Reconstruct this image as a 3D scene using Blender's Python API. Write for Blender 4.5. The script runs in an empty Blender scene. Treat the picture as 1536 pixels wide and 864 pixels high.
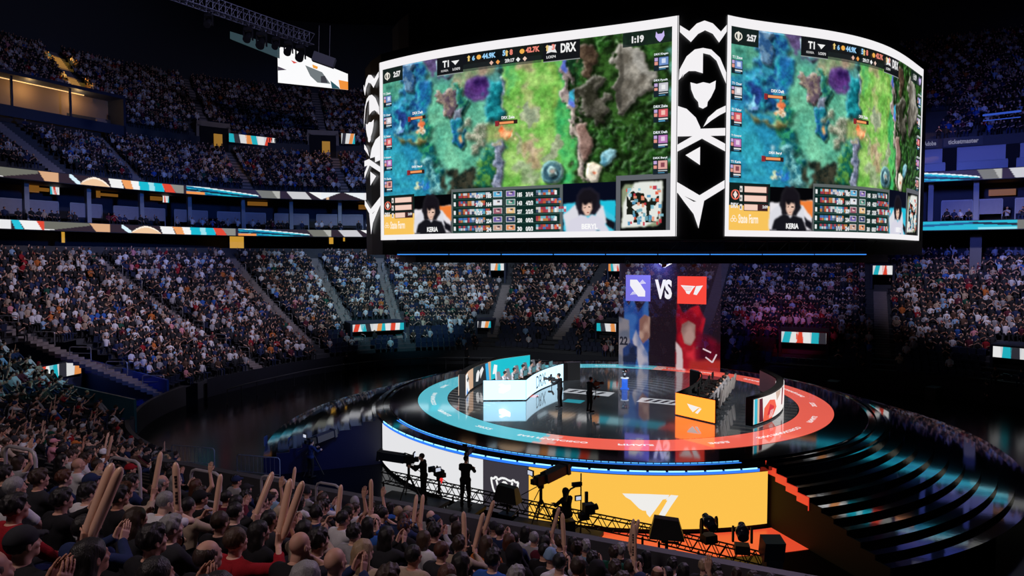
import bpy, math, random
import numpy as np
from mathutils import Vector, Matrix
PI = math.pi
rng = np.random.default_rng(7); random.seed(7)
scene = bpy.context.scene
COL = scene.collection

# ---------------------------------------------------------------- camera
EYE = 10.3; F = 1024.0; TP = 47.0/1024.0; PITCH = math.atan(TP)
cam_d = bpy.data.cameras.new('camera'); cam = bpy.data.objects.new('camera', cam_d); COL.objects.link(cam)
cam_d.sensor_width = 36.0; cam_d.lens = 36.0*F/1536.0; cam_d.clip_end = 600; cam_d.clip_start = 0.1
cam.location = (0, 0, EYE); cam.rotation_euler = (PI/2 - PITCH, 0, 0)
scene.camera = cam
scene.view_settings.view_transform = 'Standard'; scene.view_settings.look = 'None'
scene.view_settings.exposure = 0.0; scene.view_settings.gamma = 1.0; scene.view_settings.use_curve_mapping = False
scene.cycles.max_bounces = 5; scene.cycles.diffuse_bounces = 2; scene.cycles.glossy_bounces = 3
scene.cycles.transmission_bounces = 3; scene.cycles.transparent_max_bounces = 8
scene.cycles.sample_clamp_indirect = 3.0; scene.cycles.caustics_reflective = False; scene.cycles.caustics_refractive = False

# ---------------------------------------------------------------- world
w = bpy.data.worlds.new('world'); scene.world = w; w.use_nodes = True
w.node_tree.nodes['Background'].inputs[0].default_value = (0.10, 0.16, 0.5, 1)
w.node_tree.nodes['Background'].inputs[1].default_value = 0.004

# ---------------------------------------------------------------- frames of the place
# arena axes: U runs along the long side (down to the right), V across it, away from the camera
AX = math.radians(25.0)
UX, UY = math.cos(AX), -math.sin(AX)
VX, VY = math.sin(AX), math.cos(AX)
CX, CY = 7.3, 40.8            # centre of the bowl
SX, SY, SZ = 5.9, 38.2, 2.5   # centre and height of the stage
def W(u, v, c=(CX, CY)): return (c[0]+u*UX+v*VX, c[1]+u*UY+v*VY)
def SW(u, v, z=0.0):
    x, y = W(u, v, (SX, SY)); return Vector((x, y, SZ+.022+z))
def UV(x, y, c=(CX, CY)):
    dx, dy = x-c[0], y-c[1]; return dx*UX+dy*UY, dx*VX+dy*VY
def ray(px, py):
    a = (px-768)/F; b = (432-py)/F
    cp, sp = math.cos(PITCH), math.sin(PITCH)
    return Vector((a, cp+b*sp, -sp+b*cp))
def onz(px, py, z):
    d = ray(px, py); t = (z-EYE)/d.z
    return Vector((d.x*t, d.y*t, z))
def aty(px, py, Y):
    d = ray(px, py); t = Y/d.y
    return Vector((d.x*t, Y, EYE+d.z*t))
def proj(p):
    cp, sp = math.cos(PITCH), math.sin(PITCH)
    x, y, z = p[0], p[1], p[2]-EYE
    d = y*cp - z*sp; h = y*sp + z*cp
    return 768+F*x/d, 432-F*h/d

def light(kind, name, loc, target, energy, color, size=2.0, spot=60, blend=0.6, size_y=None):
    d = bpy.data.lights.new(name, kind); d.energy = energy; d.color = color
    if kind == 'SPOT': d.spot_size = math.radians(spot); d.spot_blend = blend; d.shadow_soft_size = size
    if kind == 'AREA':
        d.size = size
        if size_y: d.shape = 'RECTANGLE'; d.size_y = size_y
    o = bpy.data.objects.new(name, d); COL.objects.link(o); o.location = loc
    v = Vector(target)-Vector(loc); o.rotation_euler = v.to_track_quat('-Z', 'Y').to_euler()
    return o
COOL = (0.80, 0.72, 1.0)
light('SPOT', 'house_spot_left', (-4, 52, 25), (-32, 60, 5), 19000, COOL, .6, 62, .9)
light('SPOT', 'house_spot_left_near', (-8, 44, 24), (-36, 48, 6), 7000, (.90,.76,1.0), .6, 60, .9)
light('SPOT', 'house_spot_corner', (-6, 52, 24), (-14, 78, 6), 21000, (.66,.84,1.0), .6, 58, .8)
light('SPOT', 'house_spot_far', (10, 54, 24), (5, 80, 7), 16000, (.72,.80,1.0), .6, 54, .8)
light('SPOT', 'house_spot_far_right', (22, 50, 24), (27, 70, 7), 7000, (.40,.42,1.0), .6, 56, .8)
light('SPOT', 'house_spot_right', (28, 44, 25), (44, 58, 6), 15000, COOL, .6, 52, .8)
light('SPOT', 'house_spot_near', (10, 20, 17), (-4, 9, 5), 3800, (.86,.60,1.0), 1.0, 86, .9)
light('SPOT', 'house_spot_overhead', (-7, 1, 21), (-4, 9, 5), 2500, (1.0,.80,.78), 1.2, 84, .9)
light('SPOT', 'house_spot_near_left', (-8, 14, 21), (-19, 24, 4), 3600, (.92,.76,.96), 1.0, 66, .9)
light('SPOT', 'teal_spot_tunnel', (-14, 40, 14), (-30, 38, 3), 2600, (.05,.7,.85), .3, 34, .8)
light('SPOT', 'blue_spot_tunnel', (-15, 33, 9), (-28, 46.5, 1.2), 3200, (.02,.15,1.0), .3, 22, .6)
light('SPOT', 'deck_spot_left', (-4, 48, 40), (-56, 78, 26), 9500, (.60,.58,1.0), .8, 66, .9)
light('SPOT', 'deck_spot_middle', (-2, 56, 38), (-22, 96, 25), 7500, (.62,.60,1.0), .8, 60, .9)
light('SPOT', 'deck_spot_right', (16, 40, 38), (50, 72, 24), 1800, (.42,.42,1.0), .8, 50, .9)
light('SPOT', 'blue_spot_suites', (-8, 50, 19), (-44, 76, 16.5), 14000, (.05,.22,1.0), .8, 44, .9)
light('SPOT', 'blue_spot_suites_middle', (-6, 54, 19), (-22, 88, 17), 8000, (.05,.22,1.0), .8, 50, .9)
light('SPOT', 'blue_spot_suites_right', (26, 42, 18), (44, 62, 17), 13000, (.14,.20,1.0), .8, 50, .9)
light('SPOT', 'red_spot_stage', (19, 43, 9.9), (25, 62, 3.5), 3000, (1.0,.03,.12), .06, 26, .7)
light('SPOT', 'blue_spot_back', (8, 44, 9.9), (18, 64, 4), 3000, (.14,.16,1.0), .06, 60, .8)
light('SPOT', 'teal_spot_corner', (-4, 52, 14), (-12, 72, 4), 4200, (.05,.7,.9), .3, 46, .8)
light('SPOT', 'added_stage_key', (-2, 26.2, 9.6), (0, 38.5, 3.3), 11000, (.9,.94,1.0), .03, 44, .7)  # unseen spot without a fixture, added to brighten the players
light('SPOT', 'added_stage_key_right', (16, 26.2, 9.6), (11.5, 36, 3.3), 7000, (1.0,.94,.9), .03, 36, .7)  # second unseen spot, added to brighten the right desk

# ---------------------------------------------------------------- helpers
def lin(c):
    if isinstance(c, str):
        c = tuple(int(c[i:i+2], 16) for i in (0, 2, 4))
    r = [x/255.0 for x in c[:3]]
    return tuple((x/12.92 if x <= .04045 else ((x+.055)/1.055)**2.4) for x in r)
def tag(o, label=None, cat=None, group=None, kind=None):
    if label:
        o['label'] = label
    if cat: o['category'] = cat
    if group: o['group'] = group
    if kind: o['kind'] = kind
    return o
def empty(name, loc=(0,0,0), rz=0, label=None, cat=None, group=None):
    o = bpy.data.objects.new(name, None); COL.objects.link(o); o.location = loc; o.rotation_euler = (0, 0, rz)
    o.empty_display_size = .2
    return tag(o, label, cat, group)
MATS = {}
def mat(name, color=(.5,.5,.5), rough=.6, metal=0.0, emit=None, strength=1.0, spec=.5, noise=0.0, nscale=8.0, bump=0.0, coat=0.0):
    if name in MATS: return MATS[name]
    m = bpy.data.materials.new(name); m.use_nodes = True; MATS[name] = m
    nt = m.node_tree; b = nt.nodes['Principled BSDF']
    b.inputs['Base Color'].default_value = (*color, 1); b.inputs['Roughness'].default_value = rough
    b.inputs['Metallic'].default_value = metal; b.inputs['Specular IOR Level'].default_value = spec
    b.inputs['Coat Weight'].default_value = coat
    if emit is not None:
        b.inputs['Emission Color'].default_value = (*emit, 1); b.inputs['Emission Strength'].default_value = strength
    if noise > 0 or bump > 0:
        tc = nt.nodes.new('ShaderNodeTexCoord'); n = nt.nodes.new('ShaderNodeTexNoise'); n.inputs['Scale'].default_value = nscale
        n.inputs['Detail'].default_value = 4
        nt.links.new(tc.outputs['Object'], n.inputs['Vector'])
        if noise > 0:
            mx = nt.nodes.new('ShaderNodeMix'); mx.data_type = 'RGBA'
            mx.inputs[6].default_value = (*[max(0, c*(1-noise)) for c in color], 1)
            mx.inputs[7].default_value = (*[min(1, c*(1+noise)) for c in color], 1)
            nt.links.new(n.outputs['Fac'], mx.inputs[0]); nt.links.new(mx.outputs[2], b.inputs['Base Color'])
        if bump > 0:
            bp = nt.nodes.new('ShaderNodeBump'); bp.inputs['Strength'].default_value = bump; bp.inputs['Distance'].default_value = .02
            nt.links.new(n.outputs['Fac'], bp.inputs['Height']); nt.links.new(bp.outputs['Normal'], b.inputs['Normal'])
    return m
def mat_tint(name, rough=.7, bump=0.0, nscale=60, var=.25, spec=.3, stripes=False):
    """base colour comes from the object's own colour, with a little noise"""
    if name in MATS: return MATS[name]
    m = bpy.data.materials.new(name); m.use_nodes = True; MATS[name] = m
    nt = m.node_tree; b = nt.nodes['Principled BSDF']; b.inputs['Roughness'].default_value = rough; b.inputs['Specular IOR Level'].default_value = spec
    oi = nt.nodes.new('ShaderNodeObjectInfo'); tc = nt.nodes.new('ShaderNodeTexCoord')
    n = nt.nodes.new('ShaderNodeTexNoise'); n.inputs['Scale'].default_value = nscale
    if stripes:
        mp = nt.nodes.new('ShaderNodeMapping'); mp.inputs['Scale'].default_value = (1, 1, .12)
        nt.links.new(tc.outputs['Object'], mp.inputs['Vector']); nt.links.new(mp.outputs[0], n.inputs['Vector'])
    else: nt.links.new(tc.outputs['Object'], n.inputs['Vector'])
    mr = nt.nodes.new('ShaderNodeMapRange'); mr.inputs[3].default_value = 1-var; mr.inputs[4].default_value = 1+var
    nt.links.new(n.outputs['Fac'], mr.inputs[0])
    vm = nt.nodes.new('ShaderNodeVectorMath'); vm.operation = 'SCALE'
    nt.links.new(oi.outputs['Color'], vm.inputs[0]); nt.links.new(mr.outputs[0], vm.inputs['Scale'])
    nt.links.new(vm.outputs[0], b.inputs['Base Color'])
    if bump > 0:
        bp = nt.nodes.new('ShaderNodeBump'); bp.inputs['Strength'].default_value = bump; bp.inputs['Distance'].default_value = .01
        nt.links.new(n.outputs['Fac'], bp.inputs['Height']); nt.links.new(bp.outputs['Normal'], b.inputs['Normal'])
    return m
def mat_attr(name, rough=.8, emission=False, strength=1.0, alpha=False, coat=0.0, sampling=True):
    """surface colour (or the light of an LED panel) stored per vertex in 'Col'"""
    if name in MATS: return MATS[name]
    m = bpy.data.materials.new(name); m.use_nodes = True; MATS[name] = m
    nt = m.node_tree; b = nt.nodes['Principled BSDF']
    at = nt.nodes.new('ShaderNodeAttribute'); at.attribute_name = 'Col'
    if emission:
        b.inputs['Base Color'].default_value = (.01, .01, .012, 1); b.inputs['Roughness'].default_value = .35
        b.inputs['Specular IOR Level'].default_value = .2
        b.inputs['Coat Weight'].default_value = coat; b.inputs['Coat Roughness'].default_value = .06
        nt.links.new(at.outputs['Color'], b.inputs['Emission Color']); b.inputs['Emission Strength'].default_value = strength
        if alpha: nt.links.new(at.outputs['Alpha'], b.inputs['Alpha'])
        if not sampling: m.cycles.emission_sampling = 'NONE'
    else:
        nt.links.new(at.outputs['Color'], b.inputs['Base Color']); b.inputs['Roughness'].default_value = rough
        b.inputs['Specular IOR Level'].default_value = .25
    return m

def fast_mesh(name, V, T=None, Q=None, vcol=None, smooth=False):
    me = bpy.data.meshes.new(name)
    V = np.asarray(V, np.float32).reshape(-1, 3)
    T = np.zeros((0, 3), np.int32) if T is None or len(T) == 0 else np.asarray(T, np.int32)
    Q = np.zeros((0, 4), np.int32) if Q is None or len(Q) == 0 else np.asarray(Q, np.int32)
    me.vertices.add(len(V)); me.vertices.foreach_set('co', V.ravel())
    loops = np.concatenate([T.ravel(), Q.ravel()]).astype(np.int32)
    me.loops.add(len(loops)); me.loops.foreach_set('vertex_index', loops)
    nt_, nq = len(T), len(Q)
    starts = np.concatenate([np.arange(nt_)*3, nt_*3+np.arange(nq)*4]).astype(np.int32)
    me.polygons.add(nt_+nq); me.polygons.foreach_set('loop_start', starts)
    me.polygons.foreach_set('use_smooth', np.full(nt_+nq, bool(smooth)))
    if vcol is not None:
        vc = np.asarray(vcol, np.float32)
        if vc.shape[1] == 3: vc = np.concatenate([vc, np.ones((len(vc), 1), np.float32)], 1)
        a = me.color_attributes.new('Col', 'FLOAT_COLOR', 'POINT'); a.data.foreach_set('color', vc.ravel())
    me.update(calc_edges=True); me.validate()
    return me
def link(name, me, m=None, parent=None, loc=None, rz=None):
    o = bpy.data.objects.new(name, me); COL.objects.link(o)
    if m is not None and len(me.materials) == 0: me.materials.append(m)
    if parent is not None: o.parent = parent
    if loc is not None: o.location = loc
    if rz is not None: o.rotation_euler = (0, 0, rz)
    return o

class G:
    """collects shapes of ONE part; build() links them as one mesh"""
    def __init__(s): s.V = []; s.F = []; s.C = []; s.col = (1, 1, 1, 1); s.S = []
    def add(s, vs, fs, smooth=False):
        n = len(s.V); s.V += [tuple(v) for v in vs]; s.F += [tuple(i+n for i in f) for f in fs]
        s.C += [s.col]*len(vs); s.S += [smooth]*len(fs)
        return s
    def box(s, c, d, rz=0.0, rx=0.0, ry=0.0, taper=1.0):
        x, y, z = d[0]/2, d[1]/2, d[2]/2
        R = Matrix.Rotation(rz, 3, 'Z') @ Matrix.Rotation(ry, 3, 'Y') @ Matrix.Rotation(rx, 3, 'X')
        vs = []
        for sz in (-1, 1):
            k = taper if sz > 0 else 1
            for sx, sy in ((-1,-1),(1,-1),(1,1),(-1,1)):
                vs.append(Vector(c)+R@Vector((sx*x*k, sy*y*k, sz*z)))
        return s.add(vs, [(3,2,1,0),(4,5,6,7),(0,1,5,4),(1,2,6,5),(2,3,7,6),(3,0,4,7)])
    def cyl(s, p0, p1, r0, r1=None, n=10, caps=True):
        p0, p1 = Vector(p0), Vector(p1); r1 = r0 if r1 is None else r1
        d = (p1-p0).normalized(); a = d.orthogonal().normalized(); b = d.cross(a)
        vs = []
        for p, r in ((p0, r0), (p1, r1)):
            for i in range(n):
                t = 2*PI*i/n; vs.append(p+a*(r*math.cos(t))+b*(r*math.sin(t)))
        s.add(vs, [(i, (i+1) % n, n+(i+1) % n, n+i) for i in range(n)], True)
        if caps: s.add(vs, [tuple(range(n-1, -1, -1)), tuple(range(n, 2*n))])
        return s
    def tube(s, pts, r, n=8, closed=False):
        pts = [Vector(p) for p in pts]; N = len(pts); vs = []; up = None
        for i, p in enumerate(pts):
            a = pts[(i-1) % N] if (closed or i > 0) else p
            b = pts[(i+1) % N] if (closed or i < N-1) else p
            d = (b-a).normalized()
            if up is None: x = d.orthogonal().normalized()
            else:
                x = up-d*up.dot(d); x.normalize()
            up = x; y = d.cross(x); rr = r[i] if isinstance(r, (list, tuple)) else r
            for k in range(n):
                t = 2*PI*k/n; vs.append(p+x*(rr*math.cos(t))+y*(rr*math.sin(t)))
        fs = []
        for i in range(N if closed else N-1):
            j = (i+1) % N
            for k in range(n): fs.append((i*n+k, i*n+(k+1) % n, j*n+(k+1) % n, j*n+k))
        s.add(vs, fs, True)
        if not closed: s.add(vs, [tuple(range(n-1, -1, -1)), tuple(range((N-1)*n, N*n))])
        return s
    def lathe(s, prof, c=(0,0,0), n=20, a0=0.0, a1=2*PI):
        full = abs(a1-a0-2*PI) < 1e-6; m = n if full else n+1
        vs = []
        for i in range(m):
            t = a0+(a1-a0)*i/n
            for r, z in prof: vs.append((c[0]+r*math.cos(t), c[1]+r*math.sin(t), c[2]+z))
        k = len(prof); fs = []
        for i in range(n):
            j = (i+1) % m
            for q in range(k-1): fs.append((i*k+q, j*k+q, j*k+q+1, i*k+q+1))
        return s.add(vs, fs, True)
    def prism(s, poly, z0, z1, M=None):
        n = len(poly); vs = [Vector((x, y, z0)) for x, y in poly]+[Vector((x, y, z1)) for x, y in poly]
        if M is not None: vs = [M@v for v in vs]
        return s.add(vs, [tuple(range(n-1, -1, -1)), tuple(range(n, 2*n))]+[(i, (i+1) % n, n+(i+1) % n, n+i) for i in range(n)])
    def ball(s, c, r, n=12, m=8):
        r = (r, r, r) if not isinstance(r, (tuple, list)) else r
        vs = [(c[0], c[1], c[2]-r[2])]
        for j in range(1, m):
            ph = -PI/2+PI*j/m
            for i in range(n):
                t = 2*PI*i/n; vs.append((c[0]+r[0]*math.cos(ph)*math.cos(t), c[1]+r[1]*math.cos(ph)*math.sin(t), c[2]+r[2]*math.sin(ph)))
        vs.append((c[0], c[1], c[2]+r[2])); L = len(vs)-1
        fs = [(0, 1+(i+1) % n, 1+i) for i in range(n)]
        for j in range(m-2):
            for i in range(n): fs.append((1+j*n+i, 1+j*n+(i+1) % n, 1+(j+1)*n+(i+1) % n, 1+(j+1)*n+i))
        fs += [(L, 1+(m-2)*n+i, 1+(m-2)*n+(i+1) % n) for i in range(n)]
        return s.add(vs, fs, True)
    def mesh(s, name, colored=False):
        me = bpy.data.meshes.new(name); me.from_pydata(s.V, [], s.F)
        me.polygons.foreach_set('use_smooth', s.S)
        if colored:
            a = me.color_attributes.new('Col', 'FLOAT_COLOR', 'POINT')
            a.data.foreach_set('color', [x for c in s.C for x in (c if len(c) == 4 else (*c, 1))])
        me.update(); return me
    def build(s, name, m, parent=None, loc=None, rz=None, colored=False):
        return link(name, s.mesh(name, colored), m, parent, loc, rz)
def struct(name, g, m, colored=False):
    o = g.build(name, m, colored=colored) if isinstance(g, G) else link(name, g, m)
    o['kind'] = 'structure'; return o
def copy_tree(o, parent=None):
    c = o.copy(); COL.objects.link(c)
    if parent is not None: c.parent = parent
    for ch in list(o.children): copy_tree(ch, c)
    return c
def recolor(o, col): o.color = (*col, 1); return o

# lettering: triangles of Blender's own font, as 2-D shapes
_tc = {}
def text_tris(s, bold=.02):
    if (s, bold) in _tc: return _tc[(s, bold)]
    c = bpy.data.curves.new('t', 'FONT'); c.body = s; c.offset = bold; c.resolution_u = 3
    o = bpy.data.objects.new('t', c); COL.objects.link(o)
    dg = bpy.context.evaluated_depsgraph_get(); e = o.evaluated_get(dg); me = e.to_mesh(); me.calc_loop_triangles()
    V = [(v.co.x, v.co.y) for v in me.vertices]; T = [tuple(t.vertices) for t in me.loop_triangles]
    # merged copies of the same point are fine for flat lettering
    e.to_mesh_clear(); bpy.data.objects.remove(o); bpy.data.curves.remove(c)
    xs = [v[0] for v in V] or [0]; ys = [v[1] for v in V] or [0]
    x0, x1, y0, y1 = min(xs), max(xs), min(ys), max(ys)
    V = [((x-x0)/max(x1-x0, 1e-6), (y-y0)/max(y1-y0, 1e-6)) for x, y in V]
    _tc[(s, bold)] = (V, T); return V, T
def tri2(poly):
    from mathutils.geometry import tessellate_polygon
    return [tuple(t) for t in tessellate_polygon([[Vector((x, y, 0)) for x, y in poly]])]
class Flat:
    """flat coloured shapes in surface coordinates, laid on a surface by fn(a, b, offset)"""
    def __init__(s, fn, colscale=1.0, maxlen=0): s.maxlen = maxlen; s.fn = fn; s.V = []; s.T = []; s.C = []; s.k = colscale; s.layer = 0
    def _put(s, V, T, col, off):
        if s.maxlen:
            V = list(V); T = list(T)
            for _ in range(6):
                out = []; mid = {}; any_ = False
                def mp(i, j):
                    k = (min(i, j), max(i, j))
                    if k not in mid: mid[k] = len(V); V.append(((V[i][0]+V[j][0])/2, (V[i][1]+V[j][1])/2))
                    return mid[k]
                for a, b, c in T:
                    e = [math.dist(V[a], V[b]), math.dist(V[b], V[c]), math.dist(V[c], V[a])]; m = max(e)
                    if m <= s.maxlen: out.append((a, b, c)); continue
                    any_ = True; k = e.index(m); a, b, c = ((a, b, c), (b, c, a), (c, a, b))[k]; q = mp(a, b); out += [(a, q, c), (q, b, c)]
                T = out
                if not any_: break
        n = len(s.V); s.V += [tuple(s.fn(a, b, off)) for a, b in V]; s.T += [(a+n, b+n, c+n) for a, b, c in T]
        c = lin(col) if isinstance(col, str) else col
        c = tuple(x*s.k for x in c[:3])+(c[3] if len(c) > 3 else 1.0,)
        s.C += [c]*len(V)
    def poly(s, pts, col, off=.02): s._put(pts, tri2(pts), col, off)
    def rect(s, a0, b0, a1, b1, col, off=.02, n=1):
        V = []; T = []
        for i in range(n+1):
            a = a0+(a1-a0)*i/n; V += [(a, b0), (a, b1)]
        for i in range(n): T += [(2*i, 2*i+2, 2*i+3), (2*i, 2*i+3, 2*i+1)]
        s._put(V, T, col, off)
    def ring(s, c, r0, r1, col, off=.02, n=24, asp=1.0, a0=0, a1=2*PI):
        V = []; T = []
        for i in range(n+1):
            t = a0+(a1-a0)*i/n; V += [(c[0]+r0*math.cos(t), c[1]+r0*asp*math.sin(t)), (c[0]+r1*math.cos(t), c[1]+r1*asp*math.sin(t))]
        for i in range(n): T += [(2*i, 2*i+1, 2*i+3), (2*i, 2*i+3, 2*i+2)]
        s._put(V, T, col, off)
    def disc(s, c, r, col, off=.02, n=20, asp=1.0): s.poly([(c[0]+r*math.cos(2*PI*i/n), c[1]+r*asp*math.sin(2*PI*i/n)) for i in range(n)], col, off)
    def line(s, pts, wd, col, off=.02):
        for (x0, y0), (x1, y1) in zip(pts, pts[1:]):
            d = math.hypot(x1-x0, y1-y0) or 1; nx, ny = -(y1-y0)/d*wd/2, (x1-x0)/d*wd/2
            s.poly([(x0+nx, y0+ny), (x0-nx, y0-ny), (x1-nx, y1-ny), (x1+nx, y1+ny)], col, off)
    def text(s, st, x0, y0, x1, y1, col, off=.03, bold=.02, flip=False):
        V, T = text_tris(st, bold)
        if flip: s._put([(x0+(x1-x0)*a, y0+(y1-y0)*(1-b)) for a, b in V], T, col, off)   # y grows downwards
        else: s._put([(x0+(x1-x0)*a, y0+(y1-y0)*b) for a, b in V], T, col, off)
    def build(s, name, m, parent=None):
        me = fast_mesh(name, s.V, T=s.T, vcol=np.array(s.C)); return link(name, me, m, parent)

# superellipse rings of the bowl
NE = 4.0
def ring_pt(t, a, b, n=NE):
    c, s_ = math.cos(t), math.sin(t)
    u = a*math.copysign(abs(c)**(2/n), c); v = b*math.copysign(abs(s_)**(2/n), s_)
    return W(u, v)
def t_of(u, v, a, b, n=NE): return math.atan2(math.copysign(abs(v/b)**(n/2), v), math.copysign(abs(u/a)**(n/2), u)) % (2*PI)
def ringhit(px, a, b, last=True, n=NE):
    """where the vertical plane of picture column px meets the ring"""
    k = (px-768)/F; hit = None; prev = None
    for i in range(3000):
        Y = 2+i*.05; u, v = UV(k*Y, Y); f = abs(u/a)**n+abs(v/b)**n-1
        if prev is not None and (prev < 0) != (f < 0):
            hit = (k*Y, Y)
            if not last: return hit
        prev = f
    return hit
def ring_line(a, b, t0, t1, step, n=NE):
    """points along the ring from t0 to t1 at even arc steps: arrays x, y, t"""
    tt = np.linspace(t0, t1, 6000); c, s_ = np.cos(tt), np.sin(tt)
    u = a*np.sign(c)*np.abs(c)**(2/n); v = b*np.sign(s_)*np.abs(s_)**(2/n)
    x = CX+u*UX+v*VX; y = CY+u*UY+v*VY
    L = np.concatenate([[0], np.cumsum(np.hypot(np.diff(x), np.diff(y)))])
    m = max(2, int(L[-1]/step)+1); q = np.linspace(0, L[-1], m)
    return np.interp(q, L, x), np.interp(q, L, y), np.interp(q, L, tt), q
# ================================================================ BOWL
A0, B0, R0 = 31.0, 19.0, 17.0
HX, HY = A0-R0, B0-R0
CL = R0*PI/2
QS = np.cumsum([0, 2*HY, CL, 2*HX, CL, 2*HY, CL, 2*HX, CL])   # seg starts
def rr(q, s):
    """rounded rectangle of the lower bowl, offset outwards by s: u, v and outward normal"""
    q = np.atleast_1d(np.asarray(q, float)); s = np.broadcast_to(np.asarray(s, float), q.shape)
    k = np.clip(np.searchsorted(QS, q, side='right')-1, 0, 7); f = q-QS[k]
    u = np.zeros_like(q); v = np.zeros_like(q); nu = np.zeros_like(q); nv = np.zeros_like(q)
    r = R0+s
    cs = {1: (HX, HY, 0), 3: (-HX, HY, 90), 5: (-HX, -HY, 180), 7: (HX, -HY, 270)}
    for g in range(8):
        m = k == g
        if not m.any(): continue
        if g in cs:
            cx_, cy_, a0 = cs[g]; an = np.radians(a0)+f[m]/R0
            nu[m], nv[m] = np.cos(an), np.sin(an); u[m] = cx_+r[m]*nu[m]; v[m] = cy_+r[m]*nv[m]
        elif g == 0: u[m], v[m], nu[m] = A0+s[m], -HY+f[m], 1
        elif g == 2: u[m], v[m], nv[m] = HX-f[m], B0+s[m], 1
        elif g == 4: u[m], v[m], nu[m] = -A0-s[m], HY-f[m], -1
        elif g == 6: u[m], v[m], nv[m] = -HX+f[m], -B0-s[m], -1
    return u, v, nu, nv
def to_xy(u, v): return CX+u*UX+v*VX, CY+u*UY+v*VY
TREAD = .85; NROW = 24
def wnear(q): return float(np.clip((q-92)/14, 0, 1))
def zrow(i, q):
    n = wnear(q) if np.isscalar(q) else np.clip((q-92)/14, 0, 1)
    return 1.2-.784*n+(.283+.0366*n)*i+(1-n)*.0040*i*i
QSTRAIGHT = 4+CL
AISLES = [20.0, 30.2, 44.7, 58.2, 64.0, 71.6, 75.2, 79.4, 86.2, 95.8]
NEAR_AISLES = [119.0]
def in_tunnel(u, v): return (v > -14.5) & (v < -8.4) & (u > -38.5) & (u < -20)
NA_, NB_ = (-9.4, 18.0), (-15.4, 31.0)      # end of the near stand: its front rows stop along this line
def near_cut(x, y, s, q):
    return q > 92 and s < 8.3 and ((NB_[0]-NA_[0])*(y-NA_[1])-(NB_[1]-NA_[1])*(x-NA_[0])) < 0
Q0, Q1 = 8.0, 150.0
conc = mat('terrace_concrete', (.035, .037, .045), .75, noise=.3, nscale=1.5)
aislem = mat('aisle_concrete', (.20, .17, .165), .8, noise=.2, nscale=2)
darkm = mat('dark_wall', (.010, .011, .02), .6, noise=.3, nscale=.6)
navym = mat('navy_wall', (.012, .02, .05), .6)
qs = np.concatenate([np.arange(Q0, Q1, .7), [Q1]])
V = []; Qd = []
def strip_pts(q, s, z):
    u, v, _, _ = rr(q, s); x, y = to_xy(u, v); return x, y, z, u, v
for i in range(-1, 26):
    z0 = zrow(i, qs) if i >= 0 else np.zeros_like(qs)
    zt = zrow(i+1, qs) if i >= 0 else zrow(0, qs)
    s1 = (i+1)*TREAD
    if i >= 0:
        xa, ya, _, ua, va = strip_pts(qs, i*TREAD, z0); xb, yb, _, ub, vb = strip_pts(qs, s1, z0)
        rows = [(xa, ya, z0), (xb, yb, z0)]
        uu, vv = (ua+ub)/2, (va+vb)/2
        base = len(V); n = len(qs)
        V += list(zip(xa, ya, z0))+list(zip(xb, yb, z0))
        for k in range(n-1):
            if in_tunnel((uu[k]+uu[k+1])/2, (vv[k]+vv[k+1])/2) or near_cut(xb[k], yb[k], i*TREAD, qs[k]): continue
            Qd.append((base+k, base+n+k, base+n+k+1, base+k+1))
    xr, yr, _, ur, vr = strip_pts(qs, s1 if i >= 0 else 0.0, z0)
    base = len(V); n = len(qs)
    V += list(zip(xr, yr, z0))+list(zip(xr, yr, zt))
    for k in range(n-1):
        if in_tunnel((ur[k]+ur[k+1])/2, (vr[k]+vr[k+1])/2) or near_cut(xr[k], yr[k], s1 if i >= 0 else 0.0, qs[k]): continue
        Qd.append((base+k, base+n+k, base+n+k+1, base+k+1))
struct('floor_lower_terraces', fast_mesh('floor_lower_terraces', V, Q=Qd), conc)

# aisle stairs, one run each
def aisle(q, i0, i1, wd=1.1, zf=zrow, tread=TREAD, name='floor_aisle_steps', place=None):
    g = G()
    for i in range(i0, i1):
        for h in (0, 1):
            s = i*tread+h*tread/2
            if place: x, y, nx, ny = place(q, s+tread/4)
            else:
                u, v, nu, nv = rr(q, s+tread/4); x, y = to_xy(u, v); x, y = float(x[0]), float(y[0])
                nx, ny = float(nu[0]*UX+nv[0]*VX), float(nu[0]*UY+nv[0]*VY)
            z = zf(i, q)+(zf(i+1, q)-zf(i, q))*h/2+.03
            g.box((x, y, z-.12), (wd, tread/2+.02, .26), rz=math.atan2(ny, nx)-PI/2)
    return struct(name, g, aislem)
for q in AISLES: aisle(q, 0 if q > 80 else 4, 17 if q in (30.2, 58.2, 64.0) else NROW)
# floor, walls, ceiling
g = G(); g.box((10, 45, -.1), (260, 240, .2)); struct('floor', g, mat('floor_black_gloss', (.0015, .002, .004), .16, spec=.12, noise=.3, nscale=.3))
g = G(); g.box((10, 60, 48), (300, 260, .3)); struct('ceiling', g, mat('ceiling_black', (.006, .007, .012), .9))
# back wall of lower concourse
ALOW = 54.0; BLOW = 33.5; NU = 2.95
def wall_ring(name, a, b, z0, z1, t0, t1, m, step=1.5, n=NU):
    x, y, t, q = ring_line(a, b, math.radians(t0), math.radians(t1), step, n); k = len(x)
    V = list(zip(x, y, [z0]*k))+list(zip(x, y, [z1]*k)); Q = [(i, i+1, k+i+1, k+i) for i in range(k-1)]
    return struct(name, fast_mesh(name, V, Q=Q), m)
wall_ring('wall_lower_concourse', ALOW+5, BLOW+14, 7.5, 12.7, 10, 235, mat('concourse_wall', (.020, .020, .03), .7))
g = G()
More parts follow.
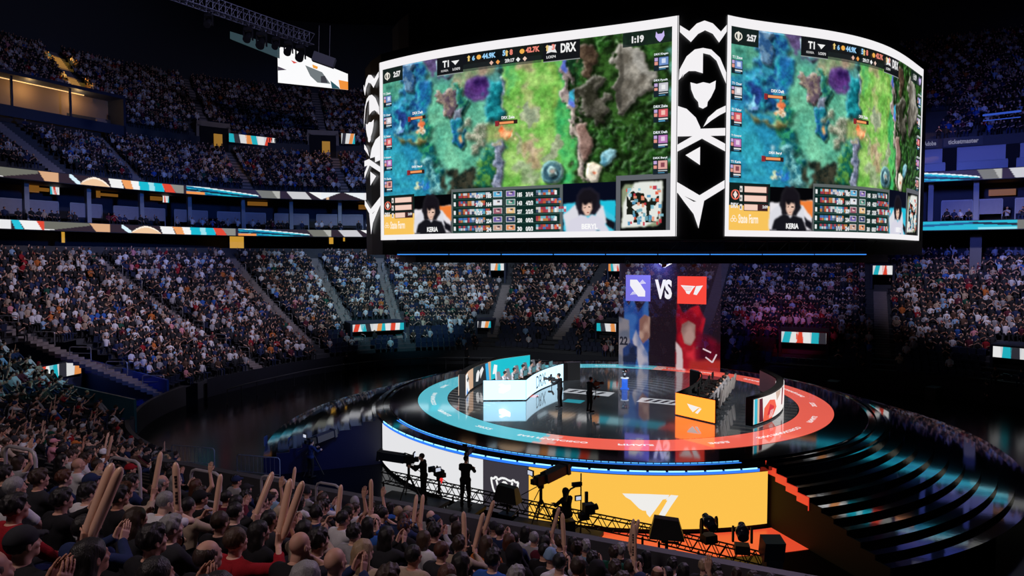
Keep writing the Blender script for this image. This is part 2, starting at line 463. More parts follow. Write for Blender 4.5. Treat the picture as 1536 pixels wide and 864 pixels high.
# slab edge under the lower ribbon (ceiling of the concourse) and under the upper one
def slab(name, a0, b0, a1, b1, z, t0, t1, m, th=.0):
    x, y, t, _ = ring_line(a0, b0, math.radians(t0), math.radians(t1), 1.5, NU)
    c, s_ = np.cos(t), np.sin(t)
    u = a1*np.sign(c)*np.abs(c)**(2/NU); v = b1*np.sign(s_)*np.abs(s_)**(2/NU)
    x2, y2 = CX+u*UX+v*VX, CY+u*UY+v*VY; k = len(x)
    V = list(zip(x, y, [z]*k))+list(zip(x2, y2, [z+th]*k))
    return struct(name, fast_mesh(name, V, Q=[(i, i+1, k+i+1, k+i) for i in range(k-1)]), m)
slab('ceiling_lower_concourse', ALOW+.7, BLOW+.7, ALOW+14, BLOW+16, 12.75, 10, 235, darkm)
slab('floor_suites', ALOW+.1, BLOW+.1, ALOW+9, BLOW+9, 13.25, 10, 235, darkm, .02)
wall_ring('wall_suites', ALOW+8, BLOW+8, 13.2, 17.4, 10, 235, mat('suite_wall', (.02, .025, .05), .6))
slab('ceiling_suites', ALOW+.7, BLOW+.7, ALOW+9, BLOW+9, 17.35, 10, 235, darkm)
# upper tiers
def zA(i, q=None): return 18.2+.47*i
def zB(i, q=None): return 25.6+.56*i
def tier(name, a0, b0, n, tread, zf, t0, t1, z_front, m):
    x0 = None; V = []; Q = []
    for i in range(n+1):
        s = i*tread
        tt = np.radians(np.linspace(t0, t1, 260)); c, s_ = np.cos(tt), np.sin(tt)
        def ringxy(off):
            u = (a0+off)*np.sign(c)*np.abs(c)**(2/NU); v = (b0+off)*np.sign(s_)*np.abs(s_)**(2/NU); return CX+u*UX+v*VX, CY+u*UY+v*VY
        k = len(tt); xa, ya = ringxy(s)
        zlo = zf(i-1) if i > 0 else z_front
        b_ = len(V); V += list(zip(xa, ya, [zlo]*k))+list(zip(xa, ya, [zf(i)]*k)); Q += [(b_+j, b_+j+1, b_+k+j+1, b_+k+j) for j in range(k-1)]
        if i < n:
            xb, yb = ringxy(s+tread)
            b_ = len(V); V += list(zip(xa, ya, [zf(i)]*k))+list(zip(xb, yb, [zf(i)]*k)); Q += [(b_+j, b_+j+1, b_+k+j+1, b_+k+j) for j in range(k-1)]
    return struct(name, fast_mesh(name, V, Q=Q), m)
NA, TA = 12, .85; NB, TB = 20, .80
SA0 = .6; SB0 = SA0+NA*TA+.6
tier('floor_middle_terraces', ALOW+SA0, BLOW+SA0, NA, TA, zA, 84, 214, 17.9, conc)
tier('floor_upper_terraces', ALOW+SB0, BLOW+SB0, NB, TB, zB, 20, 214, 22.0, conc)
wall_ring('wall_upper', ALOW+SB0+NB*TB, BLOW+SB0+NB*TB, 36, 48, 0, 235, mat('upper_wall', (.03, .04, .055), .8))
# ================================================================ RIBBON BOARDS
ribm = mat_attr('led_ribbon', emission=True, strength=1.0)
# art of the ribbon, left to right, in picture columns of the upper left ribbon: (x0, x1, lean, colour, kind)
DK = '2c2028'
ART = [(-80,-60,0,'e8e8ea',0),(-60,-48,6,'20c0d8',0),(-48,-22,8,'f0f0f0',0),(-22,-10,8,'e04830',0),(-10,58,0,'6c6c62',1),(58,88,9,'d8a880',0),(88,105,0,DK,0),(105,120,0,'d8f0fc',2),(120,165,0,'f0c8a0',3),(163,182,4,'f0f0f0',0),(182,196,6,'f0a060',0),(196,208,4,'f4f4f4',0),(208,245,2,'18b8d0',4),(243,258,5,'e04830',0),(256,276,8,'8a8a84',0),(276,300,0,DK,0),(280,388,0,'20b4cc',5),(384,420,9,'74746a',0),(408,424,8,'b0b0a8',0),(420,432,0,DK,0),(430,458,9,'c8c8cc',0),(464,482,0,'f0f0f0',6),(482,545,0,'e8ecf0',7)]
def ribbon_col(x, h, bg):
    c = bg
    for x0, x1, ln, col, k in ART:
        xs = x-ln*(1-h)
        if not (x0 <= xs <= x1): continue
        f = (xs-x0)/(x1-x0)
        if k == 0: c = col
        elif k == 1:
            if h > f*.8-.1: c = 'f4f4f4' if (h < .12 and f < .4) else col
        elif k == 2:
            if abs(h-.9+f*.9) < .28: c = col
        elif k == 3:
            if h < .95*math.sin(PI*min(1, max(0, f)))**.8: c = col if h < .75*math.sin(PI*f) else 'fff0e0'
        elif k == 4: c = 'a0e0ec' if .4 < f < .62 else col
        elif k == 5:
            d = h-(.95-.75*f**1.5)
            if d < 0: c = col if (f+h) % .5 < .28 else '0f6a98'
            if abs(h-.55+f*.5) < .10: c = '102838'
            if f < .25 and h < .3: c = 'f09850'
            if d > 0 and d < .12: c = 'e8f8fc'
        elif k == 6:
            if h > 1-f: c = col
        elif k == 7:
            if abs(f-.5)*2 > 1.0-h*.9: c = col
            elif abs(f-.15) < .03: c = 'e0b890'
    return c
def arc_at(px, arr, q):
    xs = arr; k = int(np.argmin(np.abs(xs-px))); return q[k]
def ribbon(name, z0, z1, shift, label):
    x, y, t, q = ring_line(ALOW, BLOW, math.radians(20), math.radians(225), .10, NU)
    pxs = np.array([proj((a, b, z0))[0] if b > 2 else -9999 for a, b in zip(x, y)])
    nz = 14; V = []; C = []
    n = len(x); H = np.arange(nz+1)/nz
    cache = {}
    V = np.zeros((nz+1, n, 3), np.float32); V[..., 0] = x; V[..., 1] = y; V[..., 2] = (z0+(z1-z0)*H)[:, None]
    C = np.zeros((nz+1, n, 3), np.float32)
    # arc coordinate in 'picture columns': follow the px of the left side, mirror beyond
    for i in range(n):
        px = pxs[i]-shift
        if pxs[i] > 900:
            base = pxs[i]-(1383 if z0 > 15 else 1230); px = 306+base*.95 if z0 > 15 else 306+base*.26
            if px > 388: px = 388+(px-388)*1.0
        elif px > 545: px = -80+(px-545) % 625
        elif px < -80: px = 545-((-80-px) % 625)
        for j in range(nz+1):
            c = ribbon_col(px, H[j], DK)
            if pxs[i] > 1230 and z0 < 15:
                f_ = (pxs[i]-1383)/153; c = '1cb4cc' if f_ < .93 else '74746a'
                if f_ < .93 and abs(H[j]-.75+.5*abs(f_-.5)) < .13: c = '0f5a88' if f_ < .5 else '0c2430'
                if .55 < f_ < .93 and H[j] < .25: c = '8ae0ec'
            if c not in cache: cache[c] = lin(c)
            C[j, i] = cache[c]
    idx = np.arange((nz+1)*n).reshape(nz+1, n)
    Q = np.stack([idx[:-1, :-1], idx[:-1, 1:], idx[1:, 1:], idx[1:, :-1]], -1).reshape(-1, 4)
    root = empty(name, (float(x[n//2]), float(y[n//2]), z0), 0, label, 'ribbon display', 'ribbon displays around the bowl')
    o = link('led_panel', fast_mesh(name, V.reshape(-1, 3), Q=Q, vcol=C.reshape(-1, 3)), ribm)
    pinv0(o, root)
    # housing behind
    g = G(); k = n//12; 
    a = 12
    xs, ys = x[::a], y[::a]; m = len(xs)
    nx, ny = xs-CX, ys-CY; l = np.hypot(nx, ny); nx, ny = nx/l, ny/l
    Vh = list(zip(xs+nx*.03, ys+ny*.03, [z0-.06]*m))+list(zip(xs+nx*.03, ys+ny*.03, [z1+.06]*m))+list(zip(xs+nx*.5, ys+ny*.5, [z1+.06]*m))+list(zip(xs+nx*.5, ys+ny*.5, [z0-.06]*m))
    Fh = []
    for i in range(m-1):
        for r_ in range(4): s_ = (r_+1) % 4; Fh.append((r_*m+i, s_*m+i, s_*m+i+1, r_*m+i+1))
    g.add(Vh, Fh); pinv0(g.build('housing', darkm), root)
    return root
def pinv0(o, root): o.parent = root; o.matrix_parent_inverse = Matrix.Translation(-Vector(root.location)); return o
ribbon('ribbon_display', 12.72, 13.5, 77, 'lower glowing ribbon display under the suites, curving round the bowl')
ribbon('ribbon_display', 17.15, 18.0, 0, 'upper glowing ribbon display above the suites, curving round the bowl')
# ================================================================ SCOREBOARD
ZT, ZB_ = 20.17, 11.15
class Face:
    """curved screen face: a metres along, b metres up, off metres outwards"""
    def __init__(s, px, deg=3):
        P = [onz(x, y, ZT) for x, y in px]; p0, p1 = P[0], P[-1]
        d = Vector((p1.x-p0.x, p1.y-p0.y)); L = d.length; d.normalize(); n = Vector((-d.y, d.x))
        t = np.array([(Vector((p.x-p0.x, p.y-p0.y)).dot(d))/L for p in P]); h = np.array([Vector((p.x-p0.x, p.y-p0.y)).dot(n) for p in P])
        A = np.stack([t**k*t*(1-t) for k in range(deg)], 1); c = np.linalg.lstsq(A, h, rcond=None)[0]
        tt = np.linspace(0, 1, 400); hh = sum(c[k]*tt**k*tt*(1-tt) for k in range(deg))
        s.x = p0.x+d.x*tt*L+n.x*hh; s.y = p0.y+d.y*tt*L+n.y*hh
        s.l = np.concatenate([[0], np.cumsum(np.hypot(np.diff(s.x), np.diff(s.y)))]); s.L = s.l[-1]
        gx = np.gradient(s.x); gy = np.gradient(s.y); g_ = np.hypot(gx, gy); s.nx = gy/g_; s.ny = -gx/g_
        if np.mean(s.nx*s.x+s.ny*s.y) > 0: s.nx, s.ny = -s.nx, -s.ny   # outwards is towards the camera side
    def at(s, a, b, off=0.0):
        x = float(np.interp(a, s.l, s.x)); y = float(np.interp(a, s.l, s.y))
        nx = float(np.interp(a, s.l, s.nx)); ny = float(np.interp(a, s.l, s.ny))
        return Vector((x+nx*off, y+ny*off, ZB_+b))
    def inv(s, px, py):
        a, b = s.L/2, 4.5
        for _ in range(8):
            xs = []; a = min(max(a, 0), s.L-.06)
            for q in (a, a+.05): xs.append(proj(s.at(q, b)))
            dx = (xs[1][0]-xs[0][0])/.05 or 1; a = a+(px-xs[0][0])/dx
            ac = min(max(a, 0), s.L); y0 = proj(s.at(ac, b)); y1 = proj(s.at(ac, b+.05)); b = b+(py-y0[1])/((y1[1]-y0[1])/.05)
        return a, b
fL = Face([(571,94.5),(606,85.7),(672,72.5),(751,60.2),(848,47.5),(936,36),(1017,24)])
fR = Face([(1090,23),(1176,37),(1264,50.6),(1325,68),(1360,87),(1383.5,104.6)], 4)
fC = Face([(1017,24),(1053,23.5),(1090,23)], 1)
HB = ZT-ZB_
# --- painting of the game view, in picture pixels of the left face
RW, RH = 540, 310
IN = (.22, .26, .22, .40)     # frame widths: left, bottom, right, top (metres)
gu, gv = np.meshgrid((np.arange(RW)+.5)/RW, (np.arange(RH)+.5)/RH)     # gv 0 at the top
def uvL(px, py):
    a, b = fL.inv(px, py); return (a-IN[0])/(fL.L-IN[0]-IN[2]), 1-(b-IN[1])/(HB-IN[1]-IN[3])
def vnoise(fx, fy, seed=0, u=None, v=None):
    u = gu if u is None else u; v = gv if v is None else v
    r = np.random.default_rng(seed); N = 64; t = r.random((N, N)); x = u*fx; y = v*fy
    xi = np.floor(x).astype(int); yi = np.floor(y).astype(int); xf = x-xi; yf = y-yi; xf = xf*xf*(3-2*xf); yf = yf*yf*(3-2*yf)
    a = t[yi % N, xi % N]; b = t[yi % N, (xi+1) % N]; c = t[(yi+1) % N, xi % N]; d = t[(yi+1) % N, (xi+1) % N]
    return (a*(1-xf)+b*xf)*(1-yf)+(c*(1-xf)+d*xf)*yf
def fbm(f, seed=0, o=4, asp=1.6):
    return sum(vnoise(f*asp*2**k, f*2**k, seed+k)*.5**k for k in range(o))/sum(.5**k for k in range(o))
IMG = np.zeros((RH, RW, 3))
wx = (fbm(26, 31)-.5); wy = (fbm(26, 77)-.5)
def srgb(h): return np.array([int(h[i:i+2], 16)/255 for i in (0, 2, 4)])
def pip(poly, x, y):
    m = np.zeros(x.shape, bool); n = len(poly)
    for i in range(n):
        x0, y0 = poly[i]; x1, y1 = poly[(i+1) % n]
        c = ((y0 > y) != (y1 > y)) & (x < (x1-x0)*(y-y0)/(y1-y0+1e-12)+x0); m ^= c
    return m
def blur(m, r):
    if r <= 0: return m.astype(float)
    m = m.astype(float); k = np.ones(2*r+1)/(2*r+1)
    for _ in range(2):
        m = np.apply_along_axis(lambda q: np.convolve(np.pad(q, r, 'edge'), k, 'valid'), 1, m)
        m = np.apply_along_axis(lambda q: np.convolve(np.pad(q, r, 'edge'), k, 'valid'), 0, m)
    return m
def shape(pts, col, col2=None, soft=2, warp=.03, tex=10, seed=1, amt=1.0, px=True):
    P = [uvL(*p) for p in pts] if px else pts
    m = blur(pip(P, gu+wx*warp*2.2, gv+wy*warp*3.2), max(0, (soft+1)//2))*amt
    c = srgb(col)*np.ones((RH, RW, 1))
    if col2:
        n = np.clip((fbm(tex*1.7, seed)-.5)*3.4+.5, 0, 1)[..., None]; c = c*(1-n)+srgb(col2)*n
    IMG[:] = IMG*(1-m[..., None])+c*m[..., None]
    if px and seed in EMB:
        # painted light and dark edges of the rocks and trees in the game picture
        hl = np.clip(m-np.roll(m, (3, 3), (0, 1)), 0, 1)[..., None]; sd = np.clip(np.roll(m, (4, 4), (0, 1))-m, 0, 1)[..., None]; lo = np.clip(m-np.roll(m, (-4, -3), (0, 1)), 0, 1)[..., None]
        IMG[:] = np.clip(IMG+hl*.22, 0, 1)*(1-.5*sd)*(1-.4*lo)
EMB = {10,11,13,14,17,18,21,22,23,24,25,26,27,28,30,31,45,47,52,53,54,57,58,61,62,64}|set(range(66,86))
def blob(cx, cy, rx, ry, col, col2=None, soft=3, warp=.02, tex=16, seed=3, amt=1.0):
    shape([(cx+rx*math.cos(2*PI*k/16), cy+ry*math.sin(2*PI*k/16)) for k in range(16)], col, col2, soft, warp, tex, seed, amt)
# ground
IMG[:] = srgb('4f8f86')
n = fbm(7, 5)[..., None]; IMG[:] = srgb('3d7d86')*(1-n)+srgb('66ad8c')*n
shape([(570,190),(600,195),(625,205),(640,240),(655,300),(570,300)], '1f7fa3', '2f9fb4', 5, .02, 5, 6)
shape([(572,130),(600,110),(625,130),(640,185),(600,205),(572,200)], '1c4f86', '2a8aa8', 4, .03, 14, 8)
shape([(572,105),(600,100),(610,140),(572,170)], '57a287', '3d8a78', 5, .02, 8, 9)
shape([(600,90),(636,85),(648,140),(640,190),(612,188),(604,140)], '174a86', '2e86a0', 3, .03, 18, 10)
shape([(606,96),(622,100),(622,140),(606,130)], '5c7f9c', '27507e', 2, .02, 20, 11)
shape([(640,86),(700,76),(720,84),(715,110),(680,118),(650,112),(640,100)], '4a3a60', '6c5c8e', 4, .03, 10, 12)
shape([(655,92),(685,92),(700,108),(672,116),(655,108)], '62a0a8', '9fbcc4', 1, .01, 8, 13)
shape([(624,120),(650,120),(648,180),(628,190)], '1a8fa0', '1b5f9a', 4, .02, 12, 14)
shape([(650,130),(700,120),(735,170),(740,240),(700,268),(660,250),(640,200)], '4fa286', '6cb894', 7, .03, 5, 15)
shape([(688,100),(716,84),(740,80),(742,110),(712,124),(700,140),(680,130)], '7e9a70', 'a58f7a', 5, .02, 8, 16)
shape([(655,138),(678,130),(688,150),(684,178),(672,182),(660,160)], '5b4a58', '8a7a6c', 2, .03, 22, 17)
shape([(680,128),(694,126),(704,146),(700,176),(690,168),(684,150)], '14585c', '2d7a5e', 2, .03, 22, 18)
blob(718, 133, 20, 19, '3d2464', '6a4a8a', 4, .01, 8, 19)
blob(720, 130, 12, 11, '2c1650', '57307a', 3, .01, 8, 20)
shape([(706,84),(760,72),(764,110),(760,190),(736,184),(738,140),(748,110),(740,92)], '16302e', '2a6460', 3, .03, 20, 21)
shape([(733,126),(752,120),(758,160),(752,184),(730,180),(728,154)], '0f6a78', '1f97a0', 3, .03, 20, 22)
shape([(753,115),(761,112),(762,160),(755,168)], '7c8aa0', '3c4c64', 1, .01, 16, 23)
shape([(683,164),(696,160),(693,180),(685,192)], '8c92a4', '5a6478', 1, .01, 16, 24)
shape([(677,180),(693,178),(700,210),(692,222),(680,214)], '10568a', '1c8090', 2, .02, 20, 25)
shape([(700,186),(718,178),(734,184),(730,200),(722,238),(706,222),(696,205)], '6d7a62', '9a9a86', 3, .05, 40, 26)
shape([(630,182),(644,178),(650,215),(660,250),(664,275),(650,290),(640,256),(628,220)], '0d5c66', '2b8f66', 3, .04, 22, 27)
shape([(634,240),(646,236),(668,280),(660,295),(650,290)], '246878', '7cc0c0', 3, .02, 18, 28)
shape([(672,264),(705,250),(738,255),(742,292),(668,296)], '17211d', '37362a', 3, .06, 22, 29)
shape([(712,240),(730,224),(742,240),(744,285),(722,290)], '15604e', '4f8a3c', 3, .04, 22, 30)
shape([(738,212),(752,208),(757,240),(755,290),(742,290),(742,240)], '8b90a8', '55617c', 2, .02, 18, 31)
# the lane
shape([(758,72),(842,58),(848,120),(858,200),(864,285),(756,292),(758,210),(744,205),(742,190),(758,185)], '68ac46', '98c466', 3, .02, 9, 33)
shape([(758,72),(775,70),(778,120),(762,150)], '4aa85c', '6cb45c', 4, .02, 9, 34)
shape([(832,90),(846,90),(862,200),(866,284),(842,284),(838,180)], '2f9e58', '55b05a', 5, .02, 9, 35)
shape([(826,100),(840,96),(846,150),(834,170)], 'a6a64a', '8fbe4c', 5, .02, 9, 36, .7)
shape([(772,74),(795,70),(802,95),(796,120),(790,105),(780,92)], 'a5a172', 'b7ad86', 4, .04, 14, 37)
shape([(786,120),(796,118),(808,175),(800,200),(784,180),(784,150)], 'a3a878', '97b062', 3, .03, 12, 38)
shape([(780,160),(790,150),(800,166),(812,160),(808,180),(794,198),(784,184)], '8d9b7e', 'a4ac88', 2, .02, 14, 39)
shape([(726,192),(760,184),(782,190),(770,215),(745,212),(728,208)], 'a09864', '8aa45c', 5, .03, 10, 40)
shape([(776,200),(788,205),(790,228),(778,230)], '8c9c70', 'a4ac80', 2, .02, 12, 41)
shape([(792,210),(808,205),(806,250),(796,262),(788,250)], 'b8a486', 'a8966e', 4, .04, 14, 42)
shape([(770,232),(785,240),(804,262),(802,288),(786,270),(776,252)], '86a070', '9caa86', 3, .03, 14, 43)
shape([(840,200),(848,204),(838,232),(818,246),(812,240)], '8a9a76', 'a0ac88', 2, .02, 12, 44)
blob(829, 259, 18, 18, '4c7f86', '80a49c', 1, .004, 14, 45)
blob(829, 259, 14, 13.5, '2b4f60', '49717c', 1, .004, 14, 46)
blob(829, 258, 9, 9, '5f8c90', '8aa8a4', 1, .01, 14, 47)
blob(830, 258, 5, 5, '9a8a80', 'b4a490', 1, .01, 14, 48)
# ruined wall and dark wood on the right
shape([(842,58),(1010,34),(1008,285),(864,286),(858,200),(848,120)], '15260f', '2f5520', 3, .03, 14, 50)
shape([(846,60),(872,58),(872,100),(860,130),(850,100)], '12301c', '2c6230', 4, .04, 18, 51)
for k, (x, y, s_) in enumerate([(890,62,10),(902,58,12),(946,60,12),(968,70,11),(950,92,9),(880,120,9),(900,150,10),(888,195,12),(905,205,13),(925,190,12),(940,215,14),(965,190,14),(955,240,14),(985,230,13),(900,235,10),(975,258,12),(990,180,10),(930,250,12),(985,150,10),(875,165,8)]):
    shape([(x,y-s_*1.6),(x+s_,y+s_*.8),(x,y+s_*1.2),(x-s_,y+s_*.8)], '2f6a22', '173a14', 2, .05, 24, 60+k, .8)
shape([(858,66),(884,72),(902,82),(896,95),(890,118),(872,112),(870,86),(856,76)], '3a2c22', '5c4a3a', 2, .02, 16, 52)
shape([(875,118),(905,110),(912,150),(905,180),(888,182),(872,160),(866,135)], '2c2c22', '57544a', 2, .04, 14, 53)
shape([(934,62),(950,72),(975,92),(983,118),(980,140),(960,142),(948,160),(936,178),(922,160),(924,110),(918,92)], '5a554c', '8f8a80', 2, .02, 9, 54)
shape([(934,62),(928,110),(922,150),(932,170),(936,120)], '3c3a34', '4c4840', 2, .01, 9, 55)
shape([(945,74),(975,94),(982,120),(962,112)], '8a8780', 'a5a29a', 3, .02, 9, 56)
shape([(844,90),(851,92),(857,130),(868,178),(872,205),(884,245),(880,275),(868,270),(862,220),(852,170),(846,130)], '7a6c6c', 'a99a90', 1, .03, 16, 57)
shape([(866,188),(880,184),(892,225),(880,246),(868,225)], '6a4c44', '8d7066', 2, .01, 12, 58)
shape([(846,80),(853,80),(850,112),(843,104)], '5468c4', '8b8ae0', 1, .01, 12, 59)
shape([(855,138),(865,134),(860,162),(853,160)], '5a70d0', '3cb0d0', 1, .01, 12, 60)
shape([(903,232),(914,222),(925,224),(922,240),(910,250),(902,244)], '4a8aa0', '8ac0cc', 1, .01, 12, 61)
shape([(882,246),(892,242),(906,250),(902,262),(898,274),(888,276),(880,264)], 'e6dcc8', 'cbb89c', 1, .005, 12, 62)
blob(892, 258, 5, 4, 'e0603c', 'e08a50', 1, .02, 12, 63)
blob(838, 262, 3, 3, '3ac8d8', 'e0f0f0', 1)
# creatures and effects
blob(604, 178, 15, 20, '1a6f9a', '2aa0b0', 3, .03, 22, 64); blob(604, 178, 8, 12, '142a60', '24408a', 3, .03, 22, 65)
blob(600, 190, 4, 9, '8ad0e8', '6a70d0', 1, .03)
shape([(592,200),(606,212),(625,210),(640,205),(640,212),(622,218),(600,214)], '6a6438', '8a7c44', 3, .02, 12, 66)
blob(632, 195, 6, 6, 'f4f0e0', 'e0b080', 1, .03, 30); shape([(632,178),(640,184),(634,194),(628,192)], 'f07a48', 'd85a34', 2)
blob(766, 202, 4, 7, 'fbe8c8', 'f08040', 1, .03, 30); shape([(752,190),(766,198),(766,206),(756,212)], 'f0703c', 'f8c890', 1, .03)
blob(628, 275, 7, 7, 'f4f0dc', 'b8c8a0', 1, .04, 30); blob(636, 278, 7, 5, '2260b0', '2a80c0', 2, .04)
blob(626, 246, 3, 3, 'c8f0f8'); blob(812, 277, 4, 5, 'e8fbff', '48b0e0', 1, .04); blob(690, 210, 3, 3, 'f09048'); blob(744, 218, 4, 4, 'e8dcc0', 'a09880', 1)
# lane brush strokes, stipple over everything
st = (fbm(60, 90, 3)-.5)[..., None]*.16+(fbm(26, 120, 2)-.5)[..., None]*.12; IMG[:] = np.clip(IMG*(1+st*2.2)+st*.25, 0, 1)
lum = IMG.mean(2, keepdims=True); IMG[:] = np.clip(lum+(IMG-lum)*.96, 0, 1)
IMG[:] = np.clip(IMG*1.04, 0, 1)
def rct(x0, y0, x1, y1, col, amt=1.0):
    (u0, v0), (u1, v1) = uvL(x0, y0), uvL(x1, y1); 
    m = ((gu >= u0) & (gu <= u1) & (gv >= v0) & (gv <= v1))*amt
    IMG[:] = IMG*(1-m[..., None])+srgb(col)*m[..., None]
def rcu(u0, v0, u1, v1, col, amt=1.0):
    m = ((gu >= u0) & (gu < u1) & (gv >= v0) & (gv < v1))*amt
    IMG[:] = IMG*(1-m[..., None])+srgb(col)*m[..., None]
# HUD geometry in screen fractions
U = lambda x, y: uvL(x, y)
vb = uvL(700, 288)[1]                       # top of the lower band
ul = uvL(622, 300)[0]; uk = uvL(678, 300)[0]; um = uvL(845, 300)[0]; ub = uvL(925, 300)[0]
rcu(0, vb-.005, ul, 1, '10201e'); vy = vb+(1-vb)*.47
rcu(0, vy, ul, 1, 'f8c45c')
for j in range(3):
    y0 = vb+.014+j*.045; w_ = (.075, .075, .045)[j]; rcu(.055, y0-.004, .055+.083, y0+.032, '402426'); rcu(.058, y0, .058+w_, y0+.028, 'f4d0c0')
    rcu(.040, y0, .050, y0+.028, 'e8e4e0'); rcu(.043, y0+.008, .047, y0+.02, '20201e')
rcu(ul, vb+.01, uk, 1, '050508')
def sh(pts, col, soft=1, col2=None, **k): shape(pts, col, col2, soft, .004, px=False, **k)
def portrait(u0, u1, cloth, back, back2, chair, dark=True):
    d = u1-u0; X = lambda a: u0+a*d; Y = lambda a: vb+(1-vb)*a
    sh([(X(.0),Y(.38)),(X(1),Y(.32)),(X(1),Y(1)),(X(0),Y(1))], back2); sh([(X(.55),Y(.3)),(X(1),Y(.34)),(X(1),Y(.7)),(X(.8),Y(.5))], back)
    sh([(X(.72),Y(.62)),(X(1),Y(.82)),(X(1),Y(1)),(X(.86),Y(.9))], '12121a')
    sh([(X(0),Y(.62)),(X(.2),Y(.42)),(X(.34),Y(.4)),(X(.3),Y(1)),(X(.06),Y(1))], 'dcdce4'); sh([(X(.62),Y(.4)),(X(.78),Y(.45)),(X(.84),Y(.8)),(X(.66),Y(.9))], 'dcdce4')
    sh([(X(.26),Y(.16)),(X(.36),Y(.02)),(X(.56),Y(.02)),(X(.68),Y(.16)),(X(.72),Y(.5)),(X(.62),Y(.66)),(X(.3),Y(.64)),(X(.22),Y(.4))], chair)
    sh([(X(.3),Y(.2)),(X(.4),Y(.08)),(X(.54),Y(.08)),(X(.64),Y(.2)),(X(.64),Y(.46)),(X(.56),Y(.6)),(X(.38),Y(.6)),(X(.3),Y(.44))], '16131a')
    sh([(X(.37),Y(.36)),(X(.56),Y(.34)),(X(.58),Y(.5)),(X(.51),Y(.66)),(X(.43),Y(.66)),(X(.37),Y(.52))], 'e6c0ac')
    sh([(X(.36),Y(.3)),(X(.58),Y(.3)),(X(.56),Y(.4)),(X(.5),Y(.36)),(X(.44),Y(.42)),(X(.38),Y(.38))], '120f14', 1)
    sh([(X(.40),Y(.46)),(X(.45),Y(.45)),(X(.45),Y(.47)),(X(.40),Y(.48))], '3a2824', 0); sh([(X(.50),Y(.45)),(X(.55),Y(.46)),(X(.55),Y(.48)),(X(.50),Y(.47))], '3a2824', 0)
    sh([(X(.45),Y(.575)),(X(.51),Y(.575)),(X(.50),Y(.6)),(X(.46),Y(.6))], 'b0685c', 0)
    sh([(X(.06),Y(1)),(X(.14),Y(.74)),(X(.34),Y(.62)),(X(.43),Y(.66)),(X(.48),Y(.72)),(X(.55),Y(.64)),(X(.76),Y(.72)),(X(.88),Y(1))], cloth)
portrait(ul, uk, '15151c', 'f08038', 'e8e4ea', '1c1a20')
rcu(um, vb-.02, ub, 1, '070b1c')
portrait(um+.002, ub-.002, 'd8d6e4', '20c0dc', '40c4e0', '1c1a26')
rcu(uk, vb-.018, um, 1, '5c6464'); rcu(uk+.006, vb, um-.010, 1, '0e2a26')
r5 = np.random.default_rng(5); rowh = (1-vb)/5; mid = (uk+um)/2
ICO = ['d8643c','5080c8','e8e0d8','c84858','8090b0','48506c','7cc8d8','d89050','b83c50','eae6f0']
for j in range(5):
    y0 = vb+rowh*j+.008; y1 = vb+rowh*(j+1)-.012
    rcu(uk+.006, y1+.006, um-.01, y1+.010, '31504a')
    for k in range(7):
        for (x0, ok) in ((uk+.028+k*.0165, k < 7-(j % 2)), (mid+.105+k*.0165, k < 4+j % 3)):
            if not ok: continue
            for a in (0, 1):
                for b in (0, 1):
                    c = ICO[r5.integers(10)]; xx = x0+a*.0075; yy = y0+b*(y1-y0)/2; rcu(xx, yy, xx+.0075, yy+(y1-y0)/2, c, .85)
    for x0, cc in ((mid-.036, ['58b0d8','e0e4ec','a06070','7060a8','c8a08c'][j]), (mid+.008, ['8068b0','4f9080','e8c088','3a4470','e09058'][j])):
        rcu(x0-.002, y0-.003, x0+.029, y1+.003, 'c8ccd0'); rcu(x0, y0, x0+.027, y1, cc); rcu(x0+.008, y0+.008, x0+.019, y1-.008, 'f0e0d8', .8); rcu(x0+.012, y0+.002, x0+.022, y0+.012, '30283c', .8)
    rcu(uk+.010, y0+.004, uk+.018, y1, 'e8ecec'); rcu(um-.026, y0+.004, um-.018, y1, ['e8ecec','e06848','e8ecec','e8ecec','e06848'][j])
rcu(mid-.001, vb, mid+.001, 1, '5c6464')
rcu(ub, uvL(930, 264)[1], 1, 1, '60646a'); rcu(ub+.012, uvL(935, 270)[1]+.004, .988, 1, '0a0c0c')
# minimap
mu0, mu1 = ub+.018, .978; mv0 = uvL(960, 268)[1]+.02; mv1 = .985
MX = lambda a: mu0+a*(mu1-mu0); MY = lambda a: mv0+a*(mv1-mv0)
sh([(MX(.08),MY(.03)),(MX(1),MY(0)),(MX(.97),MY(.9)),(MX(.85),MY(.98)),(MX(.0),MY(1)),(MX(.0),MY(.15))], '8c9878')
sh([(MX(.3),MY(.0)),(MX(1),MY(0)),(MX(.97),MY(.8)),(MX(.6),MY(.99)),(MX(.0),MY(1)),(MX(.0),MY(.7)),(MX(.05),MY(.45))], 'e4e6e0')
mm = np.clip((fbm(34, 200, 2)-.53)*30, 0, 1)*((gu > MX(.12)) & (gu < MX(.92)) & (gv > MY(.1)) & (gv < MY(.9))); IMG[:] = IMG*(1-mm[..., None])+srgb('181c14')*mm[..., None]
for k in range(46):
    a, b = r5.random(2); c = ['e05038','c83848','5098c0','88c0d0','e89878','70a8b8'][r5.integers(6)]; u0, v0 = MX(.1+.84*a), MY(.08+.84*b); rcu(u0, v0, u0+.006+.006*r5.random(), v0+.012+.01*r5.random(), c, .9)
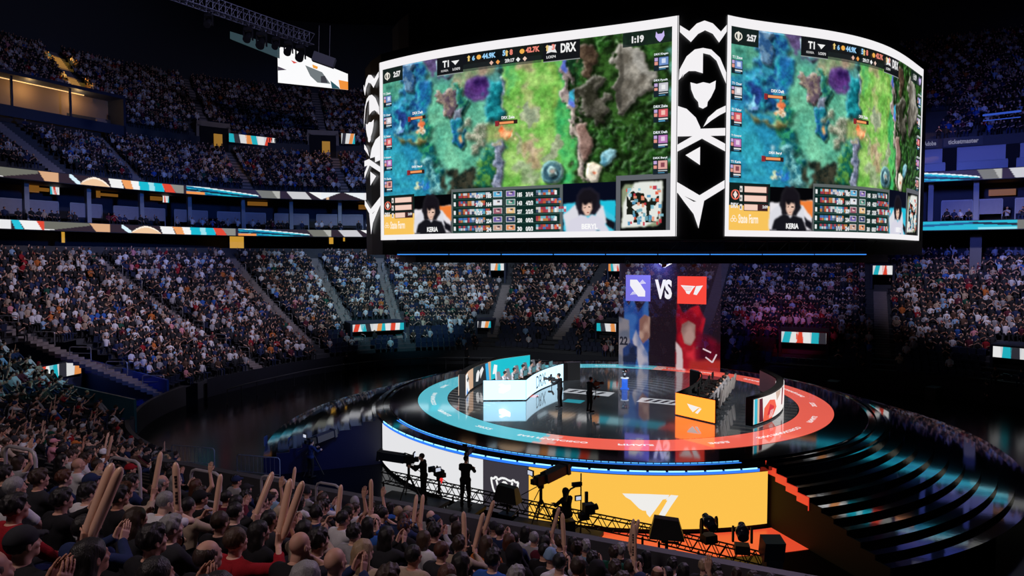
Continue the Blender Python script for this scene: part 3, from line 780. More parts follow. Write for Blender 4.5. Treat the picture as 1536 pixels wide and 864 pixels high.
# side lists of champions
def icons(u0, v0, dv, n):
    for j in range(n):
        y = v0+j*dv; rcu(u0, y, u0+.042, y+.070, '18242c'); rcu(u0+.014, y+.004, u0+.040, y+.044, ['7090c8','c8c8d0','d86068','b878b8','e0a8a0'][j]); rcu(u0+.022, y+.012, u0+.034, y+.034, ['e8f0ff','f4f4f4','f8d8c8','f0e0f0','703040'][j], .8)
        rcu(u0+.002, y+.004, u0+.012, y+.020, 'c0a8d8'); rcu(u0+.002, y+.024, u0+.012, y+.040, 'e09888'); rcu(u0+.014, y+.050, u0+.040, y+.056, 'e8ecec'); rcu(u0+.014, y+.060, u0+.034, y+.064, '58a0c8')
icons(.003, .16, .128, 5); icons(.950, .14, .128, 5)
rcu(0, 0, .098, .088, '15211f'); rcu(.86, 0, 1, .075, '15211f', .85)
tb0, tb1 = uvL(657, 90)[0], uvL(871, 60)[0]
rcu(tb0, 0, tb1, .088, '0c0e12', .92); rcu(tb0, 0, tb0+.10, .10, '14161a'); rcu(tb1-.115, 0, tb1, .10, '14161a'); rcu(tb0+.1, .06, tb1-.12, .10, '20282a', .5)
for (x, y, c) in ((.005,.085,'a0a8a8'),):
    rcu(tb0, .10, tb0+.10, .103, c); rcu(tb1-.115, .10, tb1, .103, c)
def bar(x, y, w_=28):
    u, v = uvL(x, y); d = w_/440; rcu(u-d/2-.012, v-.012, u-d/2, v+.016, '8c2830'); rcu(u-d/2, v-.010, u+d/2, v+.012, '30201c'); rcu(u-d/2+.002, v-.006, u+d/2-.012, v+.007, 'f09a60')
for x, y in ((628,177),(763,184),(627,258)): bar(x, y)
LINIMG = np.where(IMG <= .04045, IMG/12.92, ((IMG+.055)/1.055)**2.4).astype(np.float32)
ledm = mat_attr('led_picture', emission=True, strength=1.0)
def face_grid(face, uL0=0.0, uL1=1.0):
    """the picture laid on a face; uL0..uL1 the range of the picture shown"""
    a = IN[0]+(face.L-IN[0]-IN[2])*np.arange(RW+1)/RW; b = IN[1]+(HB-IN[1]-IN[3])*(1-np.arange(RH+1)/RH)
    x = np.interp(a, face.l, face.x)+np.interp(a, face.l, face.nx)*.05; y = np.interp(a, face.l, face.y)+np.interp(a, face.l, face.ny)*.05
    V = np.zeros((RH+1, RW+1, 3), np.float32); V[..., 0] = x; V[..., 1] = y; V[..., 2] = (ZB_+b)[:, None]
    cu = np.clip(((uL0+(uL1-uL0)*np.arange(RW+1)/RW)*RW), 0, RW-1).astype(int); cv = np.clip(np.arange(RH+1), 0, RH-1)
    C = LINIMG[cv][:, cu].reshape(-1, 3)
    idx = np.arange((RH+1)*(RW+1)).reshape(RH+1, RW+1)
    Q = np.stack([idx[:-1, :-1], idx[1:, :-1], idx[1:, 1:], idx[:-1, 1:]], -1).reshape(-1, 4)
    return V.reshape(-1, 3), Q, C
board = empty('scoreboard', (9.2, 36, ZB_), 0, 'huge black rounded scoreboard hanging over the stage with white framed game screens', 'scoreboard')
def bl(o): o.parent = board; o.matrix_parent_inverse = Matrix.Translation(-Vector(board.location)); return o
# body: black drum behind the faces, with a rounded bottom lip
body = G(); body_out = []
for k in range(0, 400, 20): body_out.append((fL.x[k]-fL.nx[k]*.02, fL.y[k]-fL.ny[k]*.02))
for k in (100, 300): body_out.append((fC.x[k]-fC.nx[k]*.02, fC.y[k]-fC.ny[k]*.02))
for k in list(range(0, 400, 20))+[399]: body_out.append((fR.x[k]-fR.nx[k]*.02, fR.y[k]-fR.ny[k]*.02))
cen = Vector((7.2, 37.8))
fE = Face([(547,116),(557,104),(571,95)], 1)
hull_s = [(fE.x[k]-fE.nx[k]*.02, fE.y[k]-fE.ny[k]*.02) for k in (0, 200)]+body_out
hull_s = hull_s+[(2*cen.x-x, 2*cen.y-y) for x, y in hull_s]
boardm = mat('board_black', (.006, .006, .008), .45, bump=.1, nscale=3)
body.prism(hull_s, ZB_-.75, ZT+.45)
bl(body.build('drum_body', boardm))
g = G(); g.prism([(cen.x+(p[0]-cen.x)*.88, cen.y+(p[1]-cen.y)*.88) for p in hull_s], ZB_-1.15, ZB_-.75); g.prism([(cen.x+(p[0]-cen.x)*.9, cen.y+(p[1]-cen.y)*.9) for p in hull_s], ZT+.45, ZT+2.6)
bl(g.build('top_housing', boardm))
WH = (.90, .88, .90)
def face_parts(face, name):
    V, Q, C = face_grid(face, 0, 1)
    o = bl(link('game_screen', fast_mesh('game_screen', V, Q=Q, vcol=C), ledm)); 
    fr = Flat(lambda a, b, off: face.at(a, b, off))
    L = face.L
    fr.rect(0, 0, L, IN[1], WH, .06, 40); fr.rect(0, HB-IN[3], L, HB, WH, .06, 40); fr.rect(0, IN[1], IN[0], HB-IN[3], WH, .06); fr.rect(L-IN[2], IN[1], L, HB-IN[3], WH, .06)
    f_ = bl(fr.build('screen_frame', ledm)); tag(f_, 'glowing white frame around the %s game picture' % name)
    t = Flat(lambda u, v, off: face.at(IN[0]+(L-IN[0]-IN[2])*u, IN[1]+(HB-IN[1]-IN[3])*(1-v), off))
    T = lambda s_, u0, v0, u1, v1, c, b=.02: t.text(s_, u0, v0, u1, v1, c, .08, b, flip=True)
    T('2:57', .055, .028, .088, .062, 'e8e8e8', .05); T('1:19', .885, .022, .920, .058, 'e8e8e8', .05)
    t.ring((.025, .045), .010, .014, 'e8e4d8', .08, asp=1.5); t.poly([(.020,.03),(.025,.02),(.030,.03),(.027,.07),(.023,.07)], 'e8e4d8', .08)
    # horned mark top right
    t.poly([(.955,.015),(.960,.028),(.972,.028),(.977,.015),(.979,.04),(.972,.06),(.966,.068),(.960,.06),(.953,.04)], 'c8b8f0', .08)
    T('T1', tb0+.022, .022, tb0+.046, .060, 'f4f4f4', .04); t.poly([(tb0+.055,.030),(tb0+.085,.030),(tb0+.070,.055),(tb0+.064,.042)], 'f0f0f0', .08)
    T('LCKP3', tb0+.060, .070, tb0+.088, .084, 'c8c8c8', .05); T('KOREA', tb0+.016, .072, tb0+.044, .084, 'b0b0b0', .05)
    T('6', tb0+.132, .018, tb0+.142, .045, '90c8f0', .04); T('44.9K', tb0+.168, .015, tb0+.215, .045, '98d0f8', .05)
    T('5', tb0+.238, .012, tb0+.248, .042, '98d0f8', .05); T('8', tb0+.262, .012, tb0+.272, .042, 'f08878', .05)
    T('42.7K', tb0+.315, .012, tb0+.360, .042, 'f08878', .05); T('3', tb0+.398, .012, tb0+.408, .042, 'f08878', .05)
    T('29:17', tb0+.246, .060, tb0+.278, .080, 'e0e0e0', .05)
    for x in (.120, .252, .384): t.poly([(tb0+x-.006,.024),(tb0+x,.012),(tb0+x+.006,.024),(tb0+x+.003,.026),(tb0+x+.003,.045),(tb0+x-.003,.045),(tb0+x-.003,.026)], 'e8c878', .08)
    for x in (.156, .303): t.disc((tb0+x, .03), .008, 'f0b050', .08, asp=1.6)
    for x, c in ((.200,'e0b8a8'),(.222,'f0a050'),(.290,'f0f0f0'),(.312,'e8c8b8')): t.poly([(tb0+x,.058),(tb0+x+.007,.07),(tb0+x,.084),(tb0+x-.007,.07)], c, .08)
    t.poly([(tb1-.105,.015),(tb1-.088,.020),(tb1-.075,.015),(tb1-.078,.035),(tb1-.072,.058),(tb1-.090,.052),(tb1-.105,.058),(tb1-.100,.036)], 'e8e8e8', .08)
    T('DRX', tb1-.060, .014, tb1-.012, .062, 'f0f0f0', .04); T('LCKP4', tb1-.105, .070, tb1-.075, .084, 'c8c8c8', .05)
    # lower band
    t.ring((.022, vb+.055), .012, .016, 'e86c58', .08, asp=1.6); t.poly([(.022,vb+.035),(.030,vb+.055),(.022,vb+.075),(.014,vb+.055)], 'f0e0d8', .08)
    T('DRX', .006, vb+.096, .034, vb+.122, 'e8e8e8', .05); T('2:09', .118, vb+.104, .137, vb+.120, 'd8d8d8', .05)
    T('State Farm', .034, vy+.042, .104, vy+.088, 'fff0d8', .03)
    for k in range(3): t.ring((.017+(k-1)*.006, vy+.072-(k == 1)*.014), .004, .006, 'fff0d8', .08, asp=1.6)
    T('KERIA', ul+(uk-ul)*.37, vb+(1-vb)*.83, ul+(uk-ul)*.66, vb+(1-vb)*.95, 'f4f4f4', .04)
    T('BERYL', um+(ub-um)*.36, vb+(1-vb)*.83, um+(ub-um)*.66, vb+(1-vb)*.95, 'fafafa', .04)
    K = [('1/3/1','185','185','3/1/4'),('2/1/3','164','143','4/2/3'),('1/2/5','209','237','2/2/5'),('0/1/1','234','230','0/0/2'),('1/1/1','24','30','0/0/3')]
    for j, (a_, b_, c_, d_) in enumerate(K):
        y0 = vb+rowh*j+.016; y1 = y0+.024
        T(a_, mid-.100, y0, mid-.076, y1, 'e8ecec', .05); T(b_, mid-.062, y0, mid-.044, y1, 'e8ecec', .05)
        T(c_, mid+.044, y0, mid+.060, y1, 'e8ecec', .05); T(d_, mid+.072, y0, mid+.096, y1, 'e8ecec', .05)
    for s_, x, y in (('DRX Deft', 628, 170), ('DRX Zeka', 763, 177), ('DRX Beryl', 627, 251)):
        u_, v_ = uvL(x, y); T(s_, u_-.022, v_-.010, u_+.022, v_+.006, 'f4f4f4', .03)
    for j in range(5):
        T(['T1 Zeus','T1 Oner','T1 Faker','T1 Gumayusi','T1 Keria'][j], .004, .142+j*.128, .040, .155+j*.128, 'e0e8ec', .04)
        T(['DRX Kingen','DRX Pyosik','DRX Zeka','DRX Deft','DRX Beryl'][j], .950, .122+j*.128, .990, .135+j*.128, 'e0e8ec', .04)
    l_ = bl(t.build('screen_lettering', ledm)); tag(l_, 'white and coloured scores and names on the %s screen' % name)
face_parts(fL, 'left'); face_parts(fR, 'right')
# emblem column between the two screens
def emblem(face, mapx):
    t = Flat(lambda a, b, off: face.at(face.L*a, HB*(1-b), off))
    X = lambda x: (x-32)/(198-32); Y = lambda y: (y-52)/(805-52)
    P = lambda pts: t.poly([(mapx(X(x)), Y(y)) for x, y in pts], WH, .06)
    P([(38,85),(70,105),(95,80),(122,70),(150,80),(178,108),(202,85),(202,108),(172,145),(150,115),(124,103),(100,115),(76,142),(38,108)])
    P([(36,270),(38,235),(62,190),(90,167),(118,162),(118,180),(96,186),(74,206),(56,238),(44,262)]); P([(118,162),(146,168),(176,196),(200,246),(200,284),(188,262),(164,206),(142,186),(118,180)])
    P([(62,190),(90,170),(118,164),(118,248),(92,240),(70,240),(54,252),(48,262)])
    P([(76,278),(98,284),(120,278),(142,283),(163,273),(161,300),(147,330),(136,345),(134,360),(120,368),(106,362),(103,345),(90,330),(79,303)])
    P([(34,358),(64,368),(96,398),(112,432),(112,440),(34,440)]); P([(202,358),(168,372),(138,398),(122,430),(150,408),(178,390),(202,380)])
    P([(34,438),(200,434),(200,460),(34,462)]); P([(34,514),(34,490),(112,446),(120,446),(200,488),(200,514),(118,470)])
    P([(62,526),(112,498),(112,560)])
    P([(34,618),(112,664),(200,612),(200,640),(120,688),(112,690),(34,655)]); P([(34,652),(62,668),(92,686),(128,684),(110,778),(92,728),(62,690)])
    P([(34,52),(34,805),(32,805),(32,52)])
    return bl(t.build('emblem_panel', ledm))
tag(emblem(fC, lambda x: x), 'white horned emblem on the black column between the screens')
tag(emblem(fE, lambda x: 1-x), 'white horned emblem on the black column at the left end')
# rigging grid and blue light strip under the board
ring = empty('lighting_ring', (SX+3, SY, 9.6), 0, 'black truss ring with a blue light strip under the scoreboard', 'truss')
P0 = aty(595, 385.5, 27.5); P1 = aty(1300, 386.5, 27.5)
blackm = mat('black_metal', (.004, .004, .005), .8)
g = G()
zt = EYE+.1
for yy in (27.6, 28.3):
    for zz in (zt+.1, zt+.55): g.cyl((P0.x, yy, zz), (P1.x, yy, zz), .035, n=6)
for k in range(44):
    x = P0.x+(P1.x-P0.x)*k/43; x2 = P0.x+(P1.x-P0.x)*(k+1)/43
    g.cyl((x, 27.6, zt+.1), (x2, 27.6, zt+.55) if k % 2 else (x, 27.6, zt+.55), .018, n=5); g.cyl((x, 27.6, zt+.1), (x, 28.3, zt+.1), .018, n=5)
def pinv(o, root): o.parent = root; o.matrix_parent_inverse = Matrix.Translation(-Vector(root.location)); return o
pinv(g.build('truss_frame', blackm), ring)
g = G()
n_ = 9
for k in range(n_):
    x = P0.x+(P1.x-P0.x)*k/n_+.03; x2 = P0.x+(P1.x-P0.x)*(k+1)/n_-.03; g.box(((x+x2)/2, 27.5, zt-.01), (x2-x, .06, .035))
pinv(g.build('light_strip', mat('led_blue_soft', (.02,.02,.02), .4, emit=(.05,.28,1.0), strength=1.3)), ring)
# ================================================================ STAGE
glossf = mat('stage_gloss_black', (.008, .009, .013), .06, spec=1.0, noise=.2, nscale=.8)
glossf.node_tree.nodes['Principled BSDF'].inputs['IOR'].default_value = 1.9
stepm = mat('step_gloss_black', (.003, .004, .007), .045, spec=1.0, noise=.4, nscale=6, bump=.018)
stepm.node_tree.nodes['Principled BSDF'].inputs['IOR'].default_value = 3.0
stage = empty('round_stage', (SX, SY, 0), 0, 'raised round glossy black stage with a glowing blue and red floor ring', 'stage')
def pol(r, a, z): return (r*math.cos(a), r*math.sin(a), z)
g = G(); g.lathe([(12.9, 0), (12.9, 2.22), (13.34, 2.24), (13.34, 2.40), (12.62, 2.44), (12.6, 2.5), (0.001, 2.5)], n=180); g.S = [False]*len(g.S); g.build('deck', glossf, stage)
def ang_r(px, r):
    k = (px-768)/F; a = k*k+1; b = -2*(k*SX+SY); c = SX*SX+SY*SY-r*r; Y = (-b-math.sqrt(b*b-4*a*c))/(2*a)
    return math.atan2(Y-SY, k*Y-SX)
# floor ring, in stage axes: blue on the far-left half, red on the right half
def ring_color(a, r):
    u, v = UV(SX+r*math.cos(a), SY+r*math.sin(a), (SX, SY))
    t = u+(.55*math.sin(v*9) if v < 0 else 0)*.5
    return lin('62cfe2') if t < -.25 else (lin('ff6a58') if t > .4 else lin('f2b0a8'))
n = 720; V = []; C = []; Q = []
for j in range(6):
    r = 9.5+1.6*j/5
    for i in range(n):
        a = 2*PI*i/n; V.append(pol(r, a, 2.512)); C.append(ring_color(a, r))
for j in range(5):
    for i in range(n): Q.append((j*n+i, (j+1)*n+i, (j+1)*n+(i+1) % n, j*n+(i+1) % n))
ringm = mat_attr('led_floor', emission=True, strength=1.12, coat=1.0)
o = link('floor_ring', fast_mesh('floor_ring', V, Q=Q, vcol=C), ringm, stage); tag(o, 'glowing floor ring, pale blue on the left and red on the right')
t = Flat(lambda a, r, off: Vector(pol(r, a, 2.516)))
for k in range(18):
    a = 2*PI*k/18+.1; s_ = ('SAN FRANCISCO', 'FINALS', '2022')[k % 3]; w_ = .012*len(s_)
    t.text(s_, a-w_, 10.18, a+w_, 10.42, (.95, .95, .95), 0, .03)
t.build('ring_lettering', ringm, stage)
# centre LED floor
N = 300; R = 9.5; g1 = (np.arange(N+1)/N*2-1)*R; uu, vv = np.meshgrid(g1, g1)
def n2(f, seed): return sum(vnoise(f*2**k, f*2**k, seed+k, (uu+R)/(2*R), (vv+R)/(2*R))*.5**k for k in range(4))/1.875
rad = np.hypot(uu, vv)
base = .010+.05*np.clip(n2(5, 300)-.35, 0, 1)
hexp = (np.sin(uu*14)*np.sin((uu*.5+vv*.866)*14)*np.sin((uu*.5-vv*.866)*14) > .12)
zone = np.clip((n2(3, 320)-.42)*5, 0, 1)
L = base+hexp*.055*zone*np.clip(1-(rad/9)**4, 0, 1)
L += .07*np.clip(1-((uu-1)/2.2)**2-((vv-3.5)/3.5)**2, 0, 1)*(np.sin(rad*9+n2(4, 9)*7)*.5+.7)
L = L*1.7
C = np.stack([L*.9, L*1.06, L*1.25], -1)
def sr(u0, u1, v0, v1, sh_=0): 
    q = uu-sh_*(vv-v0); return (q > u0) & (q < u1) & (vv > v0) & (vv < v1)
for (u0, u1, v0, v1) in ((-3.1, -.3, -.6, .6), (1.5, 3.8, -1.3, -.1)):
    m = sr(u0, u1, v0, v1); C[m] = lin('d8dce4')
    for k in range(4):
        d = (u1-u0)/5.2; m2 = sr(u0+.25+k*d, u0+.25+k*d+d*.5, v0+.25, v1-.2, .35); C[m2] = lin('101420')
C[sr(-4.6, -3.9, -2.6, -1.9)] = lin('e05848'); C[sr(-2.1, -1.1, -3.0, -2.2)] = lin('2fa9bc')
# stripes near the left booth
m = (uu < -5.2) & (vv < -2.5) & (np.sin(vv*11+uu*1.5) > .45); C[m] = C[m]*.3+.13
m = (uu > 6.8) & (vv > -6) & (np.sin(vv*9) > .6); C[m] = C[m]*.4+.05
inside = rad < 9.5
idx = np.arange((N+1)**2).reshape(N+1, N+1); ok = inside[:-1, :-1] & inside[1:, :-1] & inside[:-1, 1:] & inside[1:, 1:]
Q = np.stack([idx[:-1, :-1], idx[:-1, 1:], idx[1:, 1:], idx[1:, :-1]], -1)[ok]
X = uu*UX+vv*VX; Y = uu*UY+vv*VY
me = fast_mesh('floor_screen', np.stack([X, Y, np.full_like(X, 2.508)], -1).reshape(-1, 3), Q=Q, vcol=C.reshape(-1, 3))
fsm = mat_attr('led_floor_dark', emission=True, strength=1.0, coat=1.0, sampling=False)
fsm.node_tree.nodes['Principled BSDF'].inputs['Coat Roughness'].default_value = .05
fsm.node_tree.nodes['Principled BSDF'].inputs['Coat IOR'].default_value = 3.0
ringm.node_tree.nodes['Principled BSDF'].inputs['Coat Roughness'].default_value = .05
link('floor_screen', me, fsm, stage)
# blue light strips along the lip, with a painted glow band below
def arc_strip(name, r, z, h, a0, a1, m, n=160, dash=None, w_=.05):
    g = G(); 
    if dash:
        for k in range(dash):
            b0 = a0+(a1-a0)*k/dash; b1 = b0+(a1-a0)/dash*.86
            g.lathe([(r-w_, z+h), (r, z+h), (r, z), (r-w_, z)], n=4, a0=b0, a1=b1)
    else: g.lathe([(r-w_, z+h), (r, z+h), (r, z), (r-w_, z)], n=n, a0=a0, a1=a1)
    return g.build(name, m, stage)
aL, aR = ang_r(575, 13.3)+2*PI, ang_r(1143, 13.3)+2*PI
if aL > aR: aL -= 2*PI
bl1 = mat('led_blue_core', (.02,.02,.02), .4, emit=(.30,.75,1.0), strength=1.7)
bl2 = mat('strip_glow_blue', (.02,.02,.02), .4, emit=(.03,.22,1.0), strength=1.0)
arc_strip('light_strip', 13.37, 2.355, .045, aL, aR, bl1, dash=26)
arc_strip('light_strip', 13.36, 2.245, .11, aL, aR, bl2)  # emissive band standing in for the strip's blue glow on the lip
arc_strip('light_strip', 12.66, 2.455, .022, aL+.02, aR-.03, mat('led_blue_dash', (.02,.02,.02), .4, emit=(.10,.45,1.0), strength=1.3), dash=60)
arc_strip('light_strip', 12.78, 2.435, .012, aL+.02, aR-.03, bl2, w_=.05)
# front LED wall
wall = empty('led_wall', (SX, SY, 0), 0, 'curved LED wall on the stage front, white, grey and orange panels', 'led wall')
RWL = 13.2
A = lambda px: ang_r(px, RWL)
def zpx(px, py):
    a = A(px); Y = SY+RWL*math.sin(a); X = SX+RWL*math.cos(a); z = 1.0
    for _ in range(6):
        y0 = proj((X, Y, z))[1]; y1 = proj((X, Y, z+.01))[1]; z += (py-y0)/((y1-y0)/.01)
    return z
ledw = mat_attr('led_wall_panel', emission=True, strength=1.0)
def panel(px0, px1, col, nm, marks=None, label=None):
    lw = Flat(lambda a, b, off: Vector(((RWL+off)*math.cos(a/RWL), (RWL+off)*math.sin(a/RWL), b)), maxlen=.35)
    lw.rect(A(px0)*RWL, .15, A(px1)*RWL, 2.17, col, 0, 60)
    if marks: marks(lw)
    return tag(lw.build(nm, ledw, wall), label)
panel(571.5, 724, (.78,.78,.80), 'led_panel', label='plain white glowing panel')
def crest(l):
    P = lambda pts: [(RWL*A(720+x/6.17), zpx(720+x/6.17, 690+y/6.17)) for x, y in pts]
    for pts in ([(103,160),(108,205),(122,265),(150,320),(190,365),(232,390)], [(356,205),(350,255),(338,300),(300,350),(232,390)],
                [(100,162),(125,172),(148,152),(168,182),(200,165),(235,170),(262,186),(290,196),(312,182),(328,205),(358,206)],
                [(150,180),(166,240),(178,290)], [(302,205),(292,250),(280,300)], [(196,255),(206,215),(226,200),(248,218),(256,250),(240,280),(210,282),(196,255)], [(178,300),(230,335),(282,302)]):
        l.line(P(pts), .085, (.9,.9,.9), .02)
panel(724, 793.5, lin('3c3840'), 'led_panel', crest, 'dark grey panel with a white crest outline')
def wing(l):
    P = lambda pts: [(RWL*A(920+x/4.518), zpx(920+x/4.518, 700+y/4.518)) for x, y in pts]
    l.poly(P([(72,180),(240,184),(395,190),(383,216),(350,222),(310,278),(262,342),(240,318),(236,298),(212,296),(188,282),(160,255),(130,225),(95,205)]), (.86,.85,.82), .02)
    l.poly(P([(405,190),(457,195),(408,266),(365,334),(325,325),(382,228),(370,226)]), (.86,.85,.82), .02)
panel(793.5, 1157, lin('fcc24e'), 'led_panel', wing, 'orange panel with a white winged team mark')
g = G(); g.lathe([(13.19, 0), (13.19, 2.2), (12.95, 2.2)], n=80, a0=A(571.5), a1=A(1157)); g.build('backing', blackm, wall)
# steps around the rest of the stage
g = G(); s0 = A(1157)+.012; s1 = A(571.5)-.012+2*PI
NS = 10
prof = [(12.9, 2.44)]
for k in range(NS):
    r0 = 12.95+k*.58; z = 2.5-.165*(k+1); prof += [(r0, z+.165), (r0+.0, z), (r0+.58, z)]
prof.append((12.95+NS*.58, 0))
pr = [(a, b) for a, b in prof[1:]]
V = []; nseg = 150
for i in range(nseg+1):
    a = s0+(s1-s0)*i/nseg
    for r, z in pr: V.append((SX+r*math.cos(a), SY+r*math.sin(a), z))
k = len(pr); Fs = []
for i in range(nseg):
    for q in range(k-1): Fs.append((i*k+q+1, (i+1)*k+q+1, (i+1)*k+q, i*k+q))
o = struct('floor_stage_steps', fast_mesh('floor_stage_steps', V, Q=Fs), stepm)
def side_cut(a, m, name, k0, k1, hgt, off):
    g = G(); a2 = a-off
    up = [p for p in pr if 12.95+k0*.58-.01 <= p[0] <= 12.95+k1*.58+.01]; pts = up+[(r, max(0, z-hgt)) for r, z in reversed(up)]
    vs = [(r*math.cos(a), r*math.sin(a), z) for r, z in pts]; vs2 = [(r*math.cos(a2), r*math.sin(a2), z) for r, z in pts]
    n = len(vs); g.add(vs+vs2, [tuple(range(n)), tuple(range(2*n-1, n-1, -1))]+[(i, (i+1) % n, n+(i+1) % n, n+i) for i in range(n)]); return g.build(name, m, stage)
tag(side_cut(s0, mat('led_red_panel', (.1,.02,.02), .4, emit=lin('e8402c'), strength=.9), 'stair_light_panel', 0, 4, .30, .006), 'red glowing zigzag panel on the side of the steps')
side_cut(s0, blackm, 'stair_side', 0, 10, 2.5, .003); side_cut(s1, mat('stair_side_dark', (.01,.012,.05), .4), 'stair_side', 0, 10, 2.5, -.003)
# red floor apron in front of the LED wall
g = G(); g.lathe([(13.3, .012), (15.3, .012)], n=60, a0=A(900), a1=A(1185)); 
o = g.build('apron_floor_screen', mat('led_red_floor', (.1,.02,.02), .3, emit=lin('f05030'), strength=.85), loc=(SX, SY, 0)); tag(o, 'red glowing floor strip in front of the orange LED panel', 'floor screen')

# ---------------------------------------------------------------- player booths
ledd = mat_attr('led_booth', emission=True, strength=1.0)
FRONT = [(-4.03,-3.54),(-4.3,-2.1),(-4.45,-.5),(-4.42,.9),(-4.3,2.1),(-4.05,3.0)]
END0 = (-6.07, -4.6)
def smooth_pts(P, m=6):
    out = []
    for i in range(len(P)-1):
        p0 = P[max(i-1, 0)]; p1 = P[i]; p2 = P[i+1]; p3 = P[min(i+2, len(P)-1)]
        for k in range(m):
            t = k/m; out.append(tuple(.5*((2*p1[d])+(-p0[d]+p2[d])*t+(2*p0[d]-5*p1[d]+4*p2[d]-p3[d])*t*t+(-p0[d]+3*p1[d]-3*p2[d]+p3[d])*t**3) for d in (0, 1)))
    out.append(P[-1]); return out
FP = smooth_pts(FRONT)
def path_fn(P, z0, mirror, side=1):
    P = [(p[0]*mirror, p[1]) for p in P]; L = [0]
    for a, b in zip(P, P[1:]): L.append(L[-1]+math.dist(a, b))
    xs = [p[0] for p in P]; ys = [p[1] for p in P]
    def fn(a, b, off):
        a = min(max(a, 0), L[-1]); u = np.interp(a, L, xs); v = np.interp(a, L, ys)
        u2, v2 = np.interp(min(a+.05, L[-1]), L, xs), np.interp(min(a+.05, L[-1]), L, ys); u1, v1 = np.interp(max(a-.05, 0), L, xs), np.interp(max(a-.05, 0), L, ys)
        d = math.hypot(u2-u1, v2-v1); nu, nv = (v2-v1)/d*side, -(u2-u1)/d*side
        return SW(u+nu*off, v+nv*off, z0+b)
    return fn, L[-1]
DH = 1.1
def booth(mir):
    left = mir == 1
    cx, cy = -4.6*mir, 0
    root = empty('player_desk', SW(cx, cy, 0), 0, 'curved player desk with a white glowing front and team letters' if left else 'curved player desk with an orange glowing end and winged mark', 'desk', )
    wcol = (1.35, 1.85, 2.1) if left else (3.2, .40, .045)
    ecol = (.86, 1.7, 2.2) if left else (3.0, .50, .055)
    # end panel
    e = [END0, FRONT[0]]; fn, L = path_fn(e, 0, mir, 1 if mir == 1 else -1)
    t = Flat(fn, maxlen=.3); t.rect(0, .04, L, DH, ecol, .02)
    if left:
        t.poly([(L*.37,.45),(L*.47,.42),(L*.63,.62),(L*.63,.85),(L*.53,.80),(L*.37,.66)], (5,5,5), .03)
        for k in range(4): t.line([(L*.37+k*.06,.82-k*.02),(L*.44+k*.08,.90-k*.04)], .03, (5,5,5), .03)
    else:
        m_ = lambda x, y: (L*(1-(x-70)/325), DH*(1-(y-345)/200))
        t.poly([m_(170,420),m_(288,434),m_(262,440),m_(218,486),m_(205,470),m_(190,455)], (.92,.88,.84), .03); t.poly([m_(272,440),m_(290,440),m_(258,492),m_(236,486)], (.92,.88,.84), .03)
    pinv0(t.build('end_panel', ledd), root)
    # front panel
    fn, L = path_fn(FP, 0, mir, 1 if mir == 1 else -1)
    t = Flat(fn, maxlen=.3)
    if left:
        t.rect(0, .04, L*.93, DH, (.86,1.3,1.6), .02, 40)
        t.text('DRX', L*.34, .20, L*.58, .92, (.02,.02,.025), .035, .0)
        t.line([(L*.80,.45),(L*.80,.95)], .02, (.03,.03,.04), .03)
    else: t.rect(0, .04, L*.93, DH, lin('e04838'), .02, 40)
    pinv0(t.build('front_panel', ledd), root)
    # crest panel at the far end
    e = [FRONT[-1], (-3.45, 3.55)]; fn, L2 = path_fn(e, 0, mir, 1 if mir == 1 else -1); t = Flat(fn, maxlen=.3); t.rect(0, .0, L2, DH+.08, lin('33303a'), .02)
    Z = [(.28,.92),(.34,.96),(.40,.9),(.5,.95),(.6,.9),(.66,.96),(.72,.92),(.68,.5),(.5,.25),(.32,.5),(.28,.92)]
    t.line([(L2*x, 1.05*y) for x, y in Z], .05, (.9,.9,.9), .03); t.ring((L2*.5, .62), .07, .12, (.9,.9,.9), .03)
    pinv0(t.build('crest_panel', ledd), root)
    # black carcass and table top
    outer = [(END0[0]*mir, END0[1])]+[(p[0]*mir, p[1]) for p in FP]+[(-3.45*mir, 3.55)]
    g = G()
    def wallstrip(pts, z0, z1, th):
        for a, b in zip(pts, pts[1:]):
            p, q = SW(*a), SW(*b); d = (q-p); c = (p+q)/2; c.z = SZ+.022+(z0+z1)/2; nrm = Vector((-d.y, d.x, 0)).normalized(); 
            if nrm.dot(Vector(SW(-5.6*mir, 0)-c)) < 0: nrm = -nrm
            g.box(c+nrm*th/2, (d.length+.02, th, z1-z0), rz=math.atan2(d.y, d.x))
    wallstrip(outer, 0, DH+.02, .06)
    pinv0(g.build('desk_body', blackm), root)
    g = G(); inner = [(-5.35*mir, 2.9)]+[((p[0]-.95)*mir, p[1]) for p in reversed(FP[1:-1])]+[(-5.1*mir, -3.9)]
    poly = [SW(*p) for p in outer[1:-1]]+[SW(*p) for p in inner]; g.prism([(p.x, p.y) for p in poly], SZ+.72, SZ+.77)
    pinv0(g.build('table_top', blackm), root)
    return root
booth(1); booth(-1)
ARC = smooth_pts([(-7.55,-4.3),(-8.15,-2.7),(-8.5,-.7),(-8.5,1.4),(-8.15,2.7),(-7.4,4.4)], 8)
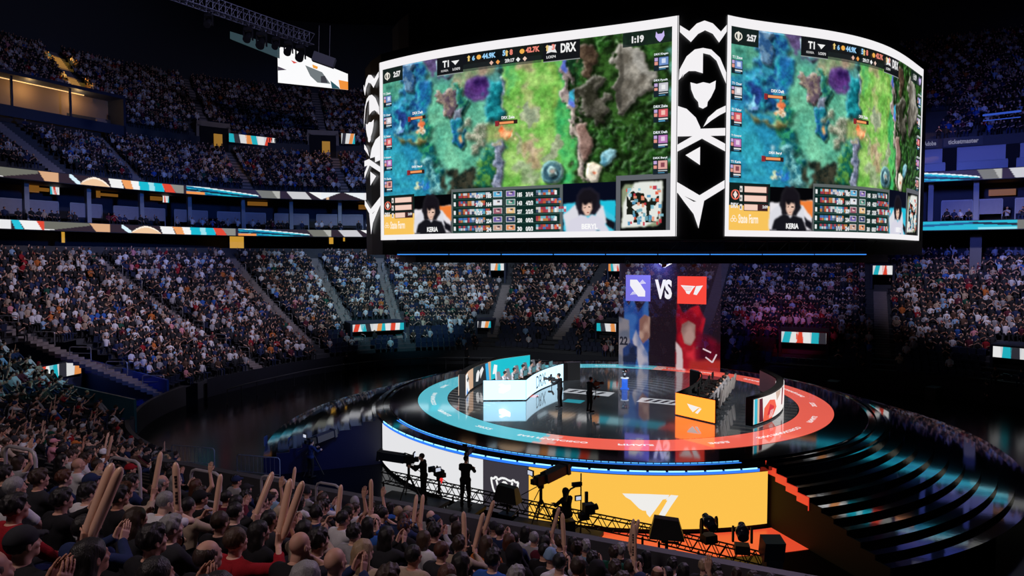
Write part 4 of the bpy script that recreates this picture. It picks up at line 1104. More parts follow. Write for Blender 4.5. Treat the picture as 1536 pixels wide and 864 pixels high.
def backwall(mir):
    left = mir == 1
    root = empty('booth_back_screen', SW(-8.3*mir, 0), 0, 'curved low LED screen behind the white desk players' if left else 'curved low LED screen behind the orange desk players', 'screen')
    H = 1.3
    g = G()
    P = [SW(p[0]*mir, p[1]) for p in ARC]
    for a, b in zip(P, P[1:]):
        d = b-a; c = (a+b)/2; g.box((c.x, c.y, SZ+.022+H/2), (d.length+.06, .34, H), rz=math.atan2(d.y, d.x))
    pinv0(g.build('housing', blackm), root)
    for side, nm in ((1, 'inner_screen'), (-1, 'outer_screen')):
        fn, L = path_fn(ARC, 0, mir, side if mir == 1 else -side); t = Flat(fn, maxlen=.3); o_ = .20
        if left:
            t.rect(0, .08, L, H-.06, lin('d0a888'), o_, 60); t.poly([(0,.08),(1.6,.08),(.9,1.2),(0,1.2)], lin('f0f0f0'), o_+.01)
            t.poly([(.3,.9),(.8,1.2),(1.4,.8),(1.0,.6)], lin('202028'), o_+.01)
            for x0 in np.arange(2.4, 4.6, .4): t.rect(x0, .08, x0+.41, H-.06, (.02,.02,.025), o_+.01)
            t.poly([(2.9,.35),(3.3,.3),(3.6,.8),(3.3,1.0),(3.0,.8)], lin('e8e8e8'), o_+.02); t.poly([(3.7,.4),(4.2,.9),(4.0,1.1),(3.6,.9)], lin('e8e8e8'), o_+.02)
            t.poly([(4.6,.08),(5.0,.08),(4.8,1.2),(4.4,1.2)], lin('30a8e0'), o_+.03)
            for x0 in np.arange(5.2, L-.3, .35): t.rect(x0, .08, min(L, x0+.36), H-.06, lin('18c0d0'), o_+.02)
            t.poly([(5.4,.4),(5.9,.4),(6.0,.9),(5.6,1.0)], lin('f0f8f8'), o_+.04); t.poly([(.1,.1),(.9,.08),(.5,.5)], lin('3a8ad8'), o_+.03)
        else:
            t.rect(0, .08, L, H-.06, lin('f0ece8') if side == -1 else lin('302028'), o_, 60)
            if side == -1:
                t.rect(.06, .08, .35, H-.06, lin('30b8d0'), o_+.01); t.rect(.35, .08, .5, H-.06, lin('e0b8a0'), o_+.01); t.poly([(.9,.08),(1.9,.08),(2.6,.5),(2.3,.9),(1.6,1.0),(1.0,.7)], lin('f06048'), o_+.01)
                t.poly([(1.3,.3),(2.0,.35),(2.2,.6),(1.6,.8)], lin('d02838'), o_+.02); t.poly([(.5,.1),(.9,.1),(.8,1.2),(.5,1.2)], lin('602030'), o_+.02)
                t.poly([(2.6,.8),(3.2,1.0),(3.4,1.24),(2.4,1.24)], lin('c8b0a0'), o_+.02); t.poly([(3.6,.4),(3.9,.4),(4.2,1.24),(3.7,1.24)], lin('702838'), o_+.02)
                for k in range(4): t.line([(1.5+k*.12,.15),(1.7+k*.12,.5)], .04, lin('f8f0f0'), o_+.03)
            else:
                t.poly([(5.0,.2),(5.6,.1),(6.3,.6),(6.0,1.2),(5.2,1.0)], lin('f0f0f0'), o_+.01)
        pinv0(t.build(nm, ledd), root)
    return root
backwall(1); backwall(-1)
# trophy and pedestal
tp = onz(937, 583, SZ+.022)
ped = empty('trophy_pedestal', tp, 0, 'slim glowing blue pedestal at the middle of the stage', 'pedestal')
g = G(); g.lathe([(.001,.0),(.26,.0),(.26,.03),(.17,.05),(.17,.62),(.001,.62)], n=24); g.build('column', mat('pedestal_blue', (.02,.05,.2), .1, emit=(.03,.16,.9), strength=.8), ped)
g = G(); g.lathe([(.001,.62),(.24,.62),(.24,.66),(.001,.66)], n=24); g.build('top_plate', mat('pedestal_top', (.8,.85,.9), .2, emit=(.7,.85,1), strength=.7), ped)
cup = G(); cup.lathe([(.001,.66),(.11,.66),(.10,.70),(.03,.76),(.03,.82),(.09,.88),(.15,1.0),(.17,1.15),(.14,1.15),(.10,.95),(.001,.9)], n=20)
for s_ in (-1, 1): cup.tube([(s_*.13,0,.92),(s_*.24,0,1.0),(s_*.25,0,1.12),(s_*.16,0,1.14)], .018, 6)
tag(cup.build('trophy_cup', mat('silver', (.7,.72,.78), .2, metal=1), loc=tp), 'silver two handled trophy cup on the glowing blue pedestal', 'trophy')

# ---------------------------------------------------------------- see-through banner behind the stage
BW, BH2 = 230, 250
bu0, bu1, bv = -2.72, 4.25, 9.8; BTOP = EYE+.15-SZ
ban = np.zeros((BH2, BW, 4)); bx, by = np.meshgrid((np.arange(BW)+.5)/BW, (np.arange(BH2)+.5)/BH2)   # by 0 at the top
ban[..., :3] = lin('3a2838'); ban[..., 3] = .34
def bsh(pts, col, al, col2=None, seed=5, soft=1, wp=.02):
    u = bx+(vnoise(9, 9, seed, bx, by)-.5)*wp; v = by+(vnoise(9, 9, seed+1, bx, by)-.5)*wp
    m = blur(pip([((x-928)/155, (y-392)/170) for x, y in pts], u, v), soft)[..., None]
    c = np.array(lin(col))*np.ones((BH2, BW, 1))
    if col2: nn = np.clip((vnoise(14, 14, seed+2, bx, by)-.5)*3+.5, 0, 1)[..., None]; c = c*(1-nn)+np.array(lin(col2))*nn
    ban[..., :3] = ban[..., :3]*(1-m)+c*m; ban[..., 3:] = ban[..., 3:]*(1-m)+al*m
bsh([(935,455),(945,470),(950,455),(958,480),(975,455),(977,560),(930,562),(936,500)], '2c58b8', .55, '4d86e0', 11)
bsh([(925,485),(945,490),(950,562),(926,562)], '8a90a8', .5, 'b8b0bc', 14)
bsh([(960,488),(968,481),(977,486),(977,515),(968,526),(961,515)], 'c8a090', .85, '94685e', 17)
bsh([(955,505),(962,520),(975,540),(977,562),(962,562),(950,520)], 'd8d0e0', .7, '8898c8', 20)
bsh([(935,535),(945,525),(958,530),(957,562),(935,562)], '1c2444', .8, '28407c', 23)
bsh([(1018,460),(1028,478),(1040,470),(1052,466),(1060,485),(1056,515),(1050,562),(1018,562)], 'e01c30', .62, 'a01028', 26)
bsh([(1026,495),(1036,489),(1048,494),(1048,512),(1040,524),(1030,520),(1025,506)], 'c09890', .9, '8c6460', 29)
bsh([(1018,520),(1026,530),(1034,562),(1018,562)], 'f0d8dc', .8, 'd84858', 32); bsh([(1045,530),(1054,520),(1056,562),(1044,562)], 'f0d8dc', .6, 'c83048', 35)
bsh([(1028,530),(1042,524),(1054,532),(1050,552),(1040,562),(1030,560)], 'e83040', .9, 'b01828', 38)
bsh([(1048,500),(1083,520),(1083,562),(1048,562)], 'a01430', .45, '701028', 41, 4)
bsh([(1040,545),(1083,545),(1083,562),(1040,562)], 'f04038', .5, None, 44, 3)
Vb = np.zeros((BH2+1, BW+1, 3), np.float32)
for i in range(BW+1):
    p = SW(bu0+(bu1-bu0)*i/BW, bv); Vb[:, i, 0] = p.x; Vb[:, i, 1] = p.y
Vb[..., 2] = (SZ+BTOP*(1-np.arange(BH2+1)/BH2))[:, None]; Vb[..., 2] = np.maximum(Vb[..., 2], SZ+.03)
cb = ban[np.clip(np.arange(BH2+1), 0, BH2-1)][:, np.clip(np.arange(BW+1), 0, BW-1)].reshape(-1, 4)
idx = np.arange((BH2+1)*(BW+1)).reshape(BH2+1, BW+1); Q = np.stack([idx[:-1, :-1], idx[1:, :-1], idx[1:, 1:], idx[:-1, 1:]], -1).reshape(-1, 4)
banner = empty('versus_banner', SW((bu0+bu1)/2, bv, 0), 0, 'tall see-through hanging screen with VS and two team squares behind the stage', 'screen')
gm = mat_attr('gauze_screen', emission=True, strength=.8, alpha=True)
pinv0(link('gauze', fast_mesh('gauze', Vb.reshape(-1, 3), Q=Q, vcol=cb), gm), banner)
def bfn(px, py, off):
    # banner marks are given in picture units of the banner's own width and height
    p = SW(bu0+(bu1-bu0)*(px-928)/155, bv-off, BTOP*(1-(py-392)/170)); return p
t = Flat(bfn)
t.rect(939, 423, 978, 462, lin('7a74e0')+(1,), .05); t.rect(1019, 424, 1062, 464, lin('f8483c')+(1,), .05)
W1 = (.88,.86,.88)
t.poly([(946,430),(957,430),(963,437),(970,447),(970,455),(959,455),(952,447),(946,439)], W1, .08)
for k in range(5): t.line([(947+k*2.4,453-k*.3),(951+k*2.2,448-k*.6)], .9, W1, .08); t.line([(960+k*2.2,437-k*.4),(966+k*1.2,430+k*1.2)], .9, W1, .08)
t.poly([(1024,437),(1046,438),(1043,441),(1037,450),(1033,449),(1031,445)], W1, .08); t.poly([(1047,438),(1057,437),(1048,451),(1043,450)], W1, .08)
for k in range(3): t.line([(1027+k*2,440+k*2.2),(1041-k,440+k*2.2)], .5, lin('f8483c')+(1,), .1)
t.text('VS', 985, 458, 1011, 429, W1, .08, .05)
t.line([(985,405),(990,396),(997,404),(1003,394),(1010,400),(1014,392)], 2.2, W1, .08); t.line([(990,404),(999,411),(1012,404),(1015,394)], 2.2, W1, .08)
t.text('22', 930, 529, 943, 516, lin('20202c'), .08, .04); t.line([(1062,540),(1072,547),(1078,535)], 2.2, lin('d8c0c8'), .08); t.line([(1058,528),(1070,533)], 2.2, lin('d8c0c8'), .08)
mo = t.build('screen_marks', ledd); pinv0(mo, banner)
# ================================================================ PEOPLE: bodies grown from one smooth field
def _box(gx, lo, hi):
    i0 = max(0, int(np.searchsorted(gx, lo))-1); i1 = min(len(gx), int(np.searchsorted(gx, hi))+2); return i0, i1
class Field:
    def __init__(s, lo, hi, h):
        s.h = h; s.g = [np.arange(lo[i], hi[i]+h, h) for i in range(3)]
        s.v = np.full([len(g) for g in s.g], .5, np.float32)
    def _sub(s, lo, hi):
        b = [_box(s.g[i], lo[i], hi[i]) for i in range(3)]
        if any(a >= c for a, c in b): return None
        sl = tuple(slice(a, c) for a, c in b)
        X = s.g[0][sl[0]][:, None, None]; Y = s.g[1][sl[1]][None, :, None]; Z = s.g[2][sl[2]][None, None, :]
        return sl, X, Y, Z
    def _min(s, sl, d, k, sub=False):
        a = s.v[sl]
        if sub:
            d = -d; h = np.clip(k-np.abs(a-d), 0, None)/k if k > 0 else 0; s.v[sl] = np.maximum(a, d)+h*h*k*.25
        else:
            h = np.clip(k-np.abs(a-d), 0, None)/k; s.v[sl] = np.minimum(a, d)-h*h*k*.25
    def rc(s, a, b, ra, rb, k=.03, grow=0.0, sub=False):
        ra += grow; rb += grow; m = max(ra, rb)+.08
        r = s._sub([min(a[i], b[i])-m for i in range(3)], [max(a[i], b[i])+m for i in range(3)])
        if r is None: return
        sl, X, Y, Z = r; d = [b[i]-a[i] for i in range(3)]; L = sum(x*x for x in d) or 1e-9
        t = np.clip(((X-a[0])*d[0]+(Y-a[1])*d[1]+(Z-a[2])*d[2])/L, 0, 1)
        D = np.sqrt((X-a[0]-t*d[0])**2+(Y-a[1]-t*d[1])**2+(Z-a[2]-t*d[2])**2)-(ra+(rb-ra)*t)
        s._min(sl, D, k, sub)
    def el(s, c, r, k=.03, grow=0.0, sub=False):
        r = [x+grow for x in r]; m = .08
        q = s._sub([c[i]-r[i]-m for i in range(3)], [c[i]+r[i]+m for i in range(3)])
        if q is None: return
        sl, X, Y, Z = q; x, y, z = (X-c[0])/r[0], (Y-c[1])/r[1], (Z-c[2])/r[2]
        k0 = np.sqrt(x*x+y*y+z*z)+1e-9; k1 = np.sqrt((x/r[0])**2+(y/r[1])**2+(z/r[2])**2)+1e-9
        s._min(sl, k0*(k0-1)/k1, k, sub)
    def cut(s, n, d):
        """keep the side where n.p < d"""
        X = s.g[0][:, None, None]; Y = s.g[1][None, :, None]; Z = s.g[2][None, None, :]
        s.v = np.maximum(s.v, (n[0]*X+n[1]*Y+n[2]*Z-d).astype(np.float32))
    def bumps(s, amp, f, seed=0):
        X = s.g[0][:, None, None]; Y = s.g[1][None, :, None]; Z = s.g[2][None, None, :]
        s.v = s.v+amp*(np.sin(X*f+seed)*np.sin(Y*f*.9+1.3*seed)*np.sin(Z*f*.6+.7*seed)).astype(np.float32)
    def mesh(s):
        v = s.v; S = v < 0
        c = [S[i:S.shape[0]-1+i, j:S.shape[1]-1+j, k:S.shape[2]-1+k] for i in (0, 1) for j in (0, 1) for k in (0, 1)]
        n = sum(x.astype(np.int8) for x in c); act = (n > 0) & (n < 8)
        I, J, K = np.nonzero(act); idx = -np.ones(act.shape, np.int64); idx[I, J, K] = np.arange(len(I))
        P = np.zeros((len(I), 3)); N = np.zeros(len(I))
        cor = [(a, b, d) for a in (0, 1) for b in (0, 1) for d in (0, 1)]
        for a in range(8):
            for b in range(a+1, 8):
                A_, B_ = cor[a], cor[b]
                if sum(abs(A_[q]-B_[q]) for q in range(3)) != 1: continue
                va = v[I+A_[0], J+A_[1], K+A_[2]]; vb_ = v[I+B_[0], J+B_[1], K+B_[2]]; m = (va < 0) != (vb_ < 0)
                t = np.where(m, va/np.where(m, va-vb_, 1), 0)
                for q in range(3): P[:, q] += m*(A_[q]+t*(B_[q]-A_[q]))
                N += m
        P /= np.maximum(N, 1)[:, None]
        P = np.stack([s.g[0][I], s.g[1][J], s.g[2][K]], 1)+P*s.h
        Q = []
        for ax in range(3):
            a = [0, 0, 0]; a[ax] = 1
            S0 = S[:S.shape[0]-a[0], :S.shape[1]-a[1], :S.shape[2]-a[2]]; S1 = S[a[0]:, a[1]:, a[2]:]
            o1, o2 = [(1, 2), (2, 0), (0, 1)][ax]
            E = np.argwhere(S0 != S1)
            E = E[(E[:, o1] > 0) & (E[:, o2] > 0) & (E[:, o1] < idx.shape[o1]) & (E[:, o2] < idx.shape[o2]) & (E[:, ax] < idx.shape[ax])]
            if not len(E): continue
            e1 = np.zeros(3, int); e1[o1] = 1; e2 = np.zeros(3, int); e2[o2] = 1
            q = [idx[tuple((E-d).T)] for d in (e1+e2, e2, 0*e1, e1)]
            q = np.stack(q, 1); fl = S0[tuple(E.T)]; q[~fl] = q[~fl][:, ::-1]; Q.append(q[(q >= 0).all(1)])
        return P, np.concatenate(Q) if Q else np.zeros((0, 4), int)
def merge(parts):
    V = []; Q = []; n = 0
    for v, q in parts: V.append(v); Q.append(q+n); n += len(v)
    return np.concatenate(V), np.concatenate(Q)
v3 = lambda *a: np.array(a, float)
def norm(a): return a/(np.linalg.norm(a)+1e-9)
# ---- poses. Person sits facing +Y, floor at 0, seat at .45; hands: (wrist, finger direction, palm normal, curl)
def two_bone(S, Wr, l1, l2, hint):
    S, Wr, hint = v3(*S), v3(*Wr), v3(*hint); d = Wr-S; L = min(np.linalg.norm(d), (l1+l2)*.995); dn = norm(d)
    a = (l1*l1-l2*l2+L*L)/(2*L); h = math.sqrt(max(0, l1*l1-a*a)); hp = norm(hint-dn*hint.dot(dn)); return S+dn*a+hp*h, S+dn*L
def pose(name, seated=True, lean=0.0, R=None, Lh=None, standz=0.0, turn=0.0):
    return dict(name=name, seated=seated, lean=lean, R=R, L=Lh, turn=turn)
POSES = {
 'lap':   pose('lap', R=((.11,.36,.66),(-.4,.9,-.1),(0,.1,-1),.5,(1,-.3,-.3)), Lh=((-.11,.36,.66),(.4,.9,-.1),(0,.1,-1),.5,(-1,-.3,-.3))),
 'clap':  pose('clap', lean=.03, R=((.055,.36,1.02),(-.15,.5,.8),(-1,.1,.1),.15,(1,-.2,-.6)), Lh=((-.055,.37,1.03),(.15,.5,.8),(1,.1,.1),.15,(-1,-.2,-.6))),
 'stick': pose('stick', R=((.24,.30,1.16),(.0,.3,.95),(-1,.2,0),1.25,(1,-.3,-.6)), Lh=((-.12,.34,.68),(.4,.9,-.1),(0,.1,-1),.5,(-1,-.3,-.3))),
 'sticks': pose('sticks', lean=.02, R=((.12,.38,.98),(-.2,.6,.7),(-1,.3,0),1.25,(1,-.3,-.6)), Lh=((-.10,.38,.96),(.2,.6,.7),(1,.3,0),1.25,(-1,-.3,-.6))),
 'chin':  pose('chin', lean=.16, R=((.05,.26,1.13),(-.1,-.2,.9),(-.3,-.9,.1),1.1,(.8,.4,-.8)), Lh=((-.02,.30,.76),(.8,.4,0),(0,.1,-1),.5,(-1,-.2,-.4))),
 'raised': pose('raised', R=((.26,.10,1.50),(.0,.1,1),(-.3,.9,0),.25,(1,.2,-.2)), Lh=((-.12,.34,.68),(.4,.9,-.1),(0,.1,-1),.5,(-1,-.3,-.3))),
 'typing': pose('typing', lean=.06, R=((.17,.42,.80),(-.1,1,-.05),(0,0,-1),.35,(1,-.4,-.5)), Lh=((-.17,.42,.80),(.1,1,-.05),(0,0,-1),.35,(-1,-.4,-.5))),
 'stand': pose('stand', seated=False, R=((.27,.06,.86),(0,.15,-1),(-1,0,0),.45,(.6,-.8,0)), Lh=((-.27,.06,.86),(0,.15,-1),(1,0,0),.45,(-.6,-.8,0))),
 'operate': pose('operate', seated=False, lean=.05, R=((.16,.42,1.22),(-.1,.9,.3),(-.6,.1,-.8),1.0,(.8,-.4,-.8)), Lh=((-.14,.44,1.30),(.1,.9,.3),(.6,.1,-.8),1.0,(-.8,-.4,-.8))),
}
def joints(P):
    j = {}; ln = P['lean']
    if P['seated']: j['pel'] = v3(0, 0, .55); top = .55
    else: j['pel'] = v3(0, 0, .95); top = .95
    up = v3(0, math.sin(ln*1.6), math.cos(ln*1.6)); j['up'] = up
    j['abd'] = j['pel']+up*.19; j['chest'] = j['pel']+up*.37; j['sh'] = j['pel']+up*.485; j['nk'] = j['pel']+up*.53+v3(0, .005, 0)
    j['hd'] = j['nk']+v3(0, .035+ln*.2, .165)
    for s, k in ((1, 'R'), (-1, 'L')):
        S = j['sh']+v3(s*.175, -.01, -.005); w_, fd, pn, cu, hint = P[k]; w_ = v3(*w_)
        e, w2 = two_bone(S, w_, .285, .255, hint); j[k+'s'], j[k+'e'], j[k+'w'] = S, e, w2; j[k+'f'] = norm(v3(*fd)); j[k+'n'] = norm(v3(*pn)); j[k+'c'] = cu
        if P['seated']:
            j[k+'h'] = v3(s*.095, .02, .545); j[k+'k'] = v3(s*.135, .46, .535); j[k+'a'] = v3(s*.14, .43, .09); j[k+'t'] = v3(s*.15, .60, .04)
        else:
            j[k+'h'] = v3(s*.095, 0, .90); j[k+'k'] = v3(s*.12, .02, .50); j[k+'a'] = v3(s*.13, -.02, .09); j[k+'t'] = v3(s*.15, .16, .04)
    return j
def add_torso(f, j, g=0.0, arms=1.0, kk=.05):
    f.rc(j['pel']+v3(-.078, 0, 0), j['pel']+v3(.078, 0, 0), .112, .112, kk, g)
    f.el(j['abd'], (.150, .108, .17), kk, g); f.el(j['chest']+v3(0, -.005, 0), (.172, .118, .165), kk, g)
    f.rc(j['sh']+v3(-.13, -.01, .0), j['sh']+v3(.13, -.01, .0), .062, .062, kk, g); f.rc(j['sh'], j['nk'], .075, .058, kk, g*.6)
    for k in 'RL':
        e = j[k+'s']+(j[k+'e']-j[k+'s'])*min(1, arms*2)
        f.rc(j[k+'s'], e, .052, .052-.010*min(1, arms*2), .04, g)
        if arms > .5: w_ = j[k+'e']+(j[k+'w']-j[k+'e'])*(arms-.5)*2; f.rc(j[k+'e'], w_, .042, .042-.014*(arms-.5)*2, .02, g)
def add_legs(f, j, g=0.0):
    f.rc(j['pel']+v3(-.07, 0, -.01), j['pel']+v3(.07, 0, -.01), .102, .102, .04, g)
    for k in 'RL':
        f.rc(j[k+'h'], j[k+'k'], .086, .060, .04, g); f.rc(j[k+'k'], j[k+'a'], .056, .040, .03, g)
def add_hand(f, w_, fd, n, curl, s):
    side = norm(np.cross(fd, n))*s   # towards the thumb
    knu = w_+fd*.088
    for i in range(4):
        o = (.033-.022*i); k_ = knu+side*o; f.rc(w_+side*o*.55, k_, .015, .0125, .012)
        L = (.040, .044, .041, .031)[i]; d = fd.copy(); p = k_; a = curl*.55
        for q in range(3):
            d = norm(d*math.cos(a)+n*math.sin(a)) if q == 0 else norm(d*math.cos(curl*.8)+norm(n-d*n.dot(d))*math.sin(curl*.8))
            r = .0098-.0011*q-.0008*(i == 3); e = p+d*L*(1, .66, .52)[q]; f.rc(p, e, r, r-.0008, .004); p = e
    t0 = w_+side*.022+fd*.02; td = norm(fd*.72+side*.62+n*(.25+.3*curl)); t1 = t0+td*.042; td2 = norm(fd*.85+side*.15+n*(.4+.4*curl)); t2 = t1+td2*.032; t3 = t2+norm(fd*.7+n*.7*curl+fd*.2)*.024
    f.rc(t0, t1, .0145, .011, .01); f.rc(t1, t2, .0108, .0098, .004); f.rc(t2, t3, .0098, .0085, .003)
def head_field(h=.0065):
    f = Field((-.11, -.13, -.24), (.11, .15, .13), h)
    f.el((0, -.012, .022), (.076, .096, .094), .02); f.el((0, .028, -.045), (.058, .066, .068), .03); f.rc((-.02, .062, -.088), (.02, .062, -.088), .022, .022, .03)
    f.rc((0, -.02, -.10), (0, -.03, -.22), .056, .058, .03)
    f.rc((-.03, .078, .018), (.03, .078, .018), .013, .013, .014)
    for s in (-1, 1):
        f.el((s*.031, .095, -.002), (.019, .016, .012), .010, sub=True); f.el((s*.031, .077, -.003), (.0125, .0125, .0115), .004)
        f.el((s*.079, -.006, -.012), (.010, .019, .030), .008); f.el((s*.087, .000, -.010), (.006, .010, .018), .003, sub=True); f.el((s*.042, .064, -.030), (.022, .020, .016), .02)
    f.rc((0, .088, .008), (0, .108, -.034), .008, .012, .010); f.rc((-.010, .096, -.037), (.010, .096, -.037), .008, .008, .006)
    f.rc((-.018, .089, -.064), (.018, .089, -.064), .0065, .0065, .004); f.rc((-.015, .088, -.073), (.015, .088, -.073), .007, .007, .004)
    f.rc((-.026, .101, -.0685), (.026, .101, -.0685), .003, .003, .004, sub=True)
    return f
HEAD = head_field().mesh()
def rotz(V, a, c=(0, 0)):
    V = V.copy(); x, y = V[:, 0]-c[0], V[:, 1]-c[1]; V[:, 0] = x*math.cos(a)-y*math.sin(a)+c[0]; V[:, 1] = x*math.sin(a)+y*math.cos(a)+c[1]; return V
HEADTILT = {'chin': -.15}
def tilt(V, a):
    V = V.copy(); y, z = V[:, 1].copy(), V[:, 2].copy()+.1; V[:, 1] = y*math.cos(a)-z*math.sin(a); V[:, 2] = y*math.sin(a)+z*math.cos(a)-.1; return V
HH = .016
def body_parts(pn, yaw=0.0):
    P = POSES[pn]; j = joints(P); lo = (-.42, -.26, -.02); hi = (.42, .74, 1.75 if not P['seated'] or pn == 'raised' else 1.32)
    if not P['seated']: lo = (-.42, -.3, -.02); hi = (.42, .62, 1.72)
    out = {}
    f = Field(lo, hi, .018); add_torso(f, j, -.004, 1.0); add_legs(f, j, -.004)
    for k in 'RL': f.rc(j[k+'a']+v3(0, 0, -.035), j[k+'t'], .038, .030, .02)
    parts = [f.mesh()]
    for k, s in (('R', 1), ('L', -1)):
        w_ = j[k+'w']; d = norm(w_-j[k+'e']); c = w_+j[k+'f']*.09
        fh = Field(tuple(c-.14), tuple(c+.14), .0058); fh.rc(w_-d*.05, w_, .027, .024, .02); add_hand(fh, w_, j[k+'f'], j[k+'n'], j[k+'c'], -s if pn not in () else s); parts.append(fh.mesh())
    hv, hq = HEAD; parts.append((rotz(tilt(hv, HEADTILT.get(pn, .06)), yaw)+j['hd'], hq))
    out['body'] = merge(parts); out['j'] = j
    for nm, arms in (('short', .34), ('long', .97)):
        f = Field(lo, hi, .017); add_torso(f, j, .013, arms); f.bumps(.006, 42, 1+len(pn))
        up = j['up']; f.cut((0, float(up[1]), float(up[2])), float(up.dot(j['nk']))+.034); f.rc(j['nk']-up*.0, j['nk']+up*.15, .056, .056, .01, sub=True); f.cut((0, 0, -1), -(j['pel'][2]-.075))
        out[nm] = f.mesh()
    f = Field(lo, hi, .018); add_legs(f, j, .012); f.bumps(.004, 38, 2); f.cut((0, 0, 1), j['pel'][2]+.06); out['legs'] = f.mesh()
    f = Field(lo, (.42, .74, .2), .014)
    for k in 'RL': f.rc(j[k+'a']+v3(0, -.02, -.045), j[k+'t']+v3(0, 0, .002), .046, .038, .02)
    f.cut((0, 0, -1), .0); out['shoes'] = f.mesh()
    # hood, lying behind the neck
    f = Field((-.2, -.3, .8), (.2, .2, 1.75), .014); n_ = j['nk']; f.rc(n_+v3(-.07, -.05, -.03), n_+v3(.07, -.05, -.03), .045, .045, .04); f.el(n_+v3(0, -.10, -.07), (.10, .05, .08), .04); f.bumps(.006, 50, 3); out['hood'] = f.mesh()
    return out
def hair(kind, h=.0085):
    f = Field((-.17, -.22, -.42), (.17, .20, .20), h)
    if kind == 'short':
        f.el((0, -.016, .030), (.084, .103, .098), .02); f.bumps(.004, 110, 1); f.cut((0, .75, -.66), .028); f.cut((0, -.25, -1), .065); 
    elif kind == 'tousled':
        f.el((0, -.016, .036), (.090, .108, .102), .02); f.el((0, .05, .085), (.06, .05, .035), .03); f.bumps(.010, 85, 2); f.cut((0, .75, -.66), .036); f.cut((0, -.25, -1), .070)
    elif kind == 'fringe':
        f.el((0, -.012, .030), (.088, .106, .098), .02); f.bumps(.004, 130, 4); f.cut((0, .80, -.6), .052); f.cut((0, -.15, -1), .058)
    elif kind == 'bob':
        f.el((0, -.018, .026), (.090, .108, .100), .03); f.el((0, -.045, -.06), (.096, .078, .11), .03); f.bumps(.005, 70, 5); f.cut((0, .8, -.45), .040); f.cut((0, 0, -1), .14)
    elif kind == 'long':
        f.el((0, -.018, .026), (.090, .108, .100), .03); f.el((0, -.06, -.08), (.100, .066, .14), .04); f.el((0, -.085, -.22), (.105, .045, .18), .05); f.bumps(.006, 64, 6); f.cut((0, .8, -.45), .036)
    elif kind == 'ponytail':
        f.el((0, -.016, .026), (.083, .102, .097), .02); f.el((0, -.115, .03), (.03, .03, .03), .02); f.rc((0, -.13, .01), (0, -.15, -.18), .03, .018, .02); f.bumps(.004, 100, 7); f.cut((0, .75, -.66), .030)
    elif kind == 'bun':
        f.el((0, -.016, .026), (.083, .102, .097), .02); f.el((0, -.09, .10), (.042, .042, .040), .01); f.bumps(.005, 100, 8); f.cut((0, .75, -.66), .030); f.cut((0, -.25, -1), .075)
    elif kind == 'receding':
        f.el((0, -.022, .018), (.081, .096, .088), .02); f.bumps(.002, 120, 9); f.cut((0, .5, .85), .062); f.cut((0, .6, -.5), .012); f.cut((0, -.25, -1), .065)
    return f.mesh()
def hat(kind):
    f = Field((-.16, -.20, -.16), (.16, .24, .20), .008)
    if kind == 'cap':
        f.el((0, -.014, .036), (.089, .108, .098), .02); f.cut((0, -.18, -1), -.012); f.rc((-.035, .10, .028), (.035, .10, .028), .012, .012, .02); f.rc((-.03, .145, .020), (.03, .145, .020), .010, .010, .05); f.rc((0, .09, .03), (0, .16, .018), .03, .012, .02)
        f.cut((0, 0, 1), .2)
    elif kind == 'beanie':
        f.el((0, -.018, .045), (.090, .106, .110), .02); f.rc((-.05, -.01, .01), (.05, -.01, .01), .06, .06, .03); f.bumps(.004, 60, 3); f.cut((0, -.25, -1), .012)
    elif kind == 'headphones':
        for s in (-1, 1): f.el((s*.088, -.005, -.008), (.018, .032, .036), .01)
        for k in range(12):
            a0, a1 = PI*k/12, PI*(k+1)/12; f.rc((.094*math.cos(a0), -.01, .02+.098*math.sin(a0)), (.094*math.cos(a1), -.01, .02+.098*math.sin(a1)), .010, .010, .005)
    elif kind == 'hoodup':
        f.el((0, -.025, .02), (.105, .125, .125), .03); f.el((0, -.04, -.12), (.10, .08, .10), .05); f.bumps(.005, 50, 3); f.cut((0, .9, -.2), .055)
    return f.mesh()
HAIR = {k: hair(k) for k in ('short', 'tousled', 'fringe', 'bob', 'long', 'ponytail', 'bun', 'receding')}
HATS = {k: hat(k) for k in ('cap', 'beanie', 'headphones', 'hoodup')}
YAWS = {'lap': -.12, 'clap': .0, 'stick': -.05, 'sticks': .05, 'chin': -.1, 'raised': 0, 'typing': 0, 'stand': 0, 'operate': 0}
PARTS = {k: body_parts(k, YAWS[k]) for k in POSES}
skinm = mat_tint('skin', .55, var=.08, nscale=14, spec=.35); clothm = mat_tint('cloth', .85, bump=.2, nscale=90, var=.2, spec=.15)
hairm = mat_tint('hair', .5, bump=.5, nscale=130, var=.45, spec=.45, stripes=True); hatm = mat_tint('hat_cloth', .8, var=.15, nscale=60, spec=.15)
_mc = {}
def pmesh(key, vq, m, shift=None):
    if key not in _mc:
        V, Q = vq; V = V if shift is None else V+shift
        me = fast_mesh(key if isinstance(key, str) else '_'.join(key), V, Q=Q, smooth=True); me.materials.append(m); _mc[key] = me
    return _mc[key]
SKINS = [lin('c89a86'), lin('d8ab96'), lin('b98670'), lin('a06c54'), lin('e0b8a6'), lin('7a4e3c'), lin('cfa28c')]
HAIRC = {'black': (.010, .009, .010), 'dark brown': (.035, .020, .014), 'brown': (.06, .034, .021), 'blonde': (.34, .24, .14), 'grey': (.26, .26, .27), 'reddish brown': (.075, .027, .015)}
TOPC = {'black': (.014, .014, .017), 'charcoal': (.026, .027, .033), 'white': (.66, .66, .70), 'light grey': (.34, .34, .37), 'navy': (.018, .03, .09), 'dark green': (.01, .075, .05), 'red': (.30, .012, .02), 'blue': (.03, .11, .42), 'beige': (.42, .33, .25), 'brown': (.09, .05, .035), 'maroon': (.10, .015, .03), 'orange': (.5, .14, .03), 'light blue': (.25, .4, .6), 'pink': (.6, .25, .3)}
